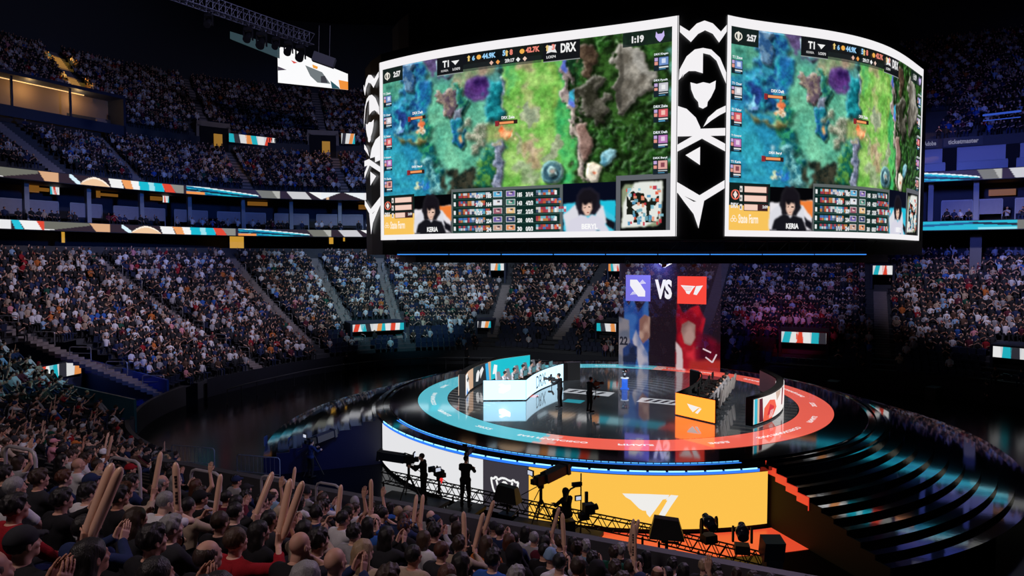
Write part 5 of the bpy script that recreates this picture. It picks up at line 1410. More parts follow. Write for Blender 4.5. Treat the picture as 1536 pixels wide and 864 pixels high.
def person(loc, face, pn='lap', skin=0, hk='short', hc='black', top='black', sleeve='long', legs='navy', hatk=None, hatc=None, hood=False, scale=1.0, label=None, group=None, shoes=False, look=0.0, name='person', legsc=None):
    P = PARTS[pn]
    o = link(name, pmesh('body_'+pn, P['body'], skinm)); o.location = loc; o.rotation_euler = (0, 0, face-PI/2); o.scale = (scale,)*3
    recolor(o, SKINS[skin]); tag(o, label, 'person', group)
    j = P['j']; c = link('shirt', pmesh('shirt_%s_%s' % (sleeve, pn), P[sleeve], clothm), parent=o); recolor(c, TOPC[top])
    c = link('trousers', pmesh('legs_'+pn, P['legs'], clothm), parent=o); recolor(c, legsc or TOPC[legs])
    if shoes: c = link('shoes', pmesh('shoes_'+pn, P['shoes'], clothm), parent=o); recolor(c, TOPC['black'])
    if hood: c = link('hood', pmesh('hood_'+pn, P['hood'], clothm), parent=o); recolor(c, TOPC[top])
    yaw = YAWS[pn]; tl = HEADTILT.get(pn, .06)
    def head(nm, key, vq, m, col):
        if (key, pn) not in _mc:
            V, Q = vq; pmesh((key, pn), (rotz(tilt(V, tl), yaw)+j['hd'], Q), m)
        c = link(nm, _mc[(key, pn)], parent=o); recolor(c, col); return c
    if hk: head('hair', 'hair_'+hk, HAIR[hk], hairm, HAIRC[hc])
    if hatk: head({'cap': 'cap', 'beanie': 'beanie', 'headphones': 'headphones', 'hoodup': 'hood'}[hatk], 'hat_'+hatk, HATS[hatk], hatm, TOPC.get(hatc, TOPC['black']))
    return o
# ================================================================ AISLES, PORTALS, SMALL SCREENS, SUITES
ORD_ = ['first','second','third','fourth','fifth','sixth','seventh','eighth','ninth','tenth','eleventh','twelfth','thirteenth','fourteenth','fifteenth','sixteenth','seventeenth']
def s_of(u, v):
    if u < -HX and v < -HY: return math.hypot(u+HX, v+HY)-R0
    if u < -HX and v < HY: return -u-A0
    return -v-B0
def q_of(u, v):
    if u < -HX and v < -HY: return QS[5]+R0*math.atan2(-(v+HY), -(u+HX))
    if u < -HX: return QS[4]+(HY-v)
    return QS[6]+(u+HX)
HIP = .52
def seat_from_px(px, py, hz=1.27):
    best = None
    for i in range(0, 24):
        z = .416+.3196*i; p = onz(px, py, z+hz); u, v = UV(p.x, p.y); s = s_of(u, v); d = abs(s-(i*TREAD+HIP))
        if best is None or d < best[0]: best = (d, i, q_of(u, v))
    return best[1], best[2]
AISLE_A = [(180.0, .75), (173.3, .8), (154.4, .9), (135.0, 1.0), (120, 1), (100, 1)]
HOLES_A = [(173.9, 179.2, 10, 11), (180.8, 188, 10, 11)]
AISLE_B = [(172.2, .8), (156.8, .7), (136.3, .85), (118, .8)]
HOLES_B = [(153.8, 160.5, 0, 3), (133.8, 140.0, 0, 3), (172.9, 186, 0, 5), (62, 66.5, 0, 5)]
def place_ring(a0, b0):
    def f(td, s):
        t = math.radians(td); x, y = ring_pt(t, a0+s, b0+s, NU); x2, y2 = ring_pt(t+.002, a0+s, b0+s, NU)
        nx, ny = (y2-y), -(x2-x); l = math.hypot(nx, ny); return x, y, nx/l, ny/l
    return f
for td, _ in AISLE_A: aisle(td, 0, NA, 1.3, zA, TA, 'floor_aisle_steps', place_ring(ALOW+SA0, BLOW+SA0))
for td, _ in AISLE_B: aisle(td, 3 if td != 172.2 else 0, NB, 1.1, zB, TB, 'floor_aisle_steps', place_ring(ALOW+SB0, BLOW+SB0))
teal = mat('teal_glass', (.01, .12, .16), .15, spec=.6); railm = mat('rail_steel', (.45, .45, .50), .3, metal=.7); blackpl = mat('black_plastic', (.012, .012, .014), .5)
litart = ['20b8c8', 'f0f0f0', 'e84830', 'f4f4f4', '20b8c8', '303038', 'e8e8e8', 'f09850']
scrm = mat_attr('led_small', emission=True, strength=.85)
def small_screen(c, rz, w_, h, label, group=None, seed=0, z=None):
    """c: centre of the bottom edge; faces -Y before turning"""
    root = empty('display_screen', c, rz, label, 'screen', group)
    g = G(); g.box((0, .06, h/2), (w_+.12, .1, h+.12)); g.build('housing', blackpl, root)
    t = Flat(lambda a, b, off: Vector((a-w_/2, -off, b))); r = random.Random(seed)
    t.rect(0, 0, w_, h, lin('d8dce0'), .0)
    n = max(4, int(w_/h*1.6)); x = 0
    for k in range(n):
        x0 = w_*k/n; x1 = w_*(k+1)/n; ln = r.uniform(-.3, .4)*h; c_ = lin(litart[(k+seed) % 8])
        t.poly([(max(0, x0+ln*.2), 0), (min(w_, x1+ln*.2), 0), (min(w_, max(0, x1+ln)), h), (min(w_, max(0, x0+ln)), h)], c_, .006)
    t.build('lit_picture', scrm, root); return root
BLK = []
def blocked(i, q, x, y):
    return any(i0 <= i <= i1 and abs(q-qq) < w_ for qq, w_, i0, i1 in BLK)
def q_from_px(px, s, lo=10, hi=97):
    best = None
    for q in np.arange(lo, hi, .1):
        u, v, _, _ = rr(q, s); x, y = to_xy(u, v)
        if y[0] < 3: continue
        d = abs(768+F*x[0]/(y[0])-px)
        if best is None or d < best[0]: best = (d, q, x[0], y[0])
    return best[1:]
def portal(px, wpx, s, z0, z1, zs, label, seed, warm=False, lo=10, hi=97, glass=True):
    q, x, y = q_from_px(px, s, lo, hi); u, v, nu, nv = rr(q, s); nx, ny = nu[0]*UX+nv[0]*VX, nu[0]*UY+nv[0]*VY
    rz = math.atan2(ny, nx)-PI/2; w_ = wpx*y/F; i = int(s/TREAD)
    small_screen((x-nx*.02, y-ny*.02, z1), rz, w_, zs-z1, label, 'small screens above the portals', seed)
    root = empty('portal', (x, y, z0), rz, 'dark portal under the '+label, 'portal')
    g = G(); d = 3.0
    g.box((-w_/2-.1, d/2, (zs-z0)/2), (.2, d, zs-z0)); g.box((w_/2+.1, d/2, (zs-z0)/2), (.2, d, zs-z0)); g.box((0, d/2, zs-z0+.06), (w_+.4, d, .12)); g.build('portal_walls', navym, root)
    g = G(); g.box((0, d, (z1-z0)/2), (w_, .1, z1-z0)); g.build('opening', mat('opening_dark', (.004, .004, .006), .9), root)
    if warm:
        g = G(); g.box((-w_*.22, d-.3, (z1-z0)/2), (w_*.18, .1, (z1-z0)*.95)); g.build('lit_door', mat('warm_light', (.3,.2,.05), .5, emit=lin('d89a28'), strength=.4), root)
    if glass:
        for s_ in (-1, 1):
            g = G(); g.cyl((s_*(w_/2+.25), -1.4, .1), (s_*(w_/2+.25), .2, .95), .05, n=6); g.box((s_*(w_/2+.25), -.6, .2), (.03, 1.6, .7), rx=.45); g.build('glass_rail', teal, root)
    rr_ = 1.0 if 30.7 < q < 58.7 else (R0+s)/R0
    BLK.append((q, (w_/2+.5)/rr_, i-2 if glass else i, i+4))
portal(1207, 62, 2.6, 1.2, 3.1, 4.0, 'wide screen in the lower stand right of the banner', 0, True, 18, 40)
portal(910, 30, 3.4, 1.4, 3.2, 3.95, 'small teal screen left of the hanging banner', 4, False, 45, 62)
portal(727, 20, 3.6, 1.4, 3.1, 3.75, 'small teal screen at the foot of the curved corner stand', 5, False, 58, 80)
portal(567, 78, 3.0, .6, 3.05, 3.75, 'long strip screen above the wide dark opening on the left', 2, True, 66, 82, False)
portal(1522, 46, 3.0, 1.2, 2.9, 3.7, 'teal screen at the right edge of the picture', 3, False, 10, 26)
portal(746, 20, 14.6, 7.2, 8.7, 9.5, 'tiny screen at the top of the aisle above the left desk', 6, False, 55, 72, False)
portal(921, 17, 14.6, 7.2, 8.7, 9.5, 'tiny screen at the top of the aisle beside the banner', 7, False, 48, 62, False)
portal(1325, 26, 14.6, 7.2, 8.6, 9.45, 'small screen at the top of the straight aisle on the right', 0, False, 20, 36, False)
# tunnel in the near left corner
def uvp(u, v, z): x, y = W(u, v); return Vector((x, y, z))
def wallpoly(pts, name, m, th=.15, label=None, cat=None, n=None):
    """upright wall from a list of (u, v, z) corners, given thickness across"""
    P = [uvp(*p) for p in pts]; nrm = (P[1]-P[0]).cross(P[2]-P[0]).normalized() if n is None else n
    g = G(); k = len(P); g.add(P+[p+nrm*th for p in P], [tuple(range(k)), tuple(range(2*k-1, k-1, -1))]+[(i, (i+1) % k, k+(i+1) % k, k+i) for i in range(k)]); o = struct(name, g, m); return o
tealw = mat('teal_wall', (.02, .10, .13), .35, spec=.5); bluew = mat('blue_wall', (.01, .05, .30), .4)
wallpoly([(-29.7,-8.4,0),(-29.7,-8.4,2.0),(-38.5,-8.4,2.95),(-38.5,-8.4,0)], 'wall_tunnel_far', bluew)
wallpoly([(-24.6,-14.5,.4),(-24.6,-14.5,2.3),(-36.5,-14.5,3.0),(-42,-14.5,3.2),(-42,-14.5,.4)], 'wall_tunnel_near', tealw)
wallpoly([(-38.5,-8.4,0),(-38.5,-8.4,2.95),(-36.6,-14.5,3.05),(-36.6,-14.5,0)], 'wall_tunnel_head', navym)
p1, p2 = uvp(-38.2,-9.1,1.75), uvp(-37.1,-13.4,1.75); d = p2-p1; c_ = (p1+p2)/2
small_screen((c_.x+.25, c_.y-.05, 1.95), math.atan2(d.y, d.x)+PI, d.length, .95, 'white and teal screen inside the tunnel in the near left corner', None, 1)
# small screens and boxes of the middle deck
P3 = place_ring(ALOW, BLOW)
def on_ring(px, off, lo=84, hi=214):
    best = None
    for td in np.arange(lo, hi, .1):
        x, y = ring_pt(math.radians(td), ALOW+off, BLOW+off, NU)
        if y < 3: continue
        d = abs(768+F*x/y-px)
        if best is None or d < best[0]: best = (d, td)
    x, y, nx, ny = P3(best[1], off); return x, y, nx, ny, best[1]
def zat(py, y): return EYE+(385-py)*y/F
concl = mat('portal_concrete', (.30, .24, .18), .7, noise=.2, nscale=1)
def upper_vom(px, wpx, seed, scr):
    x, y, nx, ny, td = on_ring(px, SB0+.2); rz = math.atan2(ny, nx)-PI/2; w_ = wpx*y/F
    root = empty('upper_portal', (x, y, 23.2), rz, 'concrete entrance block with a warm lit doorway in the upper deck, %s' % ('left of centre' if seed == 1 else 'nearest the scoreboard'), 'portal', None)
    g = G(); g.box((0, 1.6, 4.1), (w_+.6, 3.2, .7)); g.box((-w_/2-.1, 1.6, 2.0), (.5, 3.2, 4.0)); g.box((w_/2+.1, 1.6, 2.0), (.5, 3.2, 4.0)); g.build('portal_block', concl, root)
    g = G(); g.box((0, -.28, 1.6), (w_, .1, 4.3)); g.build('opening', mat('opening_dark'), root)
    g = G(); g.box((w_*.12, -.38, 1.2), (w_*.30, .1, 3.4)); g.build('lit_door', mat('warm_light'), root)
    g = G()
    for k in range(7): g.box((-w_/2-1.6, .2+k*.4, 1.7+k*.40), (1.7, .42, .42))
    g.build('side_steps', concl, root)
    if scr: small_screen((x-nx*1.0+scr[0]*math.cos(rz), y-ny*1.0+scr[0]*math.sin(rz), zat(scr[1], y-1)), rz, scr[2], scr[3], 'colourful strip screen on the upper deck wall %s' % ('in the middle' if seed == 1 else 'beside the scoreboard'), None, seed+3)
upper_vom(325, 40, 1, (4.6, 212, 6.0, 1.1)); upper_vom(487, 38, 2, (3.4, 216, 1.8, 1.4))
# lounge at the far left of the upper deck
x, y, nx, ny, td = on_ring(66, SB0-1.9); rz = math.atan2(ny, nx)-PI/2
lo_ = empty('upper_lounge', (x, y, 24.2), rz, 'long open lounge box with warm lights at the upper far left', 'lounge')
g = G(); g.box((0, .0, .55), (19, .2, 1.1)); g.box((0, 1.5, 4.35), (19, 3.2, .35)); g.box((9.4, 1.4, 2), (.3, 3, 4.4)); g.box((3.6, .5, 2.1), (.18, .18, 4.2)); g.box((-2.2, .5, 2.1), (.18, .18, 4.2)); g.build('parapet', navym, lo_)
g = G(); g.box((0, 2.7, 2.1), (18.6, .15, 4.2)); g.build('back_wall', mat('lounge_wall', (.30, .20, .12), .7), lo_)
g = G(); g.box((-5.4, 2.58, 1.8), (.9, .1, 3.0)); g.build('lit_door', mat('warm_light'), lo_)
g = G(); g.box((1.5, 1.9, 4.1), (9, .12, .08)); g.build('ceiling_lamp', mat('warm_lamp', (.3,.2,.1), .5, emit=lin('f0c080'), strength=1.2), lo_)
light('POINT', 'lounge_glow', (x+nx*1.3, y+ny*1.3, 27.6), (x, y, 20), 90, (1, .62, .25), .1); light('POINT', 'lounge_glow_far', (x+nx*1.3-ny*5, y+ny*1.3+nx*5, 27.6), (x, y, 20), 90, (1, .62, .25), .1); light('POINT', 'lounge_glow_near', (x+nx*1.3+ny*5, y+ny*1.3-nx*5, 27.6), (x, y, 20), 90, (1, .62, .25), .1)
# gold-lit stairs in the upper deck
goldm = mat('gold_lit_step', (.55, .34, .10), .7)
def deck_light(px, py, Y, e, name, cone=16): p = aty(px, py, Y); light('SPOT', name, (p.x+1.5, p.y-9, p.z+7), p, e, (1, .55, .08), .1, cone, .4)
PB_ = place_ring(ALOW+SB0, BLOW+SB0)
for s_ in (3, 8, 13): x, y, nx, ny = PB_(172.2, s_); z = zB(s_/TB); light('SPOT', 'stair_lamp_left', (x-nx*5, y-ny*5, z+5), (x, y, z), 3800, (1, .55, .08), .1, 34, .5); deck_light(1395, 128, 62, 900, 'stair_lamp_right'); deck_light(318, 174, 76, 500, 'portal_lamp', 20); deck_light(483, 186, 88, 500, 'portal_lamp_far', 22); deck_light(1436, 162, 62, 700, 'stair_lamp_right_low')
# suites between the ribbon displays
colm = mat('suite_column', (.30, .32, .36), .6); frost = mat('frosted_panel', (.22, .22, .28), .5, noise=.15, nscale=3); frm = mat('panel_frame', (.25, .28, .35), .4)
for k, px in enumerate([42, 134, 214, 286, 366, 438, 511, 1392, 1460]):
    x, y, nx, ny, td = on_ring(px, 2.25, *((84, 214) if px < 900 else (30, 84)))
    g = G(); g.box((0, 0, 2.05), (.42, .42, 4.05)); o = g.build('suite_column', colm, loc=(x, y, 13.28), rz=math.atan2(ny, nx)-PI/2)
    tag(o, 'blue lit square column between the suites, %s' % ('%s from the left' % ORD_[k] if px < 900 else ('right of the scoreboard edge' if px == 1392 else 'near the right edge')), 'column', 'suite columns')
for k, (a, b) in enumerate([(-20,38),(45,90),(109,131),(137,156),(173,211),(217,249),(263,283),(289,313),(328,363),(369,400),(413,435),(441,464),(476,508),(514,545),(1410,1456),(1466,1500),(1519,1545)]):
    R_ = (84, 214) if a < 900 else (30, 84)
    x0, y0, *_ = on_ring(a, 2.4, *R_); x1, y1, *_ = on_ring(b, 2.4, *R_); d = math.hypot(x1-x0, y1-y0); rz = math.atan2(y1-y0, x1-x0)
    r = empty('balcony_panel', ((x0+x1)/2, (y0+y1)/2, 13.28), rz, 'frosted balcony panel of the suites, %s' % ('%s from the left' % ORD_[k] if a < 900 else '%s right of the scoreboard' % ORD_[k-14]), 'panel', 'frosted suite balcony panels')
    g = G(); g.box((0, 0, 1.55), (d-.1, .05, 1.3)); g.build('frosted_glass', frost, r)
    g = G(); g.box((0, 0, 2.24), (d, .09, .09)); g.box((-d/2, 0, 1.1), (.08, .08, 2.2)); g.box((d/2, 0, 1.1), (.08, .08, 2.2)); g.build('panel_frame', frm, r)
warmb = mat('warm_bar', (.2,.12,.05), .5, emit=lin('c08030'), strength=.3)
for k, (px, py, wd, hg, nm) in enumerate([(68,272,18,3,0),(56,278,14,8,0),(165,279,28,2,0),(152,283,3,8,0),(238,292,16,4,0),(388,301,26,4,0),(545,311,10,5,0),(1500,289,30,7,0),(86,281,13,12,1),(251,294,9,10,1)]):
    x, y, nx, ny, td = on_ring(px, 6.8, *((84, 214) if px < 900 else (30, 84))); z = min(17.0, zat(py, y)); rz = math.atan2(ny, nx)-PI/2
    if nm == 0:
        g = G(); g.box((0, 0, 0), (wd*y/F, .2, hg*y/F)); g.box((0, .12, 0), (wd*y/F+.2, .08, hg*y/F+.15)); o = g.build('suite_lamp', warmb, loc=(x, y, z), rz=rz); tag(o, 'warm amber light inside the suites, %s from the left' % ORD_[k], 'lamp', 'warm suite lights')
    else: small_screen((x, y, z-.4), rz, wd*y/F, hg*y/F, 'small television glowing inside the suites, %s one' % ('left' if px < 100 else 'right'), None, k)
# warm-lit pillars under the lower ribbon, their light put into glowing door panels; plain pillar
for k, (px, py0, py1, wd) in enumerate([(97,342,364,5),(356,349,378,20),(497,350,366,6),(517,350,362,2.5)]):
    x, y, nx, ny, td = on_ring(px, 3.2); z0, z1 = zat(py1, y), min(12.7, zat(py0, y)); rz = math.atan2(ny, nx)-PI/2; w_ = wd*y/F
    r = empty('glow_doorway', (x, y, z0), rz, 'amber lit doorway under the lower ribbon display, %s from the left' % ORD_[k], 'doorway', 'lit doorways')
    g = G(); g.box((0, 0, (z1-z0)/2), (w_, .1, z1-z0)); g.build('glow_panel', mat('warm_door_glow', (.3,.2,.08), .5, emit=lin('e0a83c'), strength=.75), r); g = G(); g.box((-w_/2-.08, 0, (z1-z0)/2), (.12, .2, z1-z0)); g.box((w_/2+.08, 0, (z1-z0)/2), (.12, .2, z1-z0)); g.build('door_frame', darkm, r)
x, y, nx, ny, td = on_ring(1463, 3.0, 30, 84); g = G(); g.box((0, 0, 2.2), (.9, .7, 5.0)); o = g.build('concourse_pillar', mat('pillar_grey', (.10,.10,.12), .6), loc=(x, y, 7.7), rz=math.atan2(ny, nx)-PI/2); tag(o, 'pale square pillar under the lower ribbon display on the right', 'pillar')
# right side: box suites above the upper ribbon, fascia with sponsor words
tier('floor_right_terraces', ALOW+SA0+2, BLOW+SA0+2, 8, .85, lambda i, q=None: 21.3+.48*i, 20, 80, 18.0, conc)
wall_ring('wall_right_suites', ALOW+SA0+1.4, BLOW+SA0+1.4, 18.0, 20.35, 20, 80, mat('right_suite_wall', (.36, .36, .44), .5))
wall_ring('trim_right_fascia', ALOW+SA0+.9, BLOW+SA0+.9, 20.3, 21.2, 20, 80, darkm)
wall_ring('trim_right_edge', ALOW+SA0+.6, BLOW+SA0+.6, 20.5, 21.3, 20, 58, mat('fascia_grey', (.20, .20, .25), .5))
for px, sx in ((1420, 18), (1512, 16)):
    x, y, nx, ny, td = on_ring(px, SA0+1.2, 30, 84); g = G(); g.box((0, 0, 1.15), (sx*y/F, .3, 2.3)); g.box((0, -.12, 2.35), (sx*y/F+.2, .3, .1)); o = g.build('suite_doorway', mat('opening_dark'), loc=(x, y, 18.02), rz=math.atan2(ny, nx)-PI/2); tag(o, 'dark open doorway between the upper right suites, %s one' % ('left' if px == 1420 else 'right'), 'doorway')
for k, (a, b) in enumerate([(1432,1506),(1520,1545),(1383,1412)]):
    x0, y0, *_ = on_ring(a, SA0+.7, 30, 84); x1, y1, *_ = on_ring(b, SA0+.7, 30, 84); d = math.hypot(x1-x0, y1-y0); g = G(); g.box((0, 0, .45), (d, .06, .7)); g.box((0, 0, .85), (d, .1, .08))
    for q in range(5): g.box((-d/2+d*q/4, 0, .4), (.06, .08, .8))
    o = g.build('suite_railing', frm, loc=((x0+x1)/2, (y0+y1)/2, 18.1), rz=math.atan2(y1-y0, x1-x0)); tag(o, 'low pale railing in front of the upper right suites, %s' % ['the long middle one', 'at the right edge', 'beside the scoreboard'][k], 'railing')
x, y, nx, ny, td = on_ring(1441, SA0+.5, 30, 84); rz = math.atan2(ny, nx)-PI/2
for s_, px, wd in (('ticketmaster', 1438, 38), ('Adobe', 1390, 16)):
    x, y, nx, ny, td = on_ring(px, SA0+.8, 30, 84); rz = math.atan2(ny, nx)-PI/2; w_ = wd*y/F
    r = empty('fascia_sign', (x, y, 20.4), rz, 'dark fascia sign lettered %s on the right' % s_.lower(), 'sign'); g = G(); g.box((0, 0, .4), (w_*1.3, .06, .8)); g.build('sign_board', blackpl, r)
    t = Flat(lambda a, b, off: Vector((a, -.04-off, b))); t.text(s_, -w_/2, .2, w_/2, .62, (.35, .35, .5), .0, .03); t.build('sign_lettering', mat_attr('sign_lit', emission=True, strength=.5), r)
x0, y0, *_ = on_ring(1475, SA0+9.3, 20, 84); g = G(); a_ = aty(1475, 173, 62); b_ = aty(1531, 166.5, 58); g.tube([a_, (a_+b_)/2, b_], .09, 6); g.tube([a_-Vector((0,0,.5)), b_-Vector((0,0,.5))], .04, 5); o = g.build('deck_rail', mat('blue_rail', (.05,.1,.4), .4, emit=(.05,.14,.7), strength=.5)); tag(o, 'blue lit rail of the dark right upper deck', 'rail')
# corner screen under the roof, upper left
P = [aty(417, 124, 82), aty(522, 135, 86), aty(522, 111, 86), aty(470, 90, 84), aty(440, 74, 83), aty(417, 70, 82)]
r = empty('corner_screen', P[0], 0, 'bright white and orange corner screen high under the roof', 'screen')
base, ex = P[0], (P[1]-P[0]); Lx = ex.length; exn = ex.normalized(); nn = exn.cross(Vector((0, 0, 1))).normalized(); 
if nn.y > 0: nn = -nn
t = Flat(lambda a, b, off: aty(417+105*a, 0, 82+4*a)*0+Vector(((P[0].x+(P[1].x-P[0].x)*a), P[0].y+(P[1].y-P[0].y)*a, 0))+nn*off+Vector((0, 0, P[0].z+(P[1].z-P[0].z)*a+b)))
hh = lambda a: np.interp(a, [0, .22, .5, 1], [(P[5]-P[0]).z, (P[4].z-P[0].z-(P[1].z-P[0].z)*.22), (P[3].z-P[0].z-(P[1].z-P[0].z)*.5), (P[2]-P[1]).z])
t.poly([(0,0),(1,0),(1,hh(1)),(.5,hh(.5)),(.22,hh(.22)),(0,hh(0))], (.95,.95,.95), .02)
t.poly([(.38,2.4),(.62,1.8),(.74,.5),(.55,.5),(.45,1.2)], lin('6c7474'), .06); t.poly([(.6,1.3),(.66,1.4),(.70,.6),(.60,.5)], lin('303030'), .08)
t.poly([(.86,1.1),(1,1.0),(1,0),(.88,.0)], lin('f09030'), .06); t.poly([(.48,2.6),(.56,2.4),(.55,2.1),(.49,2.2)], lin('f0a030'), .08); t.poly([(.0,1.9),(.12,1.6),(.0,1.4)], lin('403840'), .06); t.poly([(.74,.9),(.86,.2),(.88,0),(.76,.0)], lin('205058'), .06)
t.poly([(.18,2.8),(.27,2.6),(.22,2.45)], lin('d84030'), .06)
pinv0(t.build('lit_picture', ledd), r)
g = G(); vs = [p-nn*.05 for p in P]+[p-nn*.6 for p in P]; g.add(vs, [tuple(range(6)), tuple(range(11, 5, -1))]+[(i, (i+1) % 6, 6+(i+1) % 6, 6+i) for i in range(6)]); pinv0(g.build('housing', blackpl, ), r)
P = [aty(345, 58, 79), aty(416, 86, 80), aty(416, 69, 80), aty(345, 47, 79)]
g = G(); g.add(P+[p+Vector((.1, .5, 0)) for p in P], [(0,1,2,3),(7,6,5,4),(0,4,5,1),(1,5,6,2),(2,6,7,3),(3,7,4,0)]); o = g.build('side_screen', mat('dim_teal_screen', (.1,.12,.13), .5, emit=(.06,.13,.14), strength=.35)); tag(o, 'dim teal side screen behind the roof truss, left of the corner screen', 'screen')
# roof truss with hanging spotlights
def truss(p0, p1, size, n, m, name, r0=.05, up=Vector((0, 0, 1))):
    p0, p1 = Vector(p0), Vector(p1); d = (p1-p0); dn = d.normalized(); sd = dn.cross(up).normalized()*size; u_ = sd.cross(dn).normalized()*size
    g = G(); cs = [Vector((0,0,0)), sd, sd+u_, u_]
    for c in cs: g.cyl(p0+c, p1+c, r0, n=6)
    for k in range(n):
        a, b = p0+d*k/n, p0+d*(k+1)/n
        for i in range(4):
            c, e = cs[i], cs[(i+1) % 4]; g.cyl(a+c, (b if k % 2 else a)+e if False else b+e, r0*.55, n=4, caps=False); g.cyl(a+c, a+e, r0*.55, n=4, caps=False)
    return g
trm = mat('truss_alu', (.22, .23, .30), .4, metal=.5)
def hang_spot(p, label, group, sc=1.0, aim=(0, 0)):
    r = empty('spotlight', p, 0, label, 'spotlight', group); r.scale = (sc,)*3
    g = G(); g.box((0, 0, -.10), (.34, .22, .16)); g.cyl((0, 0, 0), (0, 0, .12), .03); g.build('lamp_base', blackpl, r)
    g = G(); 
    for s_ in (-1, 1): g.box((s_*.19, 0, -.36), (.04, .10, .46))
    g.build('yoke', blackpl, r)
    g = G(); g.cyl((0, .10, -.34), (0, -.20, -.62), .12, .17, 14); g.cyl((0, .10, -.34), (0, .16, -.28), .12, .07, 14); g.build('lamp_head', blackpl, r); return r
t0, t1 = aty(228, -10, 60), aty(462, 70, 72)
o = truss(t0, t1, 1.1, 26, trm, 'roof_truss', .05).build('roof_truss', trm); tag(o, 'grey lattice roof truss crossing the upper left corner', 'truss')
light('SPOT', 'truss_worklight', (t0.x+8, t0.y-6, t0.z-6), (t0+t1)/2, 500, (.5, .5, 1), .2, 90)
for k, f_ in enumerate((.30, .55, .64, .74, .83, .92)):
    hang_spot(tuple(t0+(t1-t0)*f_+Vector((.3, 0, -.15))), 'dark spotlight hanging from the upper left roof truss, %s along it' % ORD_[k], 'spotlights on the roof truss', 1.9+(k % 3)*.3)
p = aty(486, 90, 70); g = G(); g.box((0, 0, 0), (2.2, .7, .95), rz=.1, ry=.32); g.box((0, .45, .0), (1.6, .3, .7), rz=.1, ry=.32); g.cyl((.5, .2, .3), (.6, .2, 3.5), .03); g.cyl((-.6, .2, .5), (-.5, .2, 3.5), .03)
o = g.build('hanging_speaker', mat('speaker_grey', (.16,.16,.17), .6), loc=p); tag(o, 'tilted grey box hanging in front of the corner screen', 'speaker')
for k, px in enumerate((943, 997, 1042)):
    p = aty(px, 388.5, 27.55); hang_spot((p.x, 27.75, EYE-.02), 'black spotlight hanging below the blue light strip, %s of three' % ['left', 'middle', 'right'][k], 'spotlights under the scoreboard', .55)
# aisle hand rails of the left stand and of the near stand
def loop_rail(p, rz, w_, h, label, group, m=railm, r_=.022):
    g = G(); c = .13; pts = [(-w_/2, 0, 0), (-w_/2, 0, h-c), (-w_/2+c*.3, 0, h-c*.3), (-w_/2+c, 0, h), (w_/2-c, 0, h), (w_/2-c*.3, 0, h-c*.3), (w_/2, 0, h-c), (w_/2, 0, 0)]
    g.tube(pts, r_, 8); g.tube([(-w_/2, 0, h*.55), (w_/2, 0, h*.55)], r_*.7, 6)
    o = g.build('hand_rail', m, loc=p, rz=rz); return tag(o, label, 'hand rail', group)
for k, i in enumerate([1, 4, 7, 10, 13, 16, 19]):
    for qq in (95.8,):
        u, v, nu, nv = rr(qq, i*TREAD+.3); x, y = to_xy(u, v); rz = math.atan2(nv[0]*UY+nu[0]*UY*0+nu[0]*UY, nu[0]*UX+nv[0]*VX) if False else math.atan2(nu[0]*UY+nv[0]*VY, nu[0]*UX+nv[0]*VX)
        loop_rail((float(x[0]), float(y[0]), zrow(i, qq)+.02), rz, 1.5, .95, 'pale looped hand rail on the nearest left aisle, %s from the bottom' % ORD_[k], 'hand rails of the nearest left aisle', r_=.035)
for a_i, (qq, nm) in enumerate(((86.2, 'second'), (79.4, 'third'), (75.2, 'fourth'), (71.6, 'fifth'))):
    for k, i in enumerate(range(2, 23, 3)):
        u, v, nu, nv = rr(qq, i*TREAD+.3); x, y = to_xy(u, v)
        loop_rail((float(x[0]), float(y[0]), zrow(i, qq)+.3), math.atan2(nu[0]*UY+nv[0]*VY, nu[0]*UX+nv[0]*VX), 1.3, .8, 'thin hand rail on the %s aisle of the left stand, %s from the bottom' % (nm, ORD_[k]), 'hand rails of the farther aisles', r_=.03)
NR = [(30,672,76),(187,689,68),(308,707,62),(411,716,52),(492,726,46)]
for k, (px, py, wpx) in enumerate(NR):
    best = None
    for Y_ in np.arange(5, 22, .05):
        p = aty(px, py, float(Y_)); u, v = UV(p.x, p.y); s_ = s_of(u, v); fl = .416+.376*s_; d = abs(p.z-fl-1.30)
        if (s_ > 9.0) and (best is None or d < best[0]): best = (d, p, fl, q_of(u, v))
    _, p, fl, q = best; _, _, nu, nv = rr(q, 5); f = math.atan2(-(nu[0]*UY+nv[0]*VY), -(nu[0]*UX+nv[0]*VX))
    loop_rail((p.x, p.y, fl), f-PI/2, wpx*p.y/F, p.z-fl, 'shiny steel loop rail among the near spectators, %s from the left' % ORD_[k], 'loop rails in the near stand', mat('rail_pale', (.42, .40, .44), .3, spec=.8), .03)
# near barrier wall
def line_side(x, y): return ((NB_[0]-NA_[0])*(y-NA_[1])-(NB_[1]-NA_[1])*(x-NA_[0]))
Vq = np.arange(92.5, 150, .25); u, v, _, _ = rr(Vq, -.30); x0, y0 = to_xy(u, v); kk = [k for k in range(len(Vq)) if line_side(x0[k], y0[k]) > 0]
u2, v2, _, _ = rr(Vq, 8.2); x2, y2 = to_xy(u2, v2); k2 = [k for k in range(len(Vq)) if line_side(x2[k], y2[k]) < 0]
path = [(x0[k], y0[k], 1.35) for k in kk]+[(x2[k], y2[k], 4.72) for k in k2]
px_ = np.array([p[0] for p in path]); py_ = np.array([p[1] for p in path]); pz_ = np.array([p[2] for p in path]); n = len(path)
tx, ty = np.gradient(px_), np.gradient(py_); tl = np.hypot(tx, ty); nx_, ny_ = -ty/tl, tx/tl; sg = np.sign(nx_*(0-px_)+ny_*(-4-py_)); x0, y0, x1, y1 = px_, py_, px_+nx_*sg*.22, py_+ny_*sg*.22
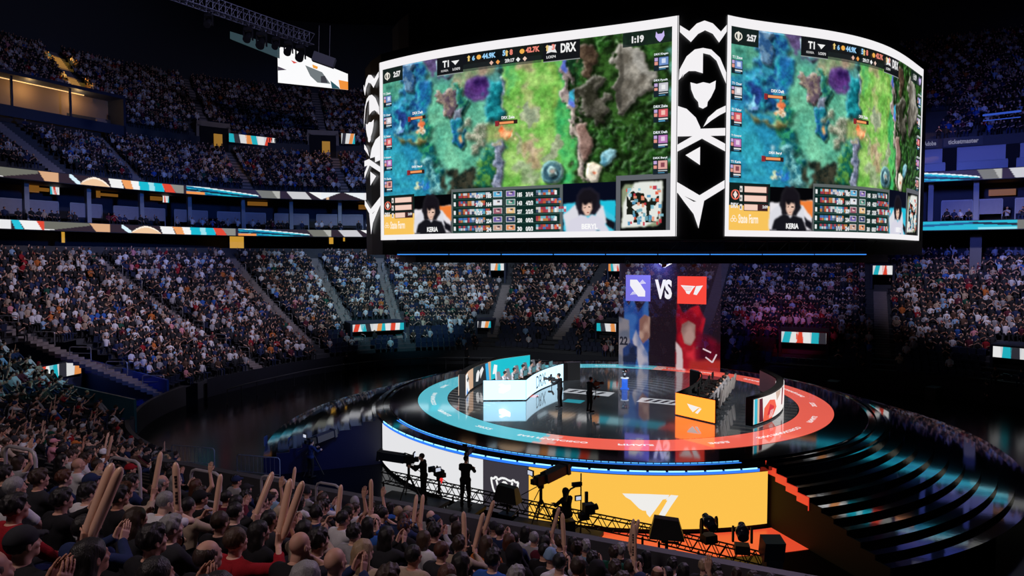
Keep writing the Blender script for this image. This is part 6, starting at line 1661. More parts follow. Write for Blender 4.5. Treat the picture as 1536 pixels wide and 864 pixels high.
VV = list(zip(x0, y0, [0.0]*n))+list(zip(x0, y0, pz_))+list(zip(x1, y1, pz_))+list(zip(x1, y1, [0.0]*n)); QQ = [(r_*n+k, r_*n+k+1, ((r_+1) % 4)*n+k+1, ((r_+1) % 4)*n+k) for r_ in range(4) for k in range(n-1)]
nk = len(kk)
for nm, k0, k1 in (('wall_corner_barrier', 0, nk-1), ('wall_side_barrier', nk-1, nk), ('wall_near_barrier', nk, n-1)):
    m_ = k1-k0+1; vv_ = [VV[r_*n+k0+k] for r_ in range(4) for k in range(m_)]
    struct(nm, fast_mesh(nm, vv_, Q=[(r_*m_+k, r_*m_+k+1, ((r_+1) % 4)*m_+k+1, ((r_+1) % 4)*m_+k) for r_ in range(4) for k in range(m_-1)]), mat('barrier_grey', (.06, .06, .07), .6, noise=.15, nscale=2))
# dark fascia and rail at the foot of the far stands
Vq = np.arange(12, 92.5, .8)
for nm, s_, z0, z1, m in (('wall_far_barrier', -.25, 0.0, 1.35, darkm),):
    u, v, _, _ = rr(Vq, s_); x0, y0 = to_xy(u, v); n = len(Vq); VV = list(zip(x0, y0, [z0]*n))+list(zip(x0, y0, [z1]*n)); struct(nm, fast_mesh(nm, VV, Q=[(k, k+1, n+k+1, n+k) for k in range(n-1)]), m)
g = G(); u, v, _, _ = rr(np.arange(56, 95, 1.0), -3.2); x, y = to_xy(u, v); g.tube(list(zip(x, y, [1.05]*len(x))), .05, 5)
for k in range(0, len(x), 2): g.cyl((x[k], y[k], 0), (x[k], y[k], 1.05), .03, n=5)
o = g.build('crowd_fence', mat('fence_dull', (.10,.10,.12), .5)); tag(o, 'thin dark fence rail curving along the floor at the left', 'fence')
# ================================================================ AUDIENCE NEAR THE CAMERA
ORD = ['zeroth','first','second','third','fourth','fifth','sixth','seventh','eighth','ninth','tenth','eleventh','twelfth','thirteenth','fourteenth','fifteenth','sixteenth','seventeenth','eighteenth','nineteenth','twentieth']+['twenty-'+x for x in ('first','second','third','fourth','fifth','sixth','seventh','eighth','ninth')]+['thirtieth']+['thirty-'+x for x in ('first','second','third','fourth','fifth','sixth','seventh','eighth','ninth')]+['fortieth']+['forty-'+x for x in ('first','second','third','fourth','fifth','sixth','seventh','eighth','ninth')]
def seat_xy(i, q):
    u, v, nu, nv = rr(q, i*TREAD+HIP); x, y = to_xy(u, v)
    return float(x[0]), float(y[0]), zrow(i, q), math.atan2(-(nu[0]*UY+nv[0]*VY), -(nu[0]*UX+nv[0]*VX))
# (head x, head y, hair, hair colour, top, sleeve, pose, hat, hat colour, skin, hood)
KEY = [
 (64,795,'short','black','black','long','stick','cap','charcoal',0,1,'2'),(32,727,'short','grey','white','short','lap',None,None,0,0),(66,717,'tousled','dark brown','charcoal','long','lap',None,None,0,0),
 (85,746,'tousled','black','black','long','clap',None,None,0,1),(117,697,None,'black','white','short','clap',None,None,0,0),(144,713,'tousled','blonde','black','long','lap',None,None,4,1),
 (173,737,'tousled','reddish brown','beige','long','stick',None,None,0,0,'1'),(233,727,'receding','grey','dark green','short','lap',None,None,0,0),(218,768,'long','dark brown','charcoal','long','stick',None,None,1,0,'1'),
 (236,785,'tousled','grey','charcoal','long','lap',None,None,4,0),(195,824,'tousled','black','black','long','lap',None,None,0,0),(251,820,'receding','dark brown','black','short','lap',None,None,0,0),
 (120,784,'short','black','navy','long','clap',None,None,1,0),(272,756,'short','black','beige','short','sticks',None,None,0,0,'1'),(337,816,'fringe','brown','red','long','stick',None,None,1,1,'2'),
 (394,831,None,'black','black','short','chin',None,None,0,0),(462,821,'tousled','black','black','long','lap',None,None,1,0),(331,745,'short','black','maroon','long','clap',None,None,0,0),(361,744,'tousled','black','charcoal','long','lap',None,None,1,0),
 (390,755,'short','black','navy','short','lap',None,None,1,0),(411,772,'long','dark brown','maroon','long','clap','beanie','beige',1,0),(470,772,'short','black','navy','short','sticks','headphones','black',1,0,'1'),
 (265,719,'long','grey','charcoal','long','clap',None,None,4,0),(293,727,'long','reddish brown','charcoal','long','raised',None,None,1,0),(354,722,'short','dark brown','light grey','long','lap','cap','navy',0,0),(434,745,'short','black','light blue','short','lap','cap','black',1,0),
 (415,739,'receding','brown','light blue','short','stick',None,None,4,0,'1'),(458,737,None,'black','light grey','long','clap','beanie','charcoal',0,0),(478,752,'short','dark brown','white','long','clap',None,None,1,0),(297,746,'short','black','black','long','lap','cap','black',2,0),
 (526,828,'long','blonde','beige','long','lap',None,None,4,0),(616,829,'short','black','beige','short','lap',None,None,2,0),(578,803,'long','black','charcoal','long','clap',None,None,1,0),(604,780,'short','dark brown','navy','short','sticks','headphones','red',2,0,'2'),
 (528,795,'tousled','black','light grey','long','lap',None,None,1,0),(500,777,'short','black','white','short','clap',None,None,2,0),(638,802,'bob','brown','white','long','lap',None,None,2,0),(665,808,'tousled','dark brown','beige','long','sticks',None,None,1,0,'2'),
 (697,838,'long','black','black','long','lap',None,None,2,0),(677,853,'short','reddish brown','charcoal','long','lap',None,None,1,0),(631,858,'short','black','maroon','short','lap','cap','black',0,0),(653,779,'short','black','light blue','short','lap','cap','navy',0,0),
 (692,802,'short','black','black','long','stick',None,None,1,0,'1'),(675,763,None,'black','charcoal','long','lap','beanie','light grey',1,0),(695,772,'short','brown','light blue','short','clap','cap','beige',0,0),(599,751,'short','black','blue','short','lap',None,None,1,0),
 (541,743,'long','reddish brown','charcoal','long','lap',None,None,1,0),(551,762,'tousled','dark brown','white','long','raised',None,None,1,0),(523,770,'short','black','black','long','stick',None,None,1,0,'1'),
 (729,814,'long','brown','orange','long','lap',None,None,1,0),(741,790,None,'black','beige','long','lap','beanie','charcoal',0,0),(766,810,'bob','reddish brown','charcoal','long','lap',None,None,1,0),(781,814,'short','black','black','long','stick',None,None,1,0,'1'),
 (766,837,None,'black','black','long','lap','hoodup','black',1,0),(741,835,'tousled','black','blue','long','lap',None,None,1,0),(793,837,'short','black','white','long','clap',None,None,1,0),(835,800,'long','black','white','long','lap',None,None,1,0),
 (839,815,'tousled','brown','black','long','lap',None,None,1,0),(857,819,'tousled','grey','light blue','long','lap',None,None,0,0),(859,804,'ponytail','black','beige','long','lap',None,None,1,0),(900,806,'long','black','black','long','lap',None,None,1,0),
 (898,827,'tousled','dark brown','dark green','long','stick',None,None,1,0,'2'),(851,846,None,'black','black','long','lap','hoodup','black',1,0),(883,858,'tousled','black','light grey','short','lap',None,None,1,0),(912,858,'short','black','charcoal','long','clap','cap','navy',1,0),
 (778,856,'tousled','grey','light grey','long','lap',None,None,0,0),(822,837,None,'black','charcoal','long','lap','beanie','light blue',1,0),(950,823,'tousled','grey','black','long','lap',None,None,0,0),(808,810,'short','grey','light grey','long','stick',None,None,0,0,'1'),(956,844,'short','black','charcoal','long','lap',None,None,1,0),
 (977,829,'long','black','black','long','lap',None,None,1,0),(1024,817,'short','brown','navy','short','lap',None,None,0,0),(1008,847,'tousled','black','white','long','lap',None,None,1,0),(1026,855,'long','black','charcoal','long','lap',None,None,1,0),
 (76,664,'short','dark brown','pink','short','clap','cap','pink',0,0),(113,667,'short','black','orange','short','lap','cap','orange',0,0),(130,667,'receding','brown','light blue','long','lap',None,None,4,0),(73,650,'short','black','dark green','short','clap','cap','dark green',0,0),(188,703,'short','black','white','short','lap','cap','red',0,0),(163,661,'tousled','black','charcoal','long','stick',None,None,1,0,'1'),
 (8,705,'tousled','black','charcoal','long','clap',None,None,1,0),(22,690,'bob','dark brown','light grey','long','raised',None,None,1,0),(45,640,'tousled','brown','light grey','long','raised',None,None,4,0),(10,790,'short','black','navy','long','lap',None,None,0,0),
]
EMP = []
occ = {}    # row -> list of (q, spec)
def put(i, q, spec):
    L = occ.setdefault(i, [])
    for q2, sp in L:
        if abs(q2-q) < .47*(R0/(R0+i*TREAD) if q < QS[6] else 1): return False
    L.append((q, spec)); return True
for kx in KEY:
    i, q = seat_from_px(kx[0], kx[1])
    if kx[0] > 233: i = max(i, 10)
    for dq in (0, .12, -.12, .25, -.25, .4, -.4, .52, -.52):
        if put(i, q+dq, kx): break
NEARQ0 = 96.9
rg = np.random.default_rng(11)
hk_w = ['short']*8+['tousled']*7+['fringe']*3+['bob']*2+['long']*5+['ponytail']*2+['bun']+['receding']
hc_w = ['black']*12+['dark brown']*6+['brown']*3+['blonde']+['grey']+['reddish brown']
tc_w = ['black']*12+['charcoal']*7+['navy']*4+['light grey']*3+['white']*4+['beige']*2+['maroon','red','blue','dark green','light blue','brown']
po_w = ['lap']*24+['clap']*7+['stick']*1+['chin']*3+['raised']
def vis(x, y, z, m=40):
    if y < 1.5: return False
    a, b = proj((x, y, z)); return -m < a < 1536+m and -m < b < 864+m
cand = []
for i in range(0, 23):
    sc = lambda q: (R0+i*TREAD)/R0 if q < QS[6] else 1.0
    q = NEARQ0+rg.random()*.3
    while q < Q1-6:
        step = .56/sc(q)
        u, v, _, _ = rr(q, i*TREAD+HIP)
        ok = not in_tunnel(u[0], v[0]) and not (abs((q-NEAR_AISLES[0])*sc(q)) < .62 and i < 40)
        u_, v_ = u[0], v[0]
        if v_ > -15.0: ok = False
        if ok:
            x, y, z, f = seat_xy(i, q)
            if near_cut(x, y, i*TREAD, q): q += step; continue
            hx, hy = proj((x, y, z+1.3)) if y > 1 else (0, 0)
            # keep the short aisles with the steel loop rails free of people
            if any(abs(hx-a) < w_/2+9 and b-12 < hy < b+26 for a, b, w_ in NR): q += step; continue
            if vis(x, y, z+1.2, 60) and math.hypot(x, y) > 3.9: cand.append((i, q))
        q += step
for i, q in cand:
    if rg.random() < .13:
        EMP.append((i, q)); continue
    hk = hk_w[rg.integers(len(hk_w))]; ht = None
    r = rg.random()
    if r < .09: ht = 'cap'
    elif r < .12: ht = 'beanie'
    elif r < .135: ht = 'hoodup'
    po = po_w[rg.integers(len(po_w))]
    if hk in ('bun', 'ponytail') and ht: ht = None
    if rg.random() < .03 and not ht: hk = None
    put(i, q, (None, None, hk, hc_w[rg.integers(len(hc_w))], tc_w[rg.integers(len(tc_w))], 'long' if rg.random() < .6 else 'short', po, ht, ['black', 'charcoal', 'navy', 'black', 'charcoal', 'navy', 'white', 'red'][rg.integers(8)], int(rg.choice([0,1,1,4,6,2,3,0])), int(rg.random() < .2), {'stick': '1', 'sticks': '2'}.get(po, '')))
allp = []
for i, L in occ.items():
    for q, sp in L:
        x, y, z, f = seat_xy(i, q)
        if not vis(x, y, z+1.2, 60): continue
        allp.append((math.hypot(x, y), i, q, sp, x, y, z, f))
allp.sort(key=lambda a: (a[3][0] is None)*3.0+a[0])
NEAR = allp[:272]; REST = allp[272:]
# ---- seats
seatm = mat('seat_black', (.012, .013, .018), .38, spec=.5); seatf = mat('seat_frame', (.02, .02, .024), .4, metal=.5)
def make_seat():
    r = empty('folding_seat'); 
    g = G(); P = [(-.24,-.03),(-.22,-.045),(.22,-.045),(.24,-.03),(.24,.03),(.22,.045),(-.22,.045),(-.24,.03)]
    M = Matrix.Translation((0, -.235, .43)) @ Matrix.Rotation(math.radians(12), 4, 'X')
    g.prism(P, .0, .40, M); g.prism([(x*.93, y*.8) for x, y in P], .40, .43, M); g.build('backrest', seatm, r)
    g = G(); M = Matrix.Translation((0, .0, .40)); g.prism([(-.22,-.2),(.22,-.2),(.235,.1),(.20,.22),(-.20,.22),(-.235,.1)], 0, .06, M); g.build('seat_pan', seatm, r)
    for s in (-1, 1):
        g = G(); g.box((s*.262, -.03, .63), (.045, .34, .035)); g.box((s*.262, -.12, .33), (.03, .06, .60)); g.build('armrest', seatf, r)
    g = G(); g.box((0, -.12, .34), (.5, .04, .05)); g.build('seat_frame', seatf, r)
    return r
seat0 = make_seat(); seat_used = False
def ncol(v): return v
rows = {}
for d, i, q, sp, x, y, z, f in NEAR: rows.setdefault(i, []).append([q, sp, x, y, z, f])
# thunder stick
def stick_mesh():
    prof = [(.002,-.02),(.016,-.015),(.020,.0),(.030,.03),(.035,.08),(.037,.26),(.035,.46),(.029,.50),(.017,.525),(.003,.535)]
    g = G(); g.lathe(prof, n=14); me = g.mesh('cheering_stick'); me.materials.append(mat('stick_plastic', (.80,.50,.36), .28, spec=.6, noise=.15, nscale=6)); 
    g = G()
    for k in range(9):
        z0 = .12+k*.032
        if k == 4: continue
        g.lathe([(.0378, z0), (.0378, z0+.026)], n=3, a0=-.38+.10*(k % 2), a1=.34)
    m2 = g.mesh('stick_print'); m2.materials.append(mat('stick_ink', (.03,.015,.015), .5)); return me, m2
STK, STP = stick_mesh()
sticks = []
def add_stick(P, axis, spin=0.0):
    o = link('cheering_stick', STK); z = Vector(axis).normalized(); o.location = P-z*.035
    o.rotation_euler = (z.to_track_quat('Z', 'Y') @ Matrix.Rotation(spin, 4, 'Z').to_quaternion()).to_euler()
    c = link('printed_mark', STP, parent=o); tag(c, 'dark printed marks along the stick'); o['category'] = 'cheering stick'; o['group'] = 'inflated beige cheering sticks in the crowd'
    sticks.append(o); return o
HNAME = {'short': 'short %s hair', 'tousled': 'tousled %s hair', 'fringe': '%s fringe', 'bob': '%s bob', 'long': 'long %s hair', 'ponytail': '%s ponytail', 'bun': '%s bun', 'receding': 'receding %s hair'}
for i in sorted(rows):
    L = sorted(rows[i], key=lambda a: proj((a[2], a[3], a[4]+1.2))[0])
    for n, (q, sp, x, y, z, f) in enumerate(L):
        px, py, hk, hc, top, sl, po, ht, hcol, sk, hood = sp[:11]; st_ = sp[11] if len(sp) > 11 else ''
        tgt = math.atan2(SY-y, SX-x); fc = f+.75*((tgt-f+PI) % (2*PI)-PI)+rg.normal()*.10-.12
        if ht == 'hoodup': look = '%s hood up' % hcol
        elif ht in ('cap', 'beanie'): look = '%s %s' % (hcol, ht)
        elif hk is None: look = 'bald head'
        else: look = HNAME[hk] % hc
        lab = 'person, %s, %s top, %s row from barrier, %s from left' % (look, top, ORD[i+1], ORD[n+1])
        o = person((x, y, z), fc, po, sk, hk if ht != 'hoodup' else None, hc, top, sl, ['navy', 'charcoal', 'black'][(i+n) % 3], ht, hcol, bool(hood), .97+.06*rg.random(), lab, 'seated spectators in the near stand')
        if st_:
            j = PARTS[po]['j']; R = Matrix.Rotation(fc-PI/2, 3, 'Z')
            hs = ['R'] if st_ == '1' else (['R', 'L'] if po == 'sticks' else ['R', 'R'])
            for kk, h in enumerate(hs):
                w_ = j[h+'w']+j[h+'f']*.085+j[h+'n']*.02; p = Vector((x, y, z))+R@Vector(w_)*o.scale[0]
                ax = R@Vector((.12*(1 if h == 'R' else -1)+.30*(kk if po == 'stick' else 0)-.1+rg.normal()*.12, .30+rg.normal()*.15, 1.0))
                p = p+Vector((.05*kk, 0, 0)) if po == 'stick' else p
                sk_ = add_stick(p, ax, -PI/2+rg.normal()*.8+fc); sk_['label'] = ('beige cheering stick, %s hand, %s row from barrier, %s seat from left' % (('right', 'other')[kk] if st_ == '2' else 'right', ORD[i+1], ORD[n+1]))
        # seat
        if not seat_used: s_ = seat0; seat_used = True
        else: s_ = copy_tree(seat0)
        s_.location = (x, y, z+.003); s_.rotation_euler = (0, 0, f-PI/2)
        tag(s_, 'black folding seat, %s row from barrier, %s from left, under %s top' % (ORD[i+1], ORD[n+1], top), 'seat', 'folding seats in the near stand')

emp = []
for i, q in EMP:
    if any(abs(q2-q) < .47 for q2, _ in occ.get(i, [])): continue
    x, y, z, f = seat_xy(i, q); emp.append((proj((x, y, z+.9))[0], i, x, y, z, f))
emp.sort(key=lambda e: math.hypot(e[2], e[3])); near_e = sorted(emp[:28])
for n, (px, i, x, y, z, f) in enumerate(near_e):
    s_ = copy_tree(seat0); s_.location = (x, y, z+.003); s_.rotation_euler = (0, 0, f-PI/2); tag(s_, 'empty black folding seat, %s row from barrier, %s empty one from the left edge' % (ORD[i+1], ORD[n+1]), 'seat', 'folding seats in the near stand')
# ================================================================ CROWDS TOO MANY TO COUNT
def lowpoly(kind):
    """a small seated figure; colour class per vertex: 0 skin 1 hair 2 top 3 legs"""
    g = G(); cls = []
    def end(c): cls.extend([c]*(len(g.V)-len(cls)))
    ln = {'chin': .12, 'lean': .2}.get(kind, 0)
    g.ball((0, .03+ln, 1.24), (.078, .095, .115), 7, 5); end(0)
    g.ball((0, .005+ln, 1.275), (.092, .105, .10), 7, 5); end(1)
    def rings(R, n=7):
        b = len(g.V); vs = []
        for (cx_, cy_, cz, rx, ry) in R:
            for k in range(n): t = 2*PI*k/n; vs.append((cx_+rx*math.cos(t), cy_+ry*math.sin(t), cz))
        fs = [(r*n+k, r*n+(k+1) % n, (r+1)*n+(k+1) % n, (r+1)*n+k) for r in range(len(R)-1) for k in range(n)]+[tuple(range((len(R)-1)*n, len(R)*n))]
        g.add(vs, fs, True)
    rings([(0, 0, .45, .17, .13), (0, ln*.4, .75, .17, .125), (0, ln*.8, 1.0, .21, .115), (0, ln*.95, 1.07, .17, .08), (0, ln, 1.13, .06, .06)]); end(2)
    for s in (-1, 1):
        if kind == 'clap' : pts = [(s*.2, ln, 1.04), (s*.25, .16, .80), (s*.03, .36, 1.0)]
        elif kind == 'up' and s > 0: pts = [(s*.2, 0, 1.04), (s*.30, .10, 1.28), (s*.24, .14, 1.52)]
        else: pts = [(s*.2, ln, 1.04), (s*.25, .06, .78), (s*.10, .32, .66)]
        g.cyl(pts[0], pts[1], .055, .045, 5, False); end(2); g.cyl(pts[1], pts[2], .042, .035, 5, True); end(0 if kind != 'longs' else 2)
        g.cyl((s*.10, .0, .52), (s*.13, .46, .52), .085, .065, 5, True); g.cyl((s*.13, .46, .52), (s*.14, .44, .06), .06, .045, 5, True); end(3)
    V = np.array(g.V); T = []
    for f in g.F:
        for k in range(1, len(f)-1): T.append((f[0], f[k], f[k+1]))
    return V, np.array(T), np.array(cls)
LOW = [lowpoly(k) for k in ('lap', 'clap', 'up', 'lean', 'lap', 'longs')]
def midpoly(pn, hk, h=.034):
    P = POSES[pn]; j = joints(P); lo = (-.42, -.26, .0); hi = (.42, .70, 1.32 if pn != 'raised' else 1.75); parts = []; cl = []
    f = Field(lo, hi, h); add_torso(f, j, 0, 1.0)
    for k in 'RL': f.rc(j[k+'w'], j[k+'w']+j[k+'f']*.14, .036, .028, .02)
    m = f.mesh(); parts.append(m); cl += [0]*len(m[0])
    f = Field(lo, hi, h); add_torso(f, j, .018, .5 if pn in ('clap', 'stick') else .95); up = j['up']; f.cut((0, float(up[1]), float(up[2])), float(up.dot(j['nk']))+.02); m = f.mesh(); parts.append(m); cl += [2]*len(m[0])
    f = Field(lo, hi, .045); add_legs(f, j, .02); m = f.mesh(); parts.append(m); cl += [3]*len(m[0])
    f = head_field(.020); V, Q = f.mesh(); parts.append((V+j['hd'], Q)); cl += [0]*len(V)
    fh = hair(hk, .024); parts.append((fh[0]*1.05+j['hd'], fh[1])); cl += [1]*len(fh[0])
    V, Q = merge(parts); return V, Q, np.array(cl)
MID = [midpoly('lap', 'tousled'), midpoly('lap', 'short'), midpoly('chin', 'fringe'), midpoly('lap', 'bob'), midpoly('clap', 'short'), midpoly('lap', 'short'), midpoly('clap', 'tousled'), midpoly('stick', 'fringe'), midpoly('lap', 'long'), midpoly('chin', 'bob'), midpoly('raised', 'short')]
SK = np.array(SKINS[:3]+SKINS[:2]+SKINS[3:4]+SKINS[6:]); HC = np.array([HAIRC['black']]*7+[HAIRC['dark brown']]*4+[HAIRC['brown']]*2+[HAIRC['grey'], HAIRC['blonde'], TOPC['white'], TOPC['red'], TOPC['navy']])
_t = {'black': 40, 'charcoal': 16, 'white': 15, 'light grey': 12, 'navy': 9, 'dark green': 1, 'red': 2, 'blue': 2, 'beige': 3, 'brown': 4, 'maroon': 3, 'orange': 1, 'light blue': 2, 'pink': 1}
TC = np.array([TOPC[k] for k, n in _t.items() for _ in range(n)]); LC = np.array([TOPC['black'], TOPC['navy'], TOPC['charcoal'], TOPC['black']])
crowdm = mat_attr('crowd_clothes', rough=.8)
def crowd(name, places, protos, label, seed=0, cat='crowd'):
    """places: array x, y, z, facing"""
    places = np.asarray(places, float); r = np.random.default_rng(seed); n = len(places)
    which = r.integers(0, len(protos), n); Vs = []; Fs = []; Cs = []; base = 0
    for k, (V, T, cl) in enumerate(protos):
        P = places[which == k]; m = len(P)
        if not m: continue
        a = P[:, 3]-PI/2+r.normal(0, .22, m); sc = .94+.12*r.random(m); c, s = np.cos(a), np.sin(a)
        X = (V[None, :, 0]*c[:, None]-V[None, :, 1]*s[:, None])*sc[:, None]+P[:, 0:1]; Y = (V[None, :, 0]*s[:, None]+V[None, :, 1]*c[:, None])*sc[:, None]+P[:, 1:2]; Z = V[None, :, 2]*sc[:, None]+P[:, 2:3]
        Vs.append(np.stack([X, Y, Z], -1).reshape(-1, 3)); Fs.append((T[None]+(np.arange(m)*len(V))[:, None, None]+base).reshape(-1, T.shape[1])); base += m*len(V)
        pal = np.stack([SK[r.integers(len(SK), size=m)], HC[r.integers(len(HC), size=m)], TC[r.integers(len(TC), size=m)], LC[r.integers(len(LC), size=m)]], 1)
        Cs.append(pal[:, cl].reshape(-1, 3))
    F_ = np.concatenate(Fs); V_ = np.concatenate(Vs); C_ = np.concatenate(Cs)
    me = fast_mesh(name, V_, T=F_ if F_.shape[1] == 3 else None, Q=F_ if F_.shape[1] == 4 else None, vcol=C_, smooth=True)
    o = link(name, me, crowdm); tag(o, label, cat, kind='stuff'); return o
def seatstuff(name, places, label, col=(.012,.016,.035)):
    g = G(); g.box((0, -.25, .66), (.46, .05, .44), rx=-.15); g.box((0, -.02, .43), (.44, .40, .05)); V = np.array([tuple(v) for v in g.V]); Q = np.array(g.F)
    P = np.asarray(places, float); a = P[:, 3]-PI/2; c, s = np.cos(a), np.sin(a)
    X = V[None, :, 0]*c[:, None]-V[None, :, 1]*s[:, None]+P[:, 0:1]; Y = V[None, :, 0]*s[:, None]+V[None, :, 1]*c[:, None]+P[:, 1:2]; Z = V[None, :, 2]+P[:, 2:3]+np.zeros_like(X)
    o = link(name, fast_mesh(name, np.stack([X, Y, Z], -1).reshape(-1, 3), Q=(Q[None]+(np.arange(len(P))*len(V))[:, None, None]).reshape(-1, 4)), mat('seat_navy', (.012, .018, .05), .5)); return tag(o, label, 'seats', kind='stuff')
restp = [(x, y, z, f+.75*((math.atan2(SY-y, SX-x)-f+PI) % (2*PI)-PI)) for d, i, q, sp, x, y, z, f in REST]
crowd('near_stand_crowd', restp, MID, 'farther spectators of the near stand beside the barrier, seen from behind', 5)
seatstuff('near_stand_seats', [(x, y, z+.003, f) for d, i, q, sp, x, y, z, f in REST]+[(e[2], e[3], e[4]+.003, e[5]) for e in emp[28:]], 'rows of dark seats under the farther near stand spectators')
# lower bowl across the arena
pl = []; empt = []; rgl = np.random.default_rng(21)
for i in range(0, NROW):
    q = 9.0
    while q < 97.0:
        r_ = 1.0 if (30.7 < q < 58.7 or 85.4 < q < 89.4) else (R0+i*TREAD)/R0
        u, v, nu, nv = rr(q, i*TREAD+HIP); u_, v_ = u[0], v[0]; q0 = q; q += .53/r_
        if in_tunnel(u_, v_) or (v_ < -14.8): continue
        if any(abs(q0-a)*r_ < .75 for a in AISLES): continue
        x, y, z, f = seat_xy(i, q0)
        if not vis(x, y, z+1.2, 160): continue
        far_low = q0 < 78 and i < 5
        if blocked(i, q0, x, y): continue
        p = .93 if not far_low else (.16 if q0 > 24 else .4)
        if 31 < q0 < 44 and i > 19: p = .35
        if i == 0 and q0 > 78: p = .6
        (pl if rgl.random() < p else empt).append((x, y, z, f+.4*((math.atan2(SY-y, SX-x)-f+PI) % (2*PI)-PI)))
crowd('lower_bowl_crowd', pl, LOW, 'thousands of spectators filling the lower bowl across the arena', 6)
seatstuff('lower_bowl_seats', empt, 'dark blue empty seats of the lower bowl')
# upper decks
def tier_places(a0, b0, n, tread, zf, t0, t1, seed, dens=.93, aisles=(), holes=()):
    out = []; r = np.random.default_rng(seed)
    for i in range(n):
        x, y, t, q = ring_line(a0+i*tread+.45, b0+i*tread+.45, math.radians(t0), math.radians(t1), .56, NU)
        for k in range(len(x)):
            if r.random() > dens: continue
            td = math.degrees(t[k])
            if any(abs(td-a) < w_ for a, w_ in aisles): continue
            if any(h0 < td < h1 and i0 <= i <= i1 for h0, h1, i0, i1 in holes): continue
            if not vis(x[k], y[k], zf(i)+1, 130): continue
            out.append((x[k], y[k], zf(i), math.atan2(SY-y[k], SX-x[k])))
    return out
gu_ = [(x, y, 13.3, f) for x, y, z, f in tier_places(ALOW+.9, BLOW+.9, 1, .8, lambda i: 13.3, 84, 214, 41, .62)+tier_places(ALOW+.9, BLOW+.9, 1, .8, lambda i: 13.3, 25, 80, 43, .5)]
crowd('suite_guests', gu_, LOW, 'guests sitting in front of the frosted suite panels between the ribbon displays', 9)
crowd('right_deck_crowd', tier_places(ALOW+SA0+2, BLOW+SA0+2, 8, .85, lambda i: 21.3+.48*i, 25, 78, 44, .8), LOW, 'dim spectators above the sponsor fascia on the right', 10)
crowd('middle_deck_crowd', tier_places(ALOW+SA0, BLOW+SA0, NA, TA, zA, 84, 214, 31, .93, AISLE_A, HOLES_A), LOW, 'spectators filling the middle deck above the upper ribbon display', 7)
crowd('upper_deck_crowd', tier_places(ALOW+SB0, BLOW+SB0, NB, TB, zB, 25, 214, 32, .93, AISLE_B, HOLES_B), LOW, 'dim spectators filling the highest deck under the roof', 8)
# ================================================================ PLAYERS, CREW AND EQUIPMENT
def gaming_chair(loc, f, label, group, white=True):
    r = empty('gaming_chair', loc, f-PI/2, label, 'chair', group); m = mat('chair_white', (.55,.55,.58), .5) if white else mat('chair_grey', (.34,.33,.33), .5)
    g = G(); M = Matrix.Translation((0, -.27, .46)) @ Matrix.Rotation(math.radians(8), 4, 'X')
    vs = [(-.24,0),(.24,0),(.28,.32),(.24,.62),(.19,.82),(-.19,.82),(-.24,.62),(-.28,.32)]
    P = [M@Vector((x, -.045, z)) for x, z in vs]+[M@Vector((x, .045, z)) for x, z in vs]; g.add(P, [tuple(range(8)), tuple(range(15, 7, -1))]+[(i, (i+1) % 8, 8+(i+1) % 8, 8+i) for i in range(8)]); g.build('backrest', m, r)
    g = G(); g.box((0, .02, .40), (.50, .50, .08)); g.build('seat', blackpl, r)
    g = G(); g.cyl((0, 0, .08), (0, 0, .38), .03)
    for k in range(5): a = 2*PI*k/5; g.cyl((0, 0, .08), (.28*math.cos(a), .28*math.sin(a), .06), .022); g.ball((.28*math.cos(a), .28*math.sin(a), .034), .03, 6, 4)
    g.build('base', blackpl, r)
    for s_ in (-1, 1): g = G(); g.box((s_*.29, .0, .66), (.06, .26, .04)); g.box((s_*.29, -.02, .54), (.03, .05, .22)); g.build('armrest', blackpl, r)
    return r
def monitor(loc, f, label, group):
    r = empty('monitor', loc, f-PI/2, label, 'monitor', group)
    g = G(); g.box((0, 0, .34), (.56, .035, .33)); g.box((0, .03, .34), (.3, .04, .2)); g.build('screen_housing', blackpl, r)
    g = G(); g.cyl((0, .03, .02), (0, .03, .30), .02); g.box((0, .02, .012), (.24, .18, .02)); g.build('stand', blackpl, r)
    g = G(); g.box((0, -.019, .34), (.53, .004, .30)); g.build('lit_picture', mat('monitor_picture', (.02,.03,.04), .3, emit=(.12,.28,.32), strength=.7), r); return r
PN = ['nearest the camera', 'second from the near end', 'in the middle', 'second from the far end', 'at the far end']
for mir in (1, -1):
    left = mir == 1
    for k in range(5):
        v = -2.75+1.25*k; u = -5.75*mir; p = SW(u, v, 0); d = SW(u+mir, v, 0)-p; f = math.atan2(d.y, d.x)
        gaming_chair(p, f, ('white' if left else 'pale grey')+' high backed gaming chair at the %s desk, %s' % ('white' if left else 'orange', PN[k]), 'gaming chairs', left)
        o = person((p.x, p.y, p.z), f+.0, 'typing', (1, 0, 4, 1, 0)[k], ('fringe', 'short', 'tousled', 'short', 'fringe')[k], 'black', 'white' if left else 'light grey', 'short' if left else 'long', 'black', 'headphones', 'black', False, 1.0,
            'seated player in %s jersey with headphones at the %s desk, %s' % ('white' if left else 'grey', 'white' if left else 'orange', PN[k]), 'players at the desks', shoes=True)
        q = SW(-4.98*mir if k < 3 else -4.9*mir, v, .772); monitor(q, f+PI, 'black monitor on the %s desk, %s' % ('white' if left else 'orange', PN[k]), 'desk monitors')
def silhouette(px, py, z, face, pn, label, hk='short', top='black', legs='black', hatk=None, hatc='black', group=None, sc=1.0, skin=1, sleeve='long'):
    p = onz(px, py, z); return person((p.x, p.y, z+.005), face, pn, skin, hk, 'black', top, sleeve, legs, hatk, hatc, False, sc, label, group, shoes=True)
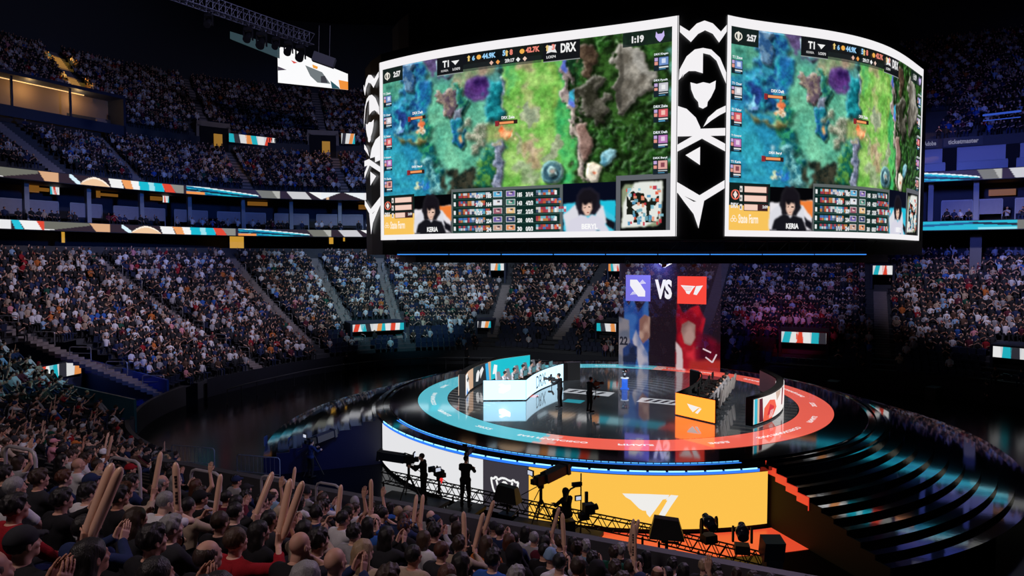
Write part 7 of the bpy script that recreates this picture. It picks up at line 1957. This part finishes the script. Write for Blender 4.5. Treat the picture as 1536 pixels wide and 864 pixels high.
# camera operators on the stage
def shoulder_cam(p, f, label, lift=1.30):
    r = empty('hand_camera', p, f-PI/2, label, 'camera')
    g = G(); g.box((0, 0, .0), (.14, .34, .20)); g.box((0, -.24, -.02), (.10, .14, .12)); g.box((-.10, .05, .10), (.06, .16, .10)); g.build('camera_body', blackpl, r)
    g = G(); g.cyl((0, .17, 0), (0, .36, 0), .055, .07, 14); g.box((0, .40, 0), (.17, .08, .13)); g.build('lens', blackpl, r)
    g = G(); g.box((-.12, -.02, .22), (.18, .03, .12)); g.cyl((0, -.1, .10), (0, .1, .2), .012); g.build('viewfinder', blackpl, r)
    g = G(); g.cyl((0, 0, -.1), (0, 0, -.62), .018); g.cyl((0, 0, -.62), (0, -.12, -.80), .05); g.box((0, .12, -.66), (.12, .14, .08)); g.build('rig_pole', blackpl, r)
    return r
a1 = silhouette(840, 611, SZ+.02, PI-.5, 'operate', 'camera operator in black standing on the stage beside the white desk', group=None)
p = a1.location; shoulder_cam((p.x-.42, p.y+.22, p.z+1.42), PI-.5, 'hand held camera of the operator beside the white desk')
a2 = silhouette(884, 618, SZ+.02, .5, 'operate', 'camera operator in black standing near the middle of the stage', top='charcoal')
p = a2.location; shoulder_cam((p.x+.36, p.y+.34, p.z+1.36), .5, 'hand held camera of the operator in the middle of the stage')
# crew positions between the near barrier and the LED wall
def YB(px): return 20.7/(.906+.4226*(px-768)/F)
def at_y(px, py, dy): p = aty(px, py, YB(px)+dy); return p
def rail_truss(a, b, h, n, label):
    g = G(); a, b = Vector(a), Vector(b)
    d = b-a; off = Vector((-d.y, d.x, 0)).normalized()*.30
    for o_ in (Vector((0,0,0)), off):
        for z in (0, h): g.cyl(a+o_+Vector((0,0,z)), b+o_+Vector((0,0,z)), .028, n=6)
        for k in range(n):
            p, q = a+o_+d*k/n, a+o_+d*(k+1)/n; g.cyl(p+Vector((0,0,0 if k % 2 else h)), q+Vector((0,0,h if k % 2 else 0)), .016, n=5, caps=False)
    for k in range(n+1): p = a+d*k/n; g.cyl(p, p+off, .016, n=4, caps=False); g.cyl(p+Vector((0,0,h)), p+off+Vector((0,0,h)), .016, n=4, caps=False)
    for k in range(0, n+1, 6): p = a+d*k/n+off*.5; g.cyl((p.x, p.y, 0), (p.x, p.y, a.z+(b.z-a.z)*k/n), .04, n=6)
    o = g.build('crew_truss', blackm); return tag(o, label, 'truss')
rail_truss(at_y(572, 724, 1.7), at_y(772, 768, 1.5), .42, 22, 'black lattice truss rail in front of the white LED panel')
rail_truss(at_y(774, 769, 1.5), at_y(985, 813, 1.4), .42, 20, 'black lattice truss rail in front of the left orange panel')
rail_truss(at_y(987, 815, 1.4), at_y(1175, 862, 1.3), .42, 18, 'black lattice truss rail holding the two moving lights at the right')
def moving_head(p, label, sc=1.0, yaw=0.0):
    r = empty('moving_light', p, yaw, label, 'stage light', 'moving lights in front of the orange panel'); r.scale = (sc,)*3
    g = G(); g.box((0, 0, .12), (.42, .34, .24), taper=.92); g.build('base', blackpl, r)
    for s_ in (-1, 1): g = G(); g.prism([(-.05,-.10),(.05,-.10),(.07,.08),(.05,.30),(0,.36),(-.05,.30),(-.07,.08)], -.03, .03, Matrix.Translation((s_*.25, 0, .40))@Matrix.Rotation(PI/2, 4, 'Z')@Matrix.Rotation(PI/2, 4, 'X')); g.build('yoke_arm', blackpl, r)
    g = G(); g.ball((0, 0, .60), (.19, .21, .20), 16, 10); g.cyl((0, -.05, .58), (0, -.22, .50), .17, .15, 16); g.cyl((0, .1, .66), (0, .24, .74), .13, .09, 12); g.build('lamp_head', mat('head_gloss', (.02,.025,.05), .25, spec=.7), r)
    return r
p = at_y(1063, 813, 1.45); moving_head(p, 'black moving stage light, left of the two', 1.08, .3)
p = at_y(1113, 829, 1.4); moving_head(p, 'black moving stage light, right of the two', 1.12, -.2)
def wedge(px, py, z, sc, label, yaw=0):
    p = at_y(px, py, z); r = empty('floor_monitor', p, yaw, label, 'monitor', None); r.scale = (sc,)*3
    g = G(); g.add([(-.62,-.3,0),(.62,-.3,0),(.62,.3,0),(-.62,.3,0),(-.45,-.12,.72),(.42,-.12,.66),(.42,.24,.66),(-.45,.24,.72)], [(3,2,1,0),(4,5,6,7),(0,1,5,4),(1,2,6,5),(2,3,7,6),(3,0,4,7)]); g.build('hood', blackpl, r)
    g = G(); g.cyl((0, 0, -.55), (0, 0, 0), .06); g.box((0, 0, -.57), (.7, .5, .05)); g.build('stand', blackpl, r)
    g = G(); g.box((.1, -.31, -.05), (.6, .03, .08)); g.build('base_rail', seatf, r); return r
wedge(1000, 806, .75, .88, 'black tapered monitor box against the orange panel', -.2); wedge(761, 752, .75, .78, 'black hooded monitor in front of the crest panel', -.5)
# tripod and pedestal cameras
def studio_camera(p, f, label, sc=1.0, prompter=False, legs=True, z=0.0):
    r = empty('studio_camera', p, f-PI/2, label, 'camera', None); r.scale = (sc,)*3
    g = G(); g.box((0, 0, 1.55), (.22, .46, .28)); g.box((0, -.30, 1.55), (.16, .18, .16)); g.cyl((0, -.1, 1.70), (0, .15, 1.78), .02); g.cyl((0, .15, 1.78), (0, .2, 1.70), .02); g.build('camera_body', blackpl, r)
    g = G()
    if prompter: g.box((0, .62, 1.62), (.34, .95, .30), rx=.12); g.box((0, 1.12, 1.68), (.42, .12, .36), rx=.12)
    else: g.cyl((0, .22, 1.55), (0, .52, 1.55), .07, .10, 14); g.box((0, .56, 1.55), (.26, .10, .20))
    g.build('lens', mat('lens_hood', (.02,.03,.06), .35), r)
    g = G(); g.box((-.20, -.26, 1.78), (.26, .05, .18)); g.cyl((-.1, -.2, 1.6), (-.2, -.26, 1.7), .015); g.build('viewfinder', blackpl, r)
    g = G(); g.box((-.20, -.29, 1.78), (.20, .01, .13)); g.build('viewfinder_picture', mat('finder_glow', (.1,.1,.1), .4, emit=(.7,.75,.9), strength=.8), r)
    g = G(); g.cyl((0, 0, 1.28), (0, 0, 1.42), .10); g.cyl((0, 0, .75), (0, 0, 1.28), .05); g.cyl((.05, -.05, 1.35), (.30, -.60, 1.12), .014); g.cyl((-.05, -.05, 1.35), (-.28, -.60, 1.12), .014); g.build('pan_head', blackpl, r)
    for k in range(3): a = 2*PI*k/3+.5; g = G(); g.cyl((0, 0, .95), (.50*math.cos(a), .50*math.sin(a), .02), .032, .02, 6); g.build('leg', blackpl, r)
    g = G(); 
    for k in range(3): a = 2*PI*k/3+.5; b = a+2*PI/3; g.cyl((.3*math.cos(a), .3*math.sin(a), .38), (.3*math.cos(b), .3*math.sin(b), .38), .012, n=5)
    g.build('spreader', blackpl, r); return r
def riser(px, dy, w_, d_, h, label):
    y = YB(px)+dy; x = (px-768)/F*y; g = G(); g.box((0, 0, h-.06), (w_, d_, .12))
    for sx in (-1, 1):
        for sy in (-1, 1): g.cyl((sx*(w_/2-.1), sy*(d_/2-.1), 0), (sx*(w_/2-.1), sy*(d_/2-.1), h-.12), .04)
    g.cyl((-w_/2+.1, -d_/2+.1, .1), (w_/2-.1, -d_/2+.1, h-.15), .02); o = g.build('crew_riser', blackpl, loc=(x, y, 0), rz=-AX); return tag(o, label, 'platform')
def on(px, dy, h): y = YB(px)+dy; return Vector(((px-768)/F*y, y, h+.005))
def crew(px, dy, h, face, pn, label, hatk=None, sc=1.0, hk='short'):
    return person(tuple(on(px, dy, h)), face, pn, 1, hk, 'black', 'black', 'long', 'black', hatk, 'black', False, sc, label, None, shoes=True)
riser(616, .78, 2.6, 1.1, 1.15, 'dark platform carrying the big camera before the white panel')
studio_camera(on(611, .72, 1.15), PI*.97, 'large studio camera with long lens before the white panel', 1.0, True)
crew(634, .75, 1.15, PI*.95, 'operate', 'camera operator in black behind the large camera before the white panel', sc=1.04)
p = on(657, 1.7, .45); studio_camera(p, 2.2, 'tripod camera with red light between two operators before the white panel', 1.02)
riser(657, 1.7, 1.3, 1.2, .45, 'low dark platform under the tripod camera before the white panel')
g = G(); g.ball((0, 0, 0), .07, 8, 6); g.cyl((0, 0, 0), (0, 0, -.14), .025); o = g.build('tally_lamp', mat('tally_red', (.3,.01,.01), .4, emit=(.9,.03,.03), strength=.9), loc=(p.x+.12, p.y-.25, 1.86)); tag(o, 'red glowing lamp on the tripod camera before the white panel', 'lamp')
riser(697, .75, 1.2, 1.0, 1.22, 'dark box under the standing operator before the white panel')
o = crew(697, .75, 1.22, 1.3, 'operate', 'camera operator in black cap standing on a box before the white panel', 'cap', 1.06)
p = o.location; shoulder_cam((p.x+.10, p.y+.12, p.z+2.0), 1.3, 'shoulder camera with antenna held before the white panel')
riser(832, .75, 3.2, 1.1, .98, 'dark platform carrying the seated operator before the orange panel')
studio_camera(on(812, .7, .98), .75, 'tall pedestal camera with blue hood before the orange panel', 1.08, True)
p = on(852, .75, .98); o = person(tuple(p), 2.2, 'typing', 0, None, 'black', 'black', 'long', 'black', 'hoodup', 'black', True, 1.08, 'hooded crew member seated among cameras before the orange panel', None, shoes=True)
g = G(); g.box((0, 0, .20), (.42, .42, .36)); g.box((0, 0, .39), (.44, .44, .05)); o = g.build('equipment_case', blackpl, loc=p, rz=.4); tag(o, 'black case serving as seat for the hooded crew member', 'case')
p = on(873, .8, .98); r = empty('jib_camera', p, .3, 'slim stand with small screens and a curved arm before the orange panel', 'camera')
g = G(); g.cyl((0, 0, 0), (0, 0, 2.05), .022)
for k in range(3): a = 2*PI*k/3; g.cyl((0, 0, .3), (.35*math.cos(a), .35*math.sin(a), .01), .018)
g.build('stand', blackpl, r); g = G(); g.tube([(-.55, 0, 1.15), (-.5, 0, 1.4), (-.38, 0, 1.55), (-.2, 0, 1.62), (0, 0, 1.62)], .03, 6); g.box((-.15, 0, 1.70), (.35, .1, .12)); g.build('curved_arm', blackpl, r)
g = G(); g.box((-.10, 0, 1.22), (.24, .05, .18)); g.box((.20, 0, 1.22), (.10, .08, .36)); g.build('control_screen', blackpl, r); g = G(); g.box((-.10, -.03, 1.22), (.17, .01, .12)); g.build('screen_picture', mat('finder_glow'), r)
g = G(); g.box((.28, 0, .82), (.36, .30, .34)); g.cyl((.42, 0, .82), (.60, 0, .86), .09, .11, 12); g.box((.1, 0, .58), (.3, .3, .2)); g.build('camera_body', blackpl, r)
p = at_y(1158, 822, 1.2); g = G(); g.box((0, 0, 0), (.62, .5, .62), rx=.2); g.box((0, -.05, -.6), (.5, .4, .55)); o = g.build('speaker_box', mat('speaker_dark', (.02,.03,.05), .35), loc=p); tag(o, 'dark speaker box at the right end of the truss', 'speaker')
# equipment on the floor to the left of the stage
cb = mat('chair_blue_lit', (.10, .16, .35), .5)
for k, (px, py) in enumerate([(405, 690), (441, 692)]):
    p = onz(px, py, .0); g = G(); g.box((0, 0, .78), (.42, .40, .05)); g.cyl((0, 0, .05), (0, 0, .78), .04); g.cyl((0, 0, 0), (0, 0, .04), .2); g.box((-.2, 0, 1.02), (.05, .38, .40)); o = g.build('bar_stool', cb, loc=p); tag(o, 'blue lit stool on the dark floor left of the stage, %s one' % ('left' if k == 0 else 'right'), 'stool', 'stools on the floor')
p = onz(470, 712, .0); studio_camera((p.x, p.y, .005), .9, 'blue lit camera with hood on the dark floor left of the stage', 1.05, True)
silhouette(466, 716, 0.0, .9, 'operate', 'operator in dark clothes behind the blue lit camera on the floor', top='navy')
light('SPOT', 'work_light_blue', (p.x+3, p.y-2, 6.5), (p.x, p.y, 1), 500, (.12, .3, 1), .2, 60, .6)
for k, (x0, y0, x1, y1) in enumerate([(258,700,322,706),(356,716,420,722)]):
    a, b = onz(x0, y0, 0), onz(x1, y1, 0); d = b-a; g = G(); L = d.length; g.tube([(0,0,0),(0,0,1.0),(.08,0,1.08),(L-.08,0,1.08),(L,0,1.0),(L,0,0)], .025, 6); g.tube([(0,0,.3),(L,0,.3)], .02, 6)
    for q in range(1, int(L/.22)): g.cyl((q*.22, 0, .3), (q*.22, 0, 1.07), .01, n=4, caps=False)
    o = g.build('crowd_barrier', mat('barrier_steel', (.30,.33,.42), .35, metal=.5), loc=a, rz=math.atan2(d.y, d.x)); tag(o, 'steel crowd barrier lit blue below the left stand, %s one' % ('left' if k == 0 else 'right'), 'barrier', 'steel crowd barriers')
light('SPOT', 'work_light_floor', (-6, 26, 7), (-12, 30, 0), 420, (.10, .25, 1), .3, 70, .8)
# standing staff around the floor
for k, (px, py, lb) in enumerate([(1263,572,'near the far barrier right of the stage'),(1306,570,'beyond the stage steps, right of the wide portal'),(1346,580,'by the dark corner right of the stage'),(1180,560,'behind the right desk, nearest the banner'),(1223,560,'behind the right desk below the wide portal screen'),(700,548,'behind the left desk in the dark'),(520,560,'on the dark floor below the long strip screen'),(1480,610,'alone on the dark floor at far right')]):
    silhouette(px, py, 0.0, math.atan2(SY-30, SX-10)+k, 'stand', 'standing staff member in dark clothes '+lb, top='charcoal' if k % 2 else 'black', group='staff standing on the floor')
# flight cases and red lit frames beyond the right desk
for k, (px, py) in enumerate([(1150, 566), (1090, 562), (1400, 600), (1250, 590)]):
    p = onz(px, py, 0); g = G(); g.box((0, 0, .5), (1.1, .7, .8)); g.box((0, 0, .93), (1.14, .74, .05)); g.box((0, 0, .09), (1.14, .74, .03))
    for sx in (-1, 1):
        for sy in (-1, 1): g.cyl((sx*.45, sy*.25, .0), (sx*.45, sy*.25, .1), .05)
    o = g.build('flight_case', blackpl, loc=p, rz=.3*k); tag(o, 'black flight case on the floor, %s' % ['behind the right desk', 'near the foot of the hanging banner', 'far to the right of the stage', 'beside the stage steps'][k], 'case', 'flight cases')
